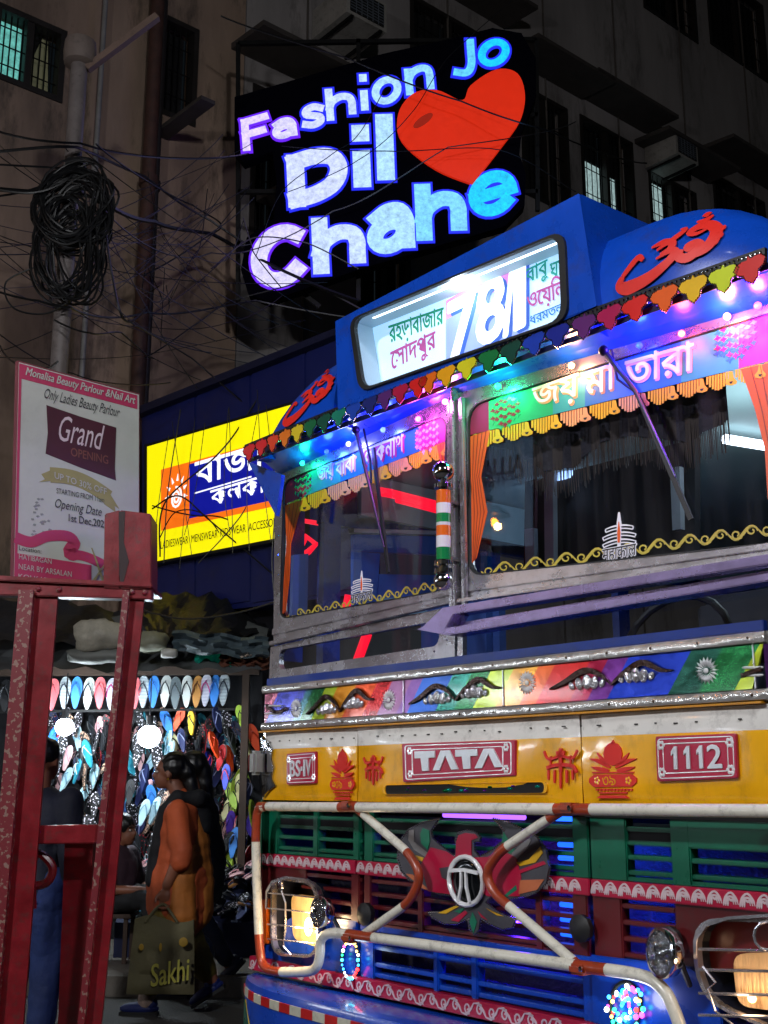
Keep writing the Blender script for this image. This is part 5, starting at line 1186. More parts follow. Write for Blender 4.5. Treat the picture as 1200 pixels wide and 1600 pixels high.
def sq(x0, x1, t0, t1): return ((x0, yl(x0, t0)), (x1, yl(x1, t0)), (x1, yl(x1, t1)), (x0, yl(x0, t1)))
mb = MB(); mb.ppx(SBK, sq(260, 462, .23, .75), .064, .067); sg_(mb, 'orange_panel', m_o)
mb = MB(); mb.ppx(SBK, sq(305, 460, .25, .70), .067, .070); sg_(mb, 'blue_panel', m_b)
mb = MB(); text(mb, SBK, 'বাজার', ((314, 722), (456, 681), (456, 721), (314, 762)), .073, off=.014); sg_(mb, 'lettering', m_w)
mb = MB(); text(mb, SBK, 'কলকাতা', ((338, 767), (456, 732), (456, 762), (340, 792)), .073, off=.010); sg_(mb, 'lettering', m_w)
mb = MB(); mb.ppx(SBK, ((313, 772), (402, 746), (402, 748), (313, 774)), .070, .073); sg_(mb, 'rule_line', m_w)
mb = MB(); c = SBK.px(284, 780); mb.ribbon(SBK, [(c[0]+(.012+.10*i/26)*math.cos(i*.55)*.8, c[1]+(.012+.10*i/26)*math.sin(i*.55)) for i in range(27)], .022, .067, .071)
for k in range(7):
    t = math.radians(-10+k*32); mb.poly(SBK, [(c[0]+(.14*math.cos(t)-.018*math.sin(t))*.85, c[1]+.03+.14*math.sin(t)+.018*math.cos(t)), (c[0]+(.14*math.cos(t)+.018*math.sin(t))*.85, c[1]+.03+.14*math.sin(t)-.018*math.cos(t)), (c[0]+.21*math.cos(t)*.85, c[1]+.03+.21*math.sin(t))], .067, .071)
sg_(mb, 'sun_emblem', m_w)
for wd, xa, xb in (('LADIESWEAR', 260, 303), ('MENSWEAR', 308, 349), ('KIDSWEAR', 353, 393), ('ACCESSORIES', 397, 452)):
    mb = MB(); text(mb, SBK, wd, sq(xa, xb, .84 if 1 else 0, .905), .068, off=.004)
    sg_(mb, 'lettering', m_k)
# Fashion sign
FS = wall_at(600, 12); fs_ = empty('fashion_sign', FS.P(600, 460), 0, 'black letter sign reading Fashion Jo Dil Chahe with glowing letters and a red heart', 'sign')
def fs2(mb, n, m, **k): return loc(mb, fs_).build(n, m, fs_, **k)
bo = [(366, 150), (470, 120), (600, 82), (690, 62), (770, 42), (815, 50), (838, 90), (838, 150), (815, 205), (812, 240), (822, 270), (820, 320), (790, 352), (700, 378), (560, 420), (470, 452), (420, 470), (388, 458), (376, 420), (385, 370), (428, 340), (432, 280), (425, 235), (380, 252), (366, 235)]
mb = MB(); mb.ppx(FS, bo, -.18, -.02); fs2(mb, 'backing_board', M('sign_board_black', '020208', .95, var=.1, spec=.05))
mb = MB()
for a, b in (((372, 68), (838, 62)), ((372, 68), (372, 470)), ((838, 62), (840, 330)), ((372, 380), (500, 480)), ((560, 62), (560, 470)), ((372, 300), (840, 300)), ((372, 200), (840, 180))): mb.obox(FS.P(*a, -.3), FS.P(*b, -.3), .05, .05)
fs2(mb, 'support_frame', m_iron)
def mixc(t):
    a = Vector((.80, .62, .98)); b = Vector((.50, .74, 1.0)); c = Vector((.006, .60, 1.0)); v = a.lerp(b, t/.5) if t < .5 else b.lerp(c, (t-.5)/.5); return tuple(v)
L_ = [('F', 377, 421, 176, 237), ('a', 424, 463, 182, 219), ('s', 470, 507, 160, 203), ('h', 508, 555, 128, 190), ('i', 558, 578, 114, 175), ('o', 580, 627, 117, 166), ('n', 632, 677, 97, 150), ('J', 706, 742, 60, 124), ('o', 746, 796, 58, 107),
      ('D', 448, 543, 220, 326), ('i', 546, 582, 192, 296), ('l', 586, 616, 176, 284), ('C', 391, 486, 346, 454), ('h', 487, 570, 322, 430), ('a', 572, 647, 313, 400), ('h', 648, 728, 270, 378), ('e', 731, 808, 260, 345)]
tilt = .29
for n_l, (ch, x0, x1, y0, y1) in enumerate(L_):
    dy = (x1-x0)*tilt; sw = 12.5 if n_l < 9 else (28 if n_l < 12 else 26); sw = min(sw, (x1-x0)*.98)
    X0, X1 = x0+sw/2, x1-sw/2; Y0, Y1 = y0+sw/2, y1-sw/2
    rd = ch in 'oeCas'; Y1 = Y1+((X1-X0)*tilt*.27 if rd else 0)
    if ch == 'e': sw = 21; X0, X1 = x0+sw/2, x1-sw/2
    def PF(a, b, X0=X0, X1=X1, Y0=Y0, Y1=Y1, rd=rd): h_ = (Y1-Y0)-(X1-X0)*tilt*(.73 if rd else 1); return (X0+(X1-X0)*a-b*3+2, Y1-(X1-X0)*a*tilt-b*h_)
    cmid = ((x0+x1)/2-370)/400; c = mixc(max(0, min(1, cmid)))
    o = fs2(strokes(FS, GL[ch], sw+6.5, PF, -.03, 0, MB()), 'letter', M('rim_%s%d' % (ch, x0), '0a0a60', .5, emit=(.02, .03, 1.0) if cmid > .25 else (.16, .02, 1.0), es=1.0))  # glowing rim, widened so that it also imitates the letters' blue halo
    fm = strokes(FS, GL[ch], sw-.5, PF, .003, .006, MB()); loc(fm, fs_).build('letter_face', M('face_%s%d' % (ch, x0), '30303c', .6, emit=c, es=1.08, evar=.32), o)
hp = []
import_c = (728, 205)
for i in range(40):
    t = 2*math.pi*i/40; x = 16*math.sin(t)**3; y = -(13*math.cos(t)-5*math.cos(2*t)-2*math.cos(3*t)-math.cos(4*t)); a = math.radians(4)
    hx_, hy_ = x*6.0, y*5.6; hp.append((728+hx_, 202+hy_-.30*hx_))
pts_h = [tuple(p) for p in bez([(738, 289), (680, 265), (628, 222), (622, 180), (645, 148), (682, 142), (722, 158), (735, 135), (775, 110), (808, 116), (820, 150), (812, 190), (780, 235), (738, 289)], 5)][:-1]
o = fs2(MB().ppx(FS, pts_h, -.02, .02), 'heart', M('heart_red', 'e03010', .5, emit='e0280a', es=.62, evar=.12, var=.05))
fs2(MB().ppx(FS, [(661+15*math.cos(t*.393)-4*math.sin(t*.393), 190-7*math.cos(t*.393)+10*math.sin(t*.393)) for t in range(16)], .02, .022), 'burnt_patch', M('heart_burn', '8a2010', .6, emit='b42408', es=.5))
lamp('sign_glow', FS.P(480, 300, 1.2), 14, (.5, .3, 1), size=.5); lamp('sign_glow', FS.P(760, 220, 1.2), 16, (.15, .45, 1), size=.5)
lamp('shop_sign_glow', SBK.P(330, 780, .9), 3, (1, .95, .2), size=.4)

# ---- red steel stand with poster
m_rs = M('red_steel', '6e0c16', .34, var=.35, vs=9, dirt=.6, coat=.3, bump=.03, bs=90); m_worn = pattern('worn_red_steel', '66101a', '7c6054', 'noise', 48, .5, .42)
SR = wall_at(100, 4.9, (1, .05, 0)); stand = empty('steel_stand', (SR.P(100, 1225).x, SR.P(100, 1225).y, 0), 0, 'tall red painted steel frame stand holding the beauty parlour poster', 'stand')
def st(mb, n, m, **k): return loc(mb, stand).build(n, m, stand, **k)
def bar(n, pts_f, d0, d1, m=m_rs): return st(MB().ppx(SR, pts_f, d0, d1), n, m, bevel=.004)
def lpost(xt, yt, xb, yb, wt, wb):
    """angle-iron leg: front flange and worn side flange"""
    a = SR.P(xt, yt); b = SR.P(xb, yb); d = b-a; foot = a+d*(a.z/(a.z-b.z)) if abs(a.z-b.z) > 1e-3 else b; foot.z = .0
    W1 = wt; e = SR.eu
    return a, foot
for (xt, xb, w_, nm) in ((74, 18, .095, 1), (216, 147, .06, 2)):
    a, ft = lpost(xt, 925, xb, 1600, 0, 0); e = SR.eu; n = SR.n
    mb = MB(); mb.obox(a, ft, w_, .02, up=n); st(mb, 'leg', m_rs)
    fw = .062 if nm == 1 else .026; mb = MB(); mb.obox(a-e*(w_/2+fw/2)+n*.02, ft-e*(w_/2+fw/2)+n*.02, fw, .06, up=n); st(mb, 'leg_flange', m_worn)
    mb = MB(); mb.obox(ft, ft+EZ*.02, .26, .2, up=n); st(mb, 'foot_plate', m_rs)
bar('top_rail', ((-40, 908), (238, 920), (238, 938), (-40, 930)), -.05, .03); bar('top_shelf', ((-40, 900), (240, 914), (240, 921), (-40, 908)), -.28, .05)
bar('cross_rail', ((-40, 1292), (182, 1288), (180, 1318), (-40, 1320)), -.06, -.02)
a = SR.P(128, 1316, -.35); ft = SR.P(118, 1600, -.35); ft = a+(ft-a)*(a.z/(a.z-ft.z)); st(MB().obox(a, ft, .13, .12), 'inner_post', m_rs); st(MB().obox(a+EZ*.03, a, .3, .2), 'post_head', m_rs)
hk = [SR.P(*p, -.12) for p in ((40, 1336), (62, 1334), (78, 1348), (82, 1362), (74, 1378), (58, 1384), (44, 1382))]; st(MB().tube(bez(hk, 4), .018, 8), 'hook', m_rs, smooth=True)
st(MB().tube([SR.P(48, 1372, -.1), SR.P(50, 1420, -.1)], .02, 8), 'hook_pin', m_rs, smooth=True)
bq = MB(); bq.ppx(SR, ((166, 806), (190, 800), (190, 922), (164, 921)), -.02, .04); st(bq, 'box_side', m_rs, bevel=.004)
bq = MB(); bq.ppx(SR, ((190, 800), (238, 806), (238, 923), (190, 922)), -.16, .04); st(bq, 'sign_box', m_rs, bevel=.004)
st(MB().ppx(SR, ((188, 803), (198, 802), (196, 850), (204, 880), (196, 910), (192, 921), (189, 900)), .04, .042), 'rust_streak', M('rust_black', '241210', .7))
# poster board
PS = wall_at(28, 5.05, (.7644, .6448, 0)); po = empty('beauty_parlour_poster', PS.P(28, 905), 0, 'white and pink poster for a ladies beauty parlour grand opening above the red stand', 'poster')
def pp(mb, n, m, parent=None, **k): return loc(mb, po).build(n, m, parent or po, **k)
PQ = ((30, 566), (217, 617), (217, 934), (22, 906))
pqs = [PS.px(*p) for p in PQ]
def pb(u0, u1, v0, v1): return [bil(pqs, u0, v1), bil(pqs, u1, v1), bil(pqs, u1, v0), bil(pqs, u0, v0)]
m_pw = M('poster_white', 'a6a9a2', .5, var=.14, vs=2, dirt=.12, bump=.08, bs=4); m_pp = M('poster_pink', 'a02c50', .5, var=.1, dirt=.1); m_pd = M('poster_maroon', '3a0c1c', .5, var=.2); m_pg = M('poster_gold', '8a8350', .5, var=.2); m_pk = M('poster_black', '26262a', .6)
pp(MB().poly(PS, [bil(pqs, a, b) for a, b in ((-.01, -.005), (1.01, -.005), (1.01, 1.008), (-.01, 1.008))], -.03, -.004), 'poster_board', M('board_wood', '6a3038', .6))
pp(MB().poly(PS, [bil(pqs, a, b) for a, b in ((0, 0), (1, 0), (1, 1), (0, 1))], -.004, 0), 'poster_sheet', m_pw)
pp(MB().poly(PS, pb(.02, .985, .925, .995), 0, .0015), 'printed_band', m_pp)
pp(MB().poly(PS, pb(0, .02, .0, .995), 0, .0015), 'printed_band', m_pp)
def pt(s, u0, u1, v0, v1, m, off=.0, shear=0., d=.003): pp(text(MB(), PS, s, pb(u0, u1, v0, v1), d, off=off, shear=shear, px=False), 'lettering', m)
pt('Monalisa Beauty Parlour &Nail Art', .05, .965, .935, .985, m_pw, .012, .3)
pt('Only Ladies Beauty Parlour', .2, .83, .845, .91, m_pk, -.004, .5)
pp(MB().poly(PS, [bil(pqs, a, b) for a, b in ((.22, .83), (.5, .815), (.80, .805), (.79, .6), (.8, .545), (.5, .57), (.22, .60), (.235, .7))], 0, .002), 'printed_banner', m_pd)
pt('Grand', .32, .70, .675, .80, M('print_pale', 'b8a8b0', .5), .0, .4, .004); pt('OPENING', .42, .73, .615, .655, M('print_bronze', '6e4038', .5), .01, 0, .004)
rb = [bil(pqs, .26+.48*i/12, .505+.03*math.sin(math.pi*i/12)-.05*i/12) for i in range(13)]
pp(MB().ribbon(PS, rb, .072, 0, .002), 'printed_ribbon', m_pg); pp(MB().poly(PS, [bil(pqs, a, b) for a, b in ((.17, .46), (.28, .48), (.30, .53), (.27, .53), (.19, .50), (.22, .48))], 0, .0015), 'printed_ribbon', m_pg); pp(MB().poly(PS, [bil(pqs, a, b) for a, b in ((.73, .49), (.83, .41), (.79, .42), (.80, .39), (.70, .42))], 0, .0015), 'printed_ribbon', m_pg)
q_ = pb(.29, .72, .475, .505); q_ = [(q_[0][0], q_[0][1]+.018), (q_[1][0], q_[1][1]-.01), (q_[2][0], q_[2][1]-.01), (q_[3][0], q_[3][1]+.018)]
pp(text(MB(), PS, 'UP TO 30% OFF', q_, .004, off=.006, px=False), 'lettering', m_pw)
pt('STARTING FROM 11am', .31, .70, .425, .45, m_pk); pt('Opening Date', .30, .68, .345, .40, m_pk, -.002, .3); pt('1st Dec,2022', .41, .73, .30, .34, m_pk, .006)
rb = [tuple(p) for p in bez([bil(pqs, *p) for p in ((.0, .19), (.12, .18), (.25, .22), (.4, .235), (.46, .21), (.42, .16), (.55, .155), (.7, .13), (.8, .09))], 5)]
pp(MB().ribbon(PS, rb, [.05]*20+[.06]*8+[.045]*(len(rb)-28), 0, .0018), 'printed_ribbon', m_pp)
pp(MB().poly(PS, pb(.0, .60, .0, .12), 0, .0012), 'printed_band', m_pp)
pt('Location:', .03, .20, .135, .155, m_pk); pt('HATIBAGAN', .03, .28, .095, .118, m_pw); pt('NEAR BY ARSALAN', .03, .44, .05, .075, m_pw, 0, 0); pt('KOLKATA', .03, .3, .01, .03, m_pw)
for a, b in (((.6, .2), (.72, .02)), ((.75, .17), (.6, .03))): pp(MB().ribbon(PS, [bil(pqs, *a), bil(pqs, *lerp(a, b, .6)), bil(pqs, *b)], [.004, .01, .012], .002, .004), 'printed_scissors', m_pg)
cf = MB()
for k in range(26): u, v = R.uniform(.12, .28), R.uniform(.2, .4); c = bil(pqs, u, v); cf.poly(PS, [(c[0]+.009*math.cos(t+k), c[1]+.006*math.sin(t+k)) for t in (0, 1.6, 3.1, 4.7)], 0, .0015)
pp(cf, 'printed_confetti', M('confetti', '7c7f7c', .6), kind='stuff')

for (x, y) in ((60, 920), (92, 921), (206, 925), (226, 926), (12, 1306), (40, 1306), (168, 1304), (186, 1304)):
    st(MB().lathe([(.012, 0), (.012, .008), (.005, .012)], SR.P(x, y, .03 if y < 1000 else -.02), SR.n, 6), 'bolt', m_worn)
from mathutils import noise as _nz
# ================================================================ SLIPPER STALL
ST = wall_at(200, 10.0, (1, 0, 0)); D0 = 10.0
stall = empty('slipper_stall', ST.P(200, 1225), 0, 'street stall with a black back wall and plastic roof hung full of slippers', 'stall'); stall.location.z = 0
def sl_(mb, n, m, **k): return loc(mb, stall).build(n, m, stall, **k)
m_cloth = M('stall_cloth', '0b0b12', .85, var=.4, bump=.3, bs=12); m_tarp = M('tarp_grey', '4a4e50', .6, var=.4, vs=2, dirt=.5, bump=.8, bs=4); m_wood = M('stall_wood', '3a2a20', .8, var=.3, dirt=.4)
mb = MB(); nx = 30; vs = []
for i in range(nx+1):
    x = -60+ (470)*i/nx
    for j, y in enumerate((1050, 1150, 1250, 1350, 1480)): vs.append(tuple(ST.P(x, y, -.28+.03*math.sin(i*1.3+j*.4))))
mb.add(vs, [(i*5+j, i*5+5+j, i*5+6+j, i*5+1+j) for i in range(nx) for j in range(4)]); sl_(mb, 'back_cloth', m_cloth, smooth=True)
def sb(a, b, w_, h_, n, m, **k): return sl_(MB().obox(a, b, w_, h_), n, m, **k)
sb(ST.P(-60, 1050, .1), ST.P(405, 1048, .1), .07, .07, 'roof_beam', m_wood); sb(ST.P(-60, 1113, .06), ST.P(372, 1108, .06), .02, .02, 'hanging_rail', m_iron)
for x in (60, 385): a = ST.P(x, 1050, .1); sb(Vector((a.x, a.y, .1)), a, .06, .06, 'stall_post', m_wood)
# display table with a sloping top
t0, t1 = ST.P(175, 1440, .9), ST.P(400, 1440, .9); zt = .55
mb = MB(); mb.add([(t0.x, 9.2, .38), (t1.x, 9.2, .38), (t1.x, 9.95, .72), (t0.x, 9.95, .72), (t0.x, 9.2, .10), (t1.x, 9.2, .10), (t1.x, 9.95, .1), (t0.x, 9.95, .1)], [(0, 1, 2, 3), (0, 4, 5, 1), (1, 5, 6, 2), (3, 2, 6, 7), (0, 3, 7, 4)]); sl_(mb, 'display_table', M('table_navy', '10183a', .8))
# patched plastic roof
for k, (pts, c, dz) in enumerate(((((-40, 985), (210, 960), (420, 975), (410, 1046), (-40, 1046)), m_tarp, 0), (((-30, 930), (150, 945), (330, 985), (300, 1010), (-30, 1000)), M('tarp_dark', '1a1c22', .6, var=.4, bump=.8, bs=5), .25), (((200, 935), (330, 925), (430, 985), (330, 1010), (230, 985)), M('tarp_black', '0a0c10', .55, var=.4, bump=1., bs=6), .1))):
    mb = MB(); q4 = [pts[0], pts[len(pts)//2], pts[-2], pts[-1]]; vs = []; n1, n2 = 26, 8
    top = [pts[0], pts[1], pts[2]]; 
    for i in range(n1+1):
        t = i/n1; a = lerp(top[0], top[1], t*2) if t < .5 else lerp(top[1], top[2], t*2-1); b = lerp(pts[-1], pts[-2], t)
        for j in range(n2+1):
            s = j/n2; p = lerp(b, a, s); vs.append(tuple(ST.P(p[0], p[1]+4*math.sin(i*1.7+j)+3*math.sin(i*.6+j*2.2+k), .75-1.1*s+.06*math.sin(i*.9+j*1.3+k)-dz)))
    mb.add(vs, [(i*(n2+1)+j, (i+1)*(n2+1)+j, (i+1)*(n2+1)+j+1, i*(n2+1)+j+1) for i in range(n1) for j in range(n2)]); sl_(mb, 'plastic_sheet', c, smooth=True)
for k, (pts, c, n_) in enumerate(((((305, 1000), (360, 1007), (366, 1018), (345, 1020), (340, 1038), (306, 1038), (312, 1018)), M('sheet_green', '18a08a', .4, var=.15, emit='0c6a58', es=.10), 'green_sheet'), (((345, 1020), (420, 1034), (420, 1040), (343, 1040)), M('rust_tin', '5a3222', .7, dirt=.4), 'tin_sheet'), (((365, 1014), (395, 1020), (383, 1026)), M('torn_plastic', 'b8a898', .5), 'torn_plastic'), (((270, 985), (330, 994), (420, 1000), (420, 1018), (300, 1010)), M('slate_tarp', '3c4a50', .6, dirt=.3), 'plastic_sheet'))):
    mb = MB(); xa, xb_ = min(p[0] for p in pts), max(p[0] for p in pts); ya, yb = min(p[1] for p in pts), max(p[1] for p in pts); vs = []
    for i in range(15):
        for j in range(8):
            x = xa+(xb_-xa)*i/14; y = ya+(yb-ya)*(j/7)*(1 if k else 1-.25*abs(math.sin(i*.5)))+(x-xa)*.08; q = .035*math.sin(i*1.7+j*.9)+.03*math.sin(i*.7-j*1.9+k)
            vs.append(tuple(ST.P(x+2*math.sin(j*2+k), y+2.5*math.sin(i*1.1+k), .62+.05*k+q)))
    mb.add(vs, [(i*8+j, i*8+8+j, i*8+9+j, i*8+1+j) for i in range(14) for j in range(7)]); sl_(mb, n_, c, smooth=True)
def lump(name, pts, d, th, m, lab, cat, rough=.015):
    c_ = ST.P(sum(p[0] for p in pts)/len(pts), sum(p[1] for p in pts)/len(pts), d+th/2); wx_ = (ST.P(max(p[0] for p in pts), 1000)-ST.P(min(p[0] for p in pts), 1000)).length/2; hz_ = (max(p[1] for p in pts)-min(p[1] for p in pts))/1849*9.3/2
    mb = MB(); mb.sph((0, 0, 0), 1, 26, 0, (wx_*1.08, th*.55, hz_*1.1)); o = mb.build(name, m, None, True); o.location = c_
    for v in o.data.vertices:
        p = v.co; e = Vector((abs(p.x/wx_)**.0, 0, 0)); s_ = 1+.22*_nz.noise(Vector((p.x*9+d, p.y*9, p.z*14)))+.1*_nz.noise(Vector((p.x*28, p.y*20, p.z*30+d))); v.co = Vector((math.copysign(min(abs(p.x)*1.18, wx_), p.x), p.y, math.copysign(min(abs(p.z)*1.2, hz_), p.z)))*s_
    return tag(o, lab, cat)
m_sack = M('sack_plastic', '8f8a7c', .6, var=.25, vs=8, dirt=.25, bump=.6, bs=10)
lump('wrapped_bundle', [(128, 971), (150, 973), (168, 981), (188, 997), (180, 1017), (160, 1014), (122, 1006)], .8, .3, m_sack, 'crumpled beige plastic wrapped bundle on the stall roof between the red legs', 'bundle')
lump('cardboard_box', [(218, 988), (260, 991), (256, 1018), (218, 1016)], .7, .3, M('box_grey', '70705e', .7, dirt=.3), 'dull grey green box on the stall roof right of the red stand', 'box')
lump('plastic_sack', [(115, 1018), (150, 1014), (190, 1020), (196, 1036), (116, 1036)], .85, .2, M('sack_grey', '5a5c58', .6, var=.3, bump=.6, bs=9), 'flattened grey plastic sack below the crumpled bundle on the stall roof', 'sack')
lump('crumpled_bag', [(255, 1016), (268, 1013), (278, 1019), (272, 1027), (256, 1026)], .9, .1, M('bag_white', '9a9a94', .4, bump=.6, bs=12), 'small crumpled white bag on the stall roof beside the grey box', 'bag')
# bulbs
for (x, y, r, s, lab) in ((101, 1136, .075, 9, 'glaring white bulb hanging over the pale slippers seen between the red legs'), (233, 1151, .095, 9, 'glaring white bulb hanging just above the woman in orange')):
    p = ST.P(x, y, .55); o = empty('hanging_bulb', p, 0, lab, 'bulb', 'bare bulbs of the stall')
    MB().sph((0, 0, 0), r, 16, 0, (1, 1, .95)).build('bulb_globe', EM('bulb_white', 'dff2ff', 30), o, True)
    MB().tube([(0, 0, r*.8), (0, 0, r+.07)], .03, 10).build('bulb_socket', m_blk, o, True); MB().tube([(0, 0, r+.07), (0, .0, 2.28-p.z)], .006, 5).build('bulb_cord', m_blk, o)
    lamp('bulb_light', p+Vector((0, -.0, 0)), 130 if x > 200 else 115, (.82, .93, 1), size=.1)
# slippers
def sole_mesh():
    out = []
    n = 22
    for i in range(n):
        t = 2*math.pi*i/n; z = -math.cos(t)*.135; wv = math.sin(t); k = .042+.010*(z/.135)+.004*math.sin(z*20); out.append((wv*k*1.05+(.004 if z > 0 else -.003), z))
    return out
SO = sole_mesh(); ident = Surf((0, 0, 0), (1, 0, 0), (0, -1, 0))
def slip_mesh(m1, m2, m3):
    mb = MB(); mb.poly(ident, SO, 0, .009, 0); mb.poly(ident, [(x*1.03, z*1.02) for x, z in SO], -.012, -.0005, 1)
    a = mb.build('sole', [m1, m2])
    mb = MB(); mb.tube(bez([(-.038, -.004, -.03), (-.03, -.032, .02), (0, -.038, .07), (.03, -.032, .02), (.038, -.004, -.03)], 3), .0055, 5); mb.tube([(0, -.036, .068), (0, -.006, .085)], .005, 5)
    b = mb.build('strap', m3, None, True); am, bm_ = a.data, b.data; bpy.data.objects.remove(a); bpy.data.objects.remove(b); return am, bm_
def mm(h): return M('rubber_'+h, h, .5, var=.08)
pats = {'pink': ('coral pink', mm('e06a70'), mm('d05a60'), mm('c8505a')), 'stripe': ('white and grey striped', pattern('str1', 'c4ccd0', '6f7c86', 'wave', 26), mm('d8dcdc'), mm('1a2230')),
 'blue': ('sky blue', mm('3a86d8'), mm('2a70c0'), mm('2a68b8')), 'whiteblack': ('white', mm('c8ccc8'), mm('e0e0dc'), mm('15181c')), 'whitemag': ('white with magenta strapped', pattern('str2', 'c8c8d0', '8a8aa0', 'wave', 26), mm('d8d8dc'), mm('b02870')),
 'grey': ('plain grey', mm('5a6468'), mm('c0c4c4'), mm('3a4044')), 'tan': ('tan', mm('b07a3a'), mm('8a5a2a'), mm('6a3a1a')), 'floral': ('black floral', pattern('flo', '0c0c12', 'e8e0ec', 'dots', 46, th=.3), mm('15151a'), mm('101014')),
 'leopard': ('leopard print', pattern('leo', '1a1410', 'b89078', 'noise', 60, th=.5), mm('2a2018'), mm('1a1210')), 'teal': ('teal', mm('2a8ca0'), mm('1c7088'), mm('c0d8dc')), 'ice': ('ice blue', mm('a8ccd8'), mm('c8e0e8'), mm('6a98ac')),
 'rose': ('blush pink', mm('d8a8ac'), mm('e0b8b8'), mm('c08a90')), 'redflo': ('red and black floral', pattern('rf', '101014', 'c02838', 'dots', 34, th=.25), mm('a01828'), mm('181418')), 'yellow': ('yellow', mm('e0b81a'), mm('c89a10'), mm('20242a')),
 'orange': ('bright orange', mm('e8501c'), mm('d84010'), mm('c83810')), 'red': ('red', mm('c02028'), mm('d8d0d0'), mm('8a1018')), 'royal': ('royal blue', mm('1c38c0'), mm('1830a8'), mm('d84050')), 'purple': ('purple', mm('46289a'), mm('b04878'), mm('3a2080')),
 'lime': ('lime green', mm('98b838'), mm('b8d04a'), mm('2a3a1c')), 'black': ('plain black', mm('14161a'), mm('1c1e22'), mm('2a2c30')), 'mint': ('mint green', mm('58c0a0'), mm('48b090'), mm('d8f0e8')), 'navy': ('navy', mm('1a2450'), mm('141c40'), mm('8088a8')), 'cream': ('cream', mm('c8c48c'), mm('b8b47c'), mm('1a1a1a'))}
SM = {k: slip_mesh(*v[1:]) for k, v in pats.items()}
ordn = ['first', 'second', 'third', 'fourth', 'fifth', 'sixth', 'seventh', 'eighth', 'ninth', 'tenth', 'eleventh', 'twelfth', 'thirteenth', 'fourteenth', 'fifteenth', 'sixteenth', 'seventeenth', 'eighteenth', 'nineteenth', 'twentieth', 'twenty-first', 'twenty-second', 'twenty-third', 'twenty-fourth', 'twenty-fifth', 'twenty-sixth']
def slipper(kind, p, rot, lab, group, scale=1.):
    r = bpy.data.objects.new('slipper', None); C.objects.link(r); r.location = p; r.rotation_euler = rot; r.scale = (scale,)*3; r.empty_display_size = .05
    tag(r, lab, 'slipper', group)
    for nm, me in zip(('sole', 'strap'), SM[kind]): o = bpy.data.objects.new(nm, me); C.objects.link(o); o.parent = r
    return r
row1 = [(8, 'black'), (34, 'tan'), (82.5, 'pink'), (101, 'stripe'), (119, 'blue'), (138, 'whiteblack'), (156, 'pink'), (174, 'whitemag'), (190, 'blue'), (211, 'pink'), (224, 'stripe'), (240, 'blue'), (258.5, 'whiteblack'), (274, 'grey'), (292, 'whiteblack'), (308, 'tan'), (321.6, 'whitemag'), (335.5, 'blue'), (349.5, 'stripe')]
for i, (x, k) in enumerate(row1):
    p = ST.P(x, 1082+R.uniform(-2, 2)-(x-200)*.02, .10); slipper(k, p, (R.uniform(-.1, .1), R.uniform(-.04, .04), math.pi if 0 else 0), '%s flip-flop, %s along the neat top row of the stall' % (pats[k][0], ordn[i]), 'slippers in the top row', 1.0)
palL = ['floral', 'leopard', 'ice', 'teal', 'rose', 'redflo', 'black', 'floral', 'leopard', 'navy', 'floral', 'redflo', 'black', 'floral', 'blue', 'ice']; palR = ['navy', 'purple', 'royal', 'orange', 'yellow', 'lime', 'red', 'black', 'cream', 'floral', 'redflo', 'blue', 'black', 'navy']
yrow = 1132; ri = 0
while yrow < 1405:
    xs = [x for x in [62+15.6*q for q in range(22)]]; ci = 0
    for x in xs:
        X = x+R.uniform(-5, 5)+(ri % 2)*8; Y = yrow+R.uniform(-9, 9)
        if Y > 1372 and X > 150 and X < 400 and ri > 7: continue
        if R.random() < .07: continue
        k = R.choice(palL if X < 270 else palR)
        p = ST.P(X, Y, -.12+.2*R.random()); tilt_ = R.uniform(-.45, .45)
        slipper(k, p, (R.uniform(-.35, .25), tilt_*1.3, R.uniform(-1.15, 1.15)+(0 if X < 340 else .5)), '%s slipper, %s from the left in the %s hanging row' % (pats[k][0], ordn[min(ci, 25)], ordn[ri]), 'slippers hanging on the back wall', R.uniform(.78, .95)); ci += 1
    yrow += 27; ri += 1
for j in range(5):
    for i in range(11):
        u = (i+R.uniform(.2, .8))/11; v = (j+R.uniform(.1, .9))/5; k = R.choice(['ice', 'teal', 'floral', 'rose', 'leopard', 'pink', 'mint', 'stripe'] if u < .5 else ['black', 'navy', 'floral', 'rose', 'tan', 'black'])
        p = Vector((t0.x+(t1.x-t0.x)*u, 9.2+.75*v, .38+.34*v+.03+.02*R.random()))
        slipper(k, p, (-1.15+R.uniform(-.2, .2), R.uniform(-.3, .3), R.uniform(-3, 3)), '%s slipper lying %s from the left in %s table row' % (pats[k][0], ordn[i], ordn[j]), 'slippers lying on the display table', .95)
mb = MB()
for k in range(330):
    x = R.uniform(62, 402); y = R.uniform(1118, 1405); q_ = ST.P(x, y, -.25+R.uniform(0, .05)); Mr = Matrix.Rotation(R.uniform(-1.2, 1.2), 3, 'Z') @ Matrix.Rotation(R.uniform(-.7, .7), 3, 'Y'); s_ = R.uniform(.6, .85); mi = R.randrange(7)
    n_s = len(SO); vs = [q_+Mr @ Vector((a*s_, dd, b*s_)) for dd in (0, -.02) for a, b in SO[::2]]; n_s = len(SO[::2])
    mb.add(vs, [tuple(range(n_s))[::-1], tuple(range(n_s, 2*n_s))]+[(i, (i+1) % n_s, n_s+(i+1) % n_s, n_s+i) for i in range(n_s)], mi)
    mb.tube([q_+Mr @ Vector(v) for v in ((-.03*s_, -.02, -.02), (0, -.05, .07*s_), (.03*s_, -.02, -.02))], .005, 4, (mi+3) % 7)
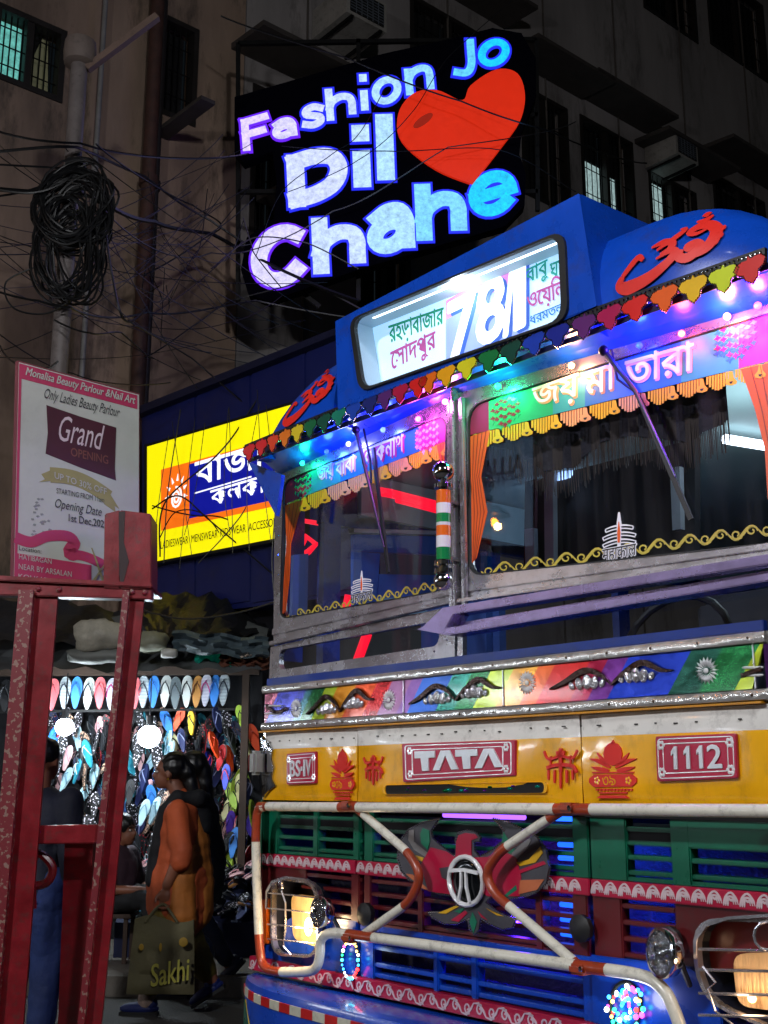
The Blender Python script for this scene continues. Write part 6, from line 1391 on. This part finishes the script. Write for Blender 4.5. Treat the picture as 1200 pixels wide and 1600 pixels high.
tag(mb.build('footwear_mass', [pats[k][1] for k in ('floral', 'navy', 'black', 'redflo', 'leopard', 'teal', 'rose')]), 'dense layer of smaller dark and patterned footwear filling the stall wall behind the larger slippers', 'footwear', kind='stuff')
# ================================================================ CABLES
ca = wall_at(115, 9.15)
def cable(pts, r, lab, sag=.0, cat='cable'):
    """pts = (px, py, distance) ; the cable hangs between them"""
    P_ = []
    for (x, y, d) in pts: rr = ray(x, y); P_.append(CAM+rr*(d/rr.y))
    path = []; Q_ = bez(P_, 10)
    for i, p in enumerate(Q_):
        k = min(len(P_)-2, i//10); t = (i-k*10)/10; p = p.copy(); p.z -= sag*4*t*(1-t)*(P_[k]-P_[k+1]).length*.1; path.append(p)
    o = MB().tube(path, r, 5).build('overhead_cable', m_cab, None, True); return tag(o, lab, cat, 'overhead cables')
cbl = [([(-30, 195, 9), (125, 224, 9.1), (400, 236, 12.2)], .011, 'black cable from the pane edge past the pole top to the F of Fashion', .3),
 ([(-30, 238, 9), (120, 230, 9.1), (225, 275, 11), (330, 345, 12), (640, 520, 12)], .014, 'thick black cable sloping down under the glowing C of Chahe', .2),
 ([(-30, 254, 9), (110, 265, 9.1), (60, 300, 9), (-30, 290, 9)], .010, 'short black cable looping back beside the coil top', .2),
 ([(-30, 292, 9), (60, 300, 9.1)], .022, 'thick black cable bundle entering the coil from the far edge', .2),
 ([(-30, 310, 9), (50, 296, 9.1), (105, 268, 9.1)], .010, 'thin black cable rising into the coil beneath the thick bundle', .1),
 ([(170, 320, 9.1), (240, 346, 10.5), (330, 365, 12), (420, 412, 12), (560, 470, 12)], .022, 'thick twisted cable bundle from the coil to under the Fashion sign', .2),
 ([(165, 330, 9.1), (330, 395, 11.5), (520, 330, 11.8), (700, 230, 11.7), (900, 190, 12)], .007, 'thin cable crossing the word Dil and the middle of the heart', .5),
 ([(150, 225, 9.1), (300, 320, 11.6), (345, 350, 11.6), (320, 372, 11.6), (225, 430, 11)], .009, 'black cable curling back toward the rusty pipe from beneath Dil', .2),
 ([(345, 25, 11.6), (540, 90, 11.7), (720, 158, 11.6), (860, 205, 11.6), (1010, 255, 14)], .010, 'thin cable running over the top notch of the red heart', .2),
 ([(-30, 445, 9), (60, 470, 9.1), (110, 480, 9.1)], .010, 'black cable meeting the loose coil tail low by the pole', .4),
 ([(110, 480, 9.1), (230, 488, 10.5), (400, 470, 11.5), (620, 500, 11.5)], .010, 'black cable leaving the coil tail toward the bus roof', .4),
 ([(165, 360, 9.1), (175, 430, 9.1), (195, 500, 9.2), (230, 480, 10.5)], .011, 'loop of black cable drooping right of the coil', .1),
 ([(60, 415, 9.1), (10, 440, 9), (20, 480, 9), (70, 490, 9.1), (110, 470, 9.1)], .008, 'thin round loop of cable drooping left of the coil', .1),
 ([(440, 560, 10.2), (385, 650, 10.2), (340, 710, 10.2), (258, 785, 10.6), (250, 870, 10.6)], .008, 'black cable falling across the yellow sign past the sun emblem', .05),
 ([(282, 640, 10.5), (262, 770, 10.5), (256, 880, 10.5)], .006, 'thin cable hanging straight down over the left end of the yellow sign', .05),
 ([(238, 795, 10.6), (280, 775, 10.4), (330, 815, 10.3), (430, 900, 10)], .008, 'black cable crossing the yellow sign down toward the bus', .0),
 ([(238, 790, 10.6), (300, 805, 10.4), (345, 808, 10.3), (440, 840, 10)], .007, 'cable wandering along the lower part of the yellow sign', .1),
 ([(420, 640, 10.1), (400, 735, 10.1), (380, 800, 10.1), (310, 880, 10.2)], .006, 'thin cable slanting over the navy panel of the yellow sign', .05),
 ([(250, 840, 10.6), (275, 800, 10.5), (320, 805, 10.4), (360, 860, 10.3)], .006, 'thin cable hooped over the lower left of the yellow sign', .0),
 ([(200, 500, 10), (300, 560, 10.5), (420, 660, 10.2)], .008, 'black cable sloping from the wall to the top of the yellow sign', .2),
 ([(225, 560, 10.5), (300, 510, 11), (360, 470, 11.5), (470, 440, 11.5)], .007, 'thin cable rising across the dark wall above the yellow sign', .2),
 ([(560, 420, 11.6), (480, 380, 11.5), (395, 372, 11.5), (330, 420, 11.3)], .008, 'black cable passing over the glowing C of Chahe', .1),
 ([(440, 450, 11.6), (400, 400, 11.5), (392, 380, 11.5), (380, 340, 11.4)], .007, 'short cable crossing the lower left curve of the C', .05),
 ([(450, 300, 11.7), (560, 250, 11.7), (640, 180, 11.6), (700, 90, 11.6), (800, 0, 11.6)], .005, 'hair thin cable rising over the i and o of Fashion', .1),
 ([(440, 228, 11.7), (600, 236, 11.7), (780, 234, 11.7), (900, 300, 12)], .006, 'thin level cable across the word Dil and the lower heart', .1),
 ([(600, 140, 11.7), (560, 210, 11.7), (520, 240, 11.7), (440, 300, 11.7), (400, 400, 11.6)], .005, 'hair thin cable drooping behind the lower edge of Fashion', .1),
 ([(0, 540, 9), (90, 565, 6)], .007, 'black cable ending at the top corner of the beauty parlour poster', .3),
 ([(85, 500, 9.1), (140, 520, 9.1), (190, 520, 9.5), (240, 560, 10.5)], .008, 'thin cable leaving the pole just above the poster', .3),
 ([(430, 800, 9.8), (425, 880, 9.8), (432, 960, 9.8)], .006, 'thin cable hanging beside the left edge of the bus windscreen', .0),
 ([(450, 560, 10), (440, 620, 10), (436, 640, 10)], .006, 'short pale cable dropping behind the bus roof corner', .0),
 ([(150, 880, 9.5), (250, 960, 9.5), (430, 940, 9.5)], .008, 'black cable sagging over the stall roof under the shop sign', .4)]
for a in cbl: cable(a[0], a[1], a[2], a[3])
for k in range(46):
    a_x, a_y, a_d = R.choice([(-30, R.uniform(180, 560), 9), (R.uniform(90, 150), R.uniform(210, 480), 9.15), (R.uniform(230, 300), R.uniform(330, 560), 10.6)])
    b_x, b_y, b_d = R.choice([(R.uniform(200, 340), R.uniform(240, 620), 11), (R.uniform(380, 520), R.uniform(440, 580), 11.5), (R.uniform(330, 420), R.uniform(200, 420), 11.8)])
    if b_x > 260 and b_y > 590: b_d = 10.3
    m_x = (a_x+b_x)/2+R.uniform(-20, 20); m_y = (a_y+b_y)/2+R.uniform(5, 50)
    cable([(a_x, a_y, a_d), (m_x, m_y, (a_d+b_d)/2), (b_x, b_y, b_d)], R.uniform(.003, .006), 'fine black wire in the tangle strung over the dark wall between coil and glowing sign', R.uniform(0, .4))['group'] = 'fine wires of the tangle'
for k in range(9):
    x = R.uniform(244, 460); y = 700-.2886*(x-238); x2 = x+R.uniform(-60, 60)
    cable([(x, y-R.uniform(10, 60), 10.4-(x-238)*.0045), ((x+x2)/2+R.uniform(-12, 12), y+90, 10.3-(x-238)*.0045), (max(238, x2), y+R.uniform(150, 210), 10.3-(x-238)*.0045)], .0035, 'fine black wire dangling in front of the yellow shop sign', .02)['group'] = 'fine wires over the yellow sign'
# ================================================================ PEOPLE
CLOTH = ('kurta', 'kurta_back', 'salwar', 'shawl', 'black_tunic', 'trousers', 'jacket', 'jeans', 'shirt')
def organic(prims, name, mats, parent, voxel=.012, smooth=3):
    mb = MB()
    for p in prims:
        if p[0] == 'e': mb.sph(p[1], 1., 14, 0, p[2], Matrix.Rotation(math.radians(p[3]), 3, 'Y') if len(p) > 3 else None)
        else:
            path, rad = p[1], p[2]; P_ = [Vector(q) for q in path]; mb.tube(P_, rad, 12)
            for q, r in zip(P_, rad): mb.sph(q, r, 10)
    o = mb.build(name, mats, None)
    m1 = o.modifiers.new('r', 'REMESH'); m1.mode = 'VOXEL'; m1.voxel_size = voxel; m2 = o.modifiers.new('s', 'SMOOTH'); m2.iterations = smooth; m2.factor = .5
    me = bpy.data.meshes.new_from_object(o.evaluated_get(bpy.context.evaluated_depsgraph_get())); me.name = name
    if name in CLOTH:
        for v in me.vertices:
            p = v.co; k = _nz.noise(Vector((p.x*13, p.y*13, p.z*3.2)))*.016+abs(_nz.noise(Vector((p.x*5+p.z*6, p.y*5, p.z*11))))*.012; v.co = p+v.normal*k
    if name == 'hair':
        for v in me.vertices: p = v.co; v.co = p+v.normal*_nz.noise(Vector((p.x*20, p.y*70, p.z*22)))*.006
    bpy.data.objects.remove(o); me.polygons.foreach_set('use_smooth', [True]*len(me.polygons))
    o = bpy.data.objects.new(name, me); C.objects.link(o); o.parent = parent; return o
def head(c, r=1., jaw=0.):
    x, y, z = c
    return [('e', (x-.015*r, y, z+.025*r), (.098*r, .078*r, .098*r)), ('e', (x+.03*r, y, z-.04*r), (.062*r, .056*r, .07*r)), ('e', (x+.055*r, y, z-.085*r), (.03*r, .032*r, .024*r)), ('t', [(x+.082*r, y, z+.012*r), (x+.104*r, y, z-.022*r), (x+.088*r, y, z-.034*r)], [.010*r, .015*r, .012*r]),
            ('e', (x+.086*r, y, z-.056*r), (.012*r, .024*r, .007*r)), ('e', (x+.083*r, y, z-.070*r), (.012*r, .02*r, .007*r)), ('e', (x+.072*r, y, z+.028*r), (.018*r, .05*r, .012*r)), ('e', (x-.01*r, y+.078*r, z-.015*r), (.018*r, .01*r, .03*r)), ('e', (x-.01*r, y-.078*r, z-.015*r), (.018*r, .01*r, .03*r))]
def hand(p, s=1., curl=1):
    x, y, z = p; o = [('e', (x, y, z-.04*s), (.040*s, .018*s, .048*s))]
    for k, (dx, l) in enumerate(((.03, .062), (.010, .072), (-.010, .068), (-.028, .052))): o.append(('t', [(x+dx, y, z-.07*s), (x+dx*1.05, y-.006, z-.07*s-l*.5), (x+dx*1.0-.004, y+.018*curl, z-.07*s-l*.8), (x+dx-.004, y+.034*curl, z-.07*s-l*.62)], [.0105, .0095, .009, .008]))
    o.append(('t', [(x+.032, y+.004, z-.03*s), (x+.055, y+.018, z-.055*s), (x+.05, y+.03, z-.085*s)], [.013, .0105, .0085])); return o
def face(c, par, r=1.):
    x, y, z = c
    for s in (-1, 1):
        MB().sph((x+.077*r, y+s*.032*r, z+.004*r), .0115*r, 8, 0, (1, 1, .7)).build('eye', M('eye_white', 'c8c0b8', .3), par, True); MB().sph((x+.087*r, y+s*.033*r, z+.004*r), .0055*r, 8).build('iris', M('iris_dark', '0c0806', .2), par, True)
        MB().tube([(x+.088*r, y+s*.014*r, z+.026*r), (x+.09*r, y+s*.034*r, z+.032*r), (x+.076*r, y+s*.055*r, z+.024*r)], .004*r, 5).build('eyebrow', m_hair, par, True)
    MB().sph((x+.094*r, y, z-.060*r), .009*r, 8, 0, (.6, 2.2, .6)).build('lips', M('lips', '5a2420', .4), par, True)
def shoe(par, x, y, z, m, a=0.):
    mb = MB(); mb.sph((0, 0, .035), 1, 12, 0, (.125, .045, .04)); mb.sph((-.06, 0, .06), 1, 10, 0, (.055, .04, .055)); mb.box((0, 0, .01), (.24, .08, .02), 1)
    o = mb.build('shoe', [m, M('shoe_sole', '1a1a1c', .7)], par, True); o.location = (x, y, z); o.rotation_euler = (0, a, 0); return o
# woman in the orange kurta, walking to the left of the picture
wx = (285-600)/1849.5*7.8
W1 = empty('person', (wx, 7.8, 0), math.pi, 'woman in orange kurta and black shawl walking left with a Sakhi cloth bag', 'person')
hc = (.09, 0, 1.475)
pr = head(hc, .98)+[('t', [(.06, 0, 1.41), (.02, 0, 1.33), (0, 0, 1.27)], [.052, .055, .07]), ('e', (0, 0, 1.12), (.13, .17, .19)), ('e', (.01, 0, .93), (.15, .165, .17)), ('e', (-.03, 0, .80), (.16, .17, .14)),
     ('t', [(0, .16, 1.24), (-.05, .21, .98), (.04, .19, .78)], [.06, .048, .032]), ('t', [(0, -.16, 1.24), (.03, -.20, .98), (.09, -.19, .76)], [.06, .048, .032]),
     ('t', [(0, .08, .78), (.10, .08, .43), (.16, .08, .09)], [.10, .068, .042]), ('t', [(-.02, -.08, .78), (-.03, -.08, .45), (-.23, -.08, .17)], [.10, .066, .042])]+hand((.05, .19, .76))+hand((.10, -.19, .75))
b_ = organic(pr, 'body', m_skin, W1, .009, 2); face(hc, W1, .98)
m_kur = M('kurta_orange', 'a8481e', .75, var=.25, vs=3, bump=.4, bs=12); m_kur2 = M('kurta_mustard', 'a05c1a', .75, var=.2, vs=3, bump=.4, bs=12); m_sal = M('salwar_olive', '6a5a1c', .8, var=.25, bump=.4, bs=14); m_shawl = M('shawl_black', '08080e', .85, var=.3, bump=.5, bs=10)
kr = organic([('e', (0, 0, 1.2), (.135, .19, .12)), ('e', (0, 0, 1.1), (.15, .185, .2)), ('e', (.0, 0, .93), (.165, .18, .2)), ('e', (-.03, 0, .80), (.18, .19, .18)), ('t', [(0, 0, .85), (-.01, 0, .62)], [.19, .205]),
              ('t', [(0, .16, 1.23), (-.05, .215, .97), (-.045, .215, .93)], [.075, .068, .07]), ('t', [(0, -.16, 1.23), (.02, -.20, .98)], [.075, .066]), ('t', [(0, 0, 1.3), (0, 0, 1.25)], [.075, .11])], 'kurta', m_kur, W1, .012, 4)
organic([('t', [(-.06, 0, 1.22), (-.095, 0, 1.05), (-.11, 0, .8), (-.11, 0, .6)], [.085, .10, .11, .12]), ('t', [(-.05, .1, .95), (-.04, .1, .58)], [.09, .12])], 'kurta_back', m_kur2, W1, .012, 4)
organic([('t', [(.02, .07, .66), (.09, .08, .42), (.14, .08, .17)], [.125, .10, .075]), ('t', [(-.04, -.07, .66), (-.05, -.08, .45), (-.19, -.08, .22)], [.125, .095, .07]), ('e', (0, 0, .62), (.19, .17, .1))], 'salwar', m_sal, W1, .012, 4)
organic([('t', [(-.10, .06, 1.30), (0, .11, 1.32), (.09, .09, 1.24), (.13, .07, 1.05), (.14, .07, .88), (.15, .07, .80)], [.045, .045, .045, .045, .05, .045]), ('t', [(-.10, -.06, 1.30), (.02, -.11, 1.31), (.10, -.10, 1.2), (.15, -.09, .95), (.16, -.08, .74)], [.05, .055, .06, .07, .065]), ('t', [(-.11, -.07, 1.31), (-.12, .07, 1.31)], [.055, .055]), ('t', [(-.11, 0, 1.3), (-.15, 0, 1.12)], [.07, .06])], 'shawl', m_shawl, W1, .012, 3)
organic([('e', (hc[0]-.035, 0, hc[2]+.038), (.103, .089, .098)), ('e', (hc[0]-.115, 0, hc[2]-.0), (.06, .062, .07)), ('t', [(hc[0]-.12, 0, hc[2]), (hc[0]-.16, 0, hc[2]-.12), (hc[0]-.17, 0, hc[2]-.24)], [.05, .045, .03])], 'hair', m_hair, W1, .008, 2)
MB().sph((hc[0]-.01, .082, hc[2]-.045), .009, 8).build('earring', M('gold', 'c89830', .2, 1), W1, True)
m_shoe = M('shoe_blue', '0c1c5a', .6); shoe(W1, .20, .08, .0, m_shoe, .0); shoe(W1, -.21, -.08, .07, m_shoe, .55)
organic([('t', [(.14, .08, .17), (.16, .08, .08)], [.06, .055])], 'ankle_cuff', M('cuff_print', '9a8478', .7, var=.5, vs=20), W1, .01, 1)
# cloth bag held in the hand
bag = empty('cloth_bag', (wx, 7.8, 0), 0, 'olive cloth shopping bag printed Sakhi hanging from the woman\'s hand', 'bag')
BG = Surf((0, -.215, 0), (1, 0, 0), (0, -1, 0)); m_bag = M('bag_olive', '5a5438', .8, var=.2, vs=4, dirt=.2, bump=.5, bs=12)
mb = MB(); vs = []; n1, n2 = 14, 12
for s in (0, 1):
    for i in range(n1+1):
        for j in range(n2+1):
            u = i/n1; v = j/n2; xl = -.26+.03*v; xr = .16-.02*v; x = xl+(xr-xl)*u; z = .14+.44*v+.02*math.sin(u*6)*v; th = .055*math.sin(math.pi*u)**.5*(1-.75*v)*math.sin(math.pi*min(1, v*3+.12)/1.0 if v < .3 else math.pi/2)+.006
            th += .006*math.sin(u*9+v*5)+.005*math.sin(v*13-u*4); vs.append((x, -.20-(th if s else -th), z))
N = (n1+1)*(n2+1); W_ = n2+1
fs = [(i*W_+j, (i+1)*W_+j, (i+1)*W_+j+1, i*W_+j+1) for i in range(n1) for j in range(n2)]
fs2_ = fs+[tuple(N+k for k in f[::-1]) for f in fs]
for i in range(n1): fs2_ += [(i*W_, N+i*W_, N+(i+1)*W_, (i+1)*W_)]
for j in range(n2): fs2_ += [(j, j+1, N+j+1, N+j), (n1*W_+j, N+n1*W_+j, N+n1*W_+j+1, n1*W_+j+1)]
mb.add(vs, fs2_); mb.build('bag_body', m_bag, bag, True)
for s in (-.22, -.19): MB().tube(bez([(-.16, s, .56), (-.10, s, .64), (-.055, -.20, .665), (-.02, s, .64), (.04, s, .56)], 4), .009, 6).build('handle', m_bag, bag, True)
mb = MB(); text(mb, BG, 'Sakhi', [(-.10, .32), (.13, .36), (.13, .23), (-.10, .19)], .052, off=.01, px=False); mb.build('lettering', M('bag_print', 'a09a3c', .7), bag)
mb = MB(); mb.sph((.09, -.268, .45), .028, 10, 0, (1, .15, 1)); mb.sph((-.05, -.268, .42), .016, 10, 0, (.6, .15, 1.6)); mb.sph((-.17, -.262, .42), .02, 10, 0, (.8, .15, 1)); mb.build('printed_flower', M('bag_print2', '96761e', .7), bag)
# walker in black behind her
w2x = (300-600)/1849.5*8.35
W2 = empty('person', (w2x, 8.35, 0), math.pi, 'walker in black clothes just behind the woman in orange, mostly hidden', 'person')
hc2 = (.02, 0, 1.50)
organic(head(hc2)+[('t', [(.0, 0, 1.42), (-.02, 0, 1.33)], [.05, .06]), ('e', (-.03, 0, 1.15), (.12, .17, .2)), ('e', (-.03, 0, .9), (.13, .16, .18)), ('t', [(-.03, .17, 1.26), (-.12, .2, 1.0), (-.06, .2, .78)], [.055, .045, .03]), ('t', [(-.03, -.17, 1.26), (-.08, -.2, 1.0), (-.02, -.2, .78)], [.055, .045, .03]), ('t', [(-.03, .08, .85), (.06, .08, .48), (.05, .08, .08)], [.09, .06, .04]), ('t', [(-.03, -.08, .85), (-.08, -.08, .48), (-.28, -.08, .2)], [.09, .06, .04])]+hand((-.05, .2, .77))+hand((-.01, -.2, .77)), 'body', m_skin, W2, .012, 2)
organic([('e', (-.04, 0, 1.14), (.16, .2, .22)), ('t', [(-.05, 0, 1.2), (-.08, 0, .95), (-.07, 0, .72)], [.13, .17, .18]), ('t', [(-.03, .17, 1.26), (-.12, .2, 1.0), (-.08, .2, .84)], [.075, .065, .05]), ('t', [(-.03, -.17, 1.26), (-.08, -.2, 1.0), (-.04, -.2, .84)], [.075, .065, .05])], 'black_tunic', M('tunic_black', '0a0a10', .8, bump=.4, bs=12), W2, .014, 3)
organic([('t', [(-.04, .08, .8), (.06, .08, .48), (.05, .08, .12)], [.12, .08, .06]), ('t', [(-.04, -.08, .8), (-.08, -.08, .48), (-.26, -.08, .23)], [.12, .08, .06])], 'trousers', M('trousers_navy', '0c1226', .8), W2, .014, 3)
organic([('e', (hc2[0]-.03, 0, hc2[2]+.035), (.104, .09, .1)), ('t', [(hc2[0]-.1, 0, hc2[2]), (hc2[0]-.14, 0, hc2[2]-.25)], [.055, .04])], 'hair', m_hair, W2, .01, 2); face(hc2, W2)
shoe(W2, .08, .08, .0, M('shoe_dark', '101430', .6)); shoe(W2, -.32, -.08, .12, M('shoe_dark', '101430', .6), .8)
pbg = empty('plastic_bag', (w2x+.12, 8.0, 0), 0, 'thin grey plastic carrier bag swinging behind the cloth bag', 'bag')
organic([('e', (0, 0, .32), (.13, .06, .13)), ('t', [(0, 0, .40), (.02, 0, .60)], [.05, .012])], 'bag_body', M('carrier_grey', '454c58', .35, var=.3, bump=.8, bs=14), pbg, .012, 1)
# man in jeans behind the stand
W3 = empty('person', ((64-600)/1849.5*6.6, 6.6, 0), math.radians(70), 'man in dark jacket and blue jeans standing behind the red stand', 'person')
hc3 = (.03, 0, 1.53)
organic(head(hc3)+[('t', [(.0, 0, 1.45), (-.01, 0, 1.36)], [.055, .065]), ('e', (0, 0, 1.18), (.12, .19, .2)), ('e', (0, 0, .95), (.12, .16, .18)), ('t', [(0, .19, 1.3), (-.03, .24, 1.02), (.06, .22, .80)], [.06, .046, .034]), ('t', [(0, -.19, 1.3), (-.03, -.24, 1.02), (.06, -.22, .80)], [.06, .046, .034]), ('t', [(0, .09, .88), (.02, .1, .48), (0, .1, .08)], [.09, .062, .045]), ('t', [(0, -.09, .88), (.02, -.1, .48), (0, -.1, .08)], [.09, .062, .045])]+hand((.06, .22, .79))+hand((.06, -.22, .79)), 'body', m_skin, W3, .012, 2); face(hc3, W3)
organic([('e', (0, 0, 1.2), (.15, .21, .2)), ('t', [(0, 0, 1.2), (0, 0, .88)], [.15, .165]), ('t', [(0, .19, 1.3), (-.03, .24, 1.02), (.05, .225, .84)], [.08, .062, .05]), ('t', [(0, -.19, 1.3), (-.03, -.24, 1.02), (.05, -.225, .84)], [.08, .062, .05])], 'jacket', M('jacket_navy', '0c1022', .8, bump=.3), W3, .014, 3)
organic([('t', [(0, .085, .88), (.02, .1, .48), (0, .1, .1)], [.115, .082, .072]), ('t', [(0, -.085, .88), (.02, -.1, .48), (0, -.1, .1)], [.115, .082, .072])], 'jeans', M('denim', '1c2f60', .8, var=.25, bump=.4, bs=20), W3, .014, 3)
organic([('e', (hc3[0]-.02, 0, hc3[2]+.04), (.104, .088, .092))], 'hair', m_hair, W3, .01, 1); shoe(W3, .05, .1, 0, m_blk); shoe(W3, .05, -.1, 0, m_blk)
# vendor on a stool
W4 = empty('person', ((188-600)/1849.5*9.0, 9.0, .13), math.radians(-20), 'vendor in dark clothes sitting by the stall behind the red stand', 'person')
hc4 = (.05, 0, .93)
organic(head(hc4)+[('t', [(.02, 0, .86), (0, 0, .78)], [.05, .06]), ('e', (0, 0, .62), (.12, .18, .2)), ('t', [(0, .18, .74), (.08, .22, .52), (.3, .16, .50)], [.055, .045, .032]), ('t', [(0, -.18, .74), (.08, -.22, .52), (.3, -.14, .52)], [.055, .045, .032]), ('t', [(0, .09, .45), (.38, .11, .46), (.40, .11, .07)], [.09, .065, .042]), ('t', [(0, -.09, .45), (.38, -.11, .46), (.40, -.11, .07)], [.09, .065, .042])]+hand((.34, .15, .52))+hand((.34, -.13, .54)), 'body', m_skin, W4, .012, 2); face(hc4, W4)
organic([('e', (0, 0, .64), (.15, .2, .2)), ('t', [(0, 0, .66), (0, 0, .48)], [.14, .16]), ('t', [(0, .18, .74), (.08, .22, .53)], [.075, .06]), ('t', [(0, -.18, .74), (.08, -.22, .53)], [.075, .06])], 'shirt', M('shirt_dark', '2a1420', .8), W4, .014, 3)
organic([('t', [(0, .09, .45), (.38, .11, .46), (.40, .11, .1)], [.11, .085, .06]), ('t', [(0, -.09, .45), (.38, -.11, .46), (.40, -.11, .1)], [.11, .085, .06])], 'trousers', M('trousers_black', '0c0c10', .8), W4, .014, 3)
organic([('e', (hc4[0]-.02, 0, hc4[2]+.04), (.106, .09, .094))], 'hair', m_hair, W4, .01, 1); shoe(W4, .44, .11, 0, M('sandal_brown', '5a4a3c', .6)); shoe(W4, .44, -.11, 0, M('sandal_brown', '5a4a3c', .6))
stl = empty('stool', W4.location, 0, 'low dark stool under the seated vendor', 'stool'); MB().box((0, 0, .33), (.32, .32, .03)).build('seat', m_wood, stl, bevel=.006)
for sx in (-.12, .12):
    for sy in (-.12, .12): MB().box((sx, sy, .158), (.03, .03, .315)).build('leg', m_wood, stl)
# driver behind the right windscreen
dl = BO+EX*.80+EY*.95; W5 = empty('person', (dl.x, dl.y, 1.28), BUS.rotation_euler.z-math.pi/2, 'bus driver in a dark shirt behind the windscreen on the steering wheel side', 'person'); hc5 = (.03, 0, .72)
organic(head(hc5)+[('t', [(0, 0, .65), (0, 0, .57)], [.055, .065]), ('e', (0, 0, .38), (.12, .19, .22)), ('t', [(0, .19, .5), (.14, .24, .32), (.34, .14, .48)], [.058, .046, .034]), ('t', [(0, -.19, .5), (.14, -.24, .32), (.34, -.14, .48)], [.058, .046, .034]), ('t', [(0, .09, .15), (.4, .1, .2)], [.09, .07]), ('t', [(0, -.09, .15), (.4, -.1, .2)], [.09, .07])]+hand((.36, .14, .52))+hand((.36, -.14, .52)), 'body', m_skin, W5, .012, 2); face(hc5, W5)
organic([('e', (0, 0, .4), (.15, .21, .24)), ('t', [(0, .19, .5), (.12, .24, .34)], [.075, .065]), ('t', [(0, -.19, .5), (.12, -.24, .34)], [.075, .065])], 'shirt', M('shirt_driver', '1c2030', .8), W5, .014, 3); organic([('e', (hc5[0]-.02, 0, hc5[2]+.04), (.104, .088, .092))], 'hair', m_hair, W5, .01, 1)
# ================================================================ WHAT THE WINDSCREENS MIRROR, STREET LAMPS
def wv(v): return BO+EX*v.x+EY*v.y+EZ*v.z
def wd(v): return EX*v.x+EY*v.y+EZ*v.z
def mirror(S, px_, py_, X=None, L=None):
    P_ = wv(S.P(px_, py_)); n = wd(S.n); d = ray(px_, py_); r = d-2*d.dot(n)*n; r.normalize(); t = L if L else (X-P_.x)/r.x; return P_+r*t
XN = -9.0
ab = empty('signboard', (XN, 4, 2), 0, 'grey blue broadband signboard mirrored in the right windscreen', 'sign')
SX = Surf((XN, 0, 0), (0, -1, 0), (1, 0, 0))
def qd(pxs): return [(-(m_.y), m_.z) for m_ in (mirror(PR, *p, X=XN) for p in pxs)]
q_ = qd(((745, 690), (832, 668), (832, 850), (745, 850)))
loc(MB().poly(SX, q_, -.1, 0), ab).build('board', M('board_blue', '8aa0b8', .5, emit='6f8fb0', es=1.6), ab)
qt = qd(((752, 722), (816, 710), (816, 738), (752, 746))); mb = MB(); text(mb, SX, 'ALLIA', [qt[1], qt[0], qt[3], qt[2]], .02, off=.03, px=False); loc(mb, ab).build('lettering', m_k, ab)
qt = qd(((762, 748), (816, 740), (816, 748), (762, 756))); mb = MB(); text(mb, SX, 'BROADB', [qt[1], qt[0], qt[3], qt[2]], .02, off=.02, px=False); loc(mb, ab).build('lettering', m_k, ab)
sp_ = mirror(PR, 771, 816, X=XN+1.5)
sd = empty('street_lamp', (sp_.x, sp_.y, 0), 0, 'orange street lamp beside the road, mirrored in the right windscreen', 'street lamp')
MB().tube([(0, .12, 0), (0, .12, sp_.z+.1)], .05, 10).build('pole', m_iron, sd, True); MB().sph((0, 0, sp_.z), .045, 14).build('lamp_globe', EM('sodium', 'ff9018', 60), sd, True); MB().lathe([(.05, .1), (.16, .02), (.18, -.01)], (0, 0, sp_.z+.08), EZ, 14).build('lamp_hood', m_iron, sd, True)
lamp('sodium_light', (sp_.x+.25, sp_.y, sp_.z-.1), 14, (1, .5, .15), size=.04)
def led_lamp(x, y, h, e, aim, lab, s=.45, c=(.95, .96, 1)):
    o = empty('street_lamp', (x, y, 0), 0, lab, 'street lamp'); MB().tube([(-.6, -.5, 0), (-.6, -.5, h-.3), (-.4, -.35, h), (0, 0, h+.08)], .06, 10).build('pole', m_iron, o, True)
    MB().box((0, 0, h+.06), (.5, .3, .08)).build('lamp_head', m_alu, o, bevel=.02); MB().box((0, 0, h+.012), (.4, .22, .012)).build('lamp_panel', EM('led_panel', 'eef4ff', 25), o)
    lamp('street_lamp_light', (x, y, h-.03), e, c, 'AREA', s, aim)
led_lamp(-3.8, -.2, 5.2, 390, (.5, 4.2, 1.6), 'white street lamp over the road that lights the bus front')
led_lamp(2.2, -3.2, 6.5, 470, (-2, 11, 5), 'white street lamp behind the camera that lights the building')
for k, (y, z) in enumerate(((1.5, 2.3), (4.6, 2.5), (6.8, 2.2))):  # off-view stalls added so their tubes put highlights in the chrome
    o = empty('neighbour_stall', (-10.6, y, 0), 0, ['open stall with a tube light, farthest back up the road', 'open stall with a tube light between the other two lit stalls', 'open stall with a tube light, next to the slipper stall'][k], 'stall', 'neighbouring stalls with tube lights')
    MB().box((-.6, 0, 1.3), (.05, 2.2, 2.6)).build('back_board', m_cloth, o); MB().box((0, 0, 2.75), (1.4, 2.3, .05)).build('canopy', m_tarp, o); MB().box((0, 0, .45), (.8, 2, .9)).build('counter', m_wood, o, bevel=.02)
    MB().tube([(.3, -.9, z), (.3, .9, z)], .025, 8).build('tube_light', EM('tube_cold', 'e6f2ff', 70), o); lamp('stall_tube_glow', (-10.1, y, z), 40, (.9, .95, 1), size=.25)
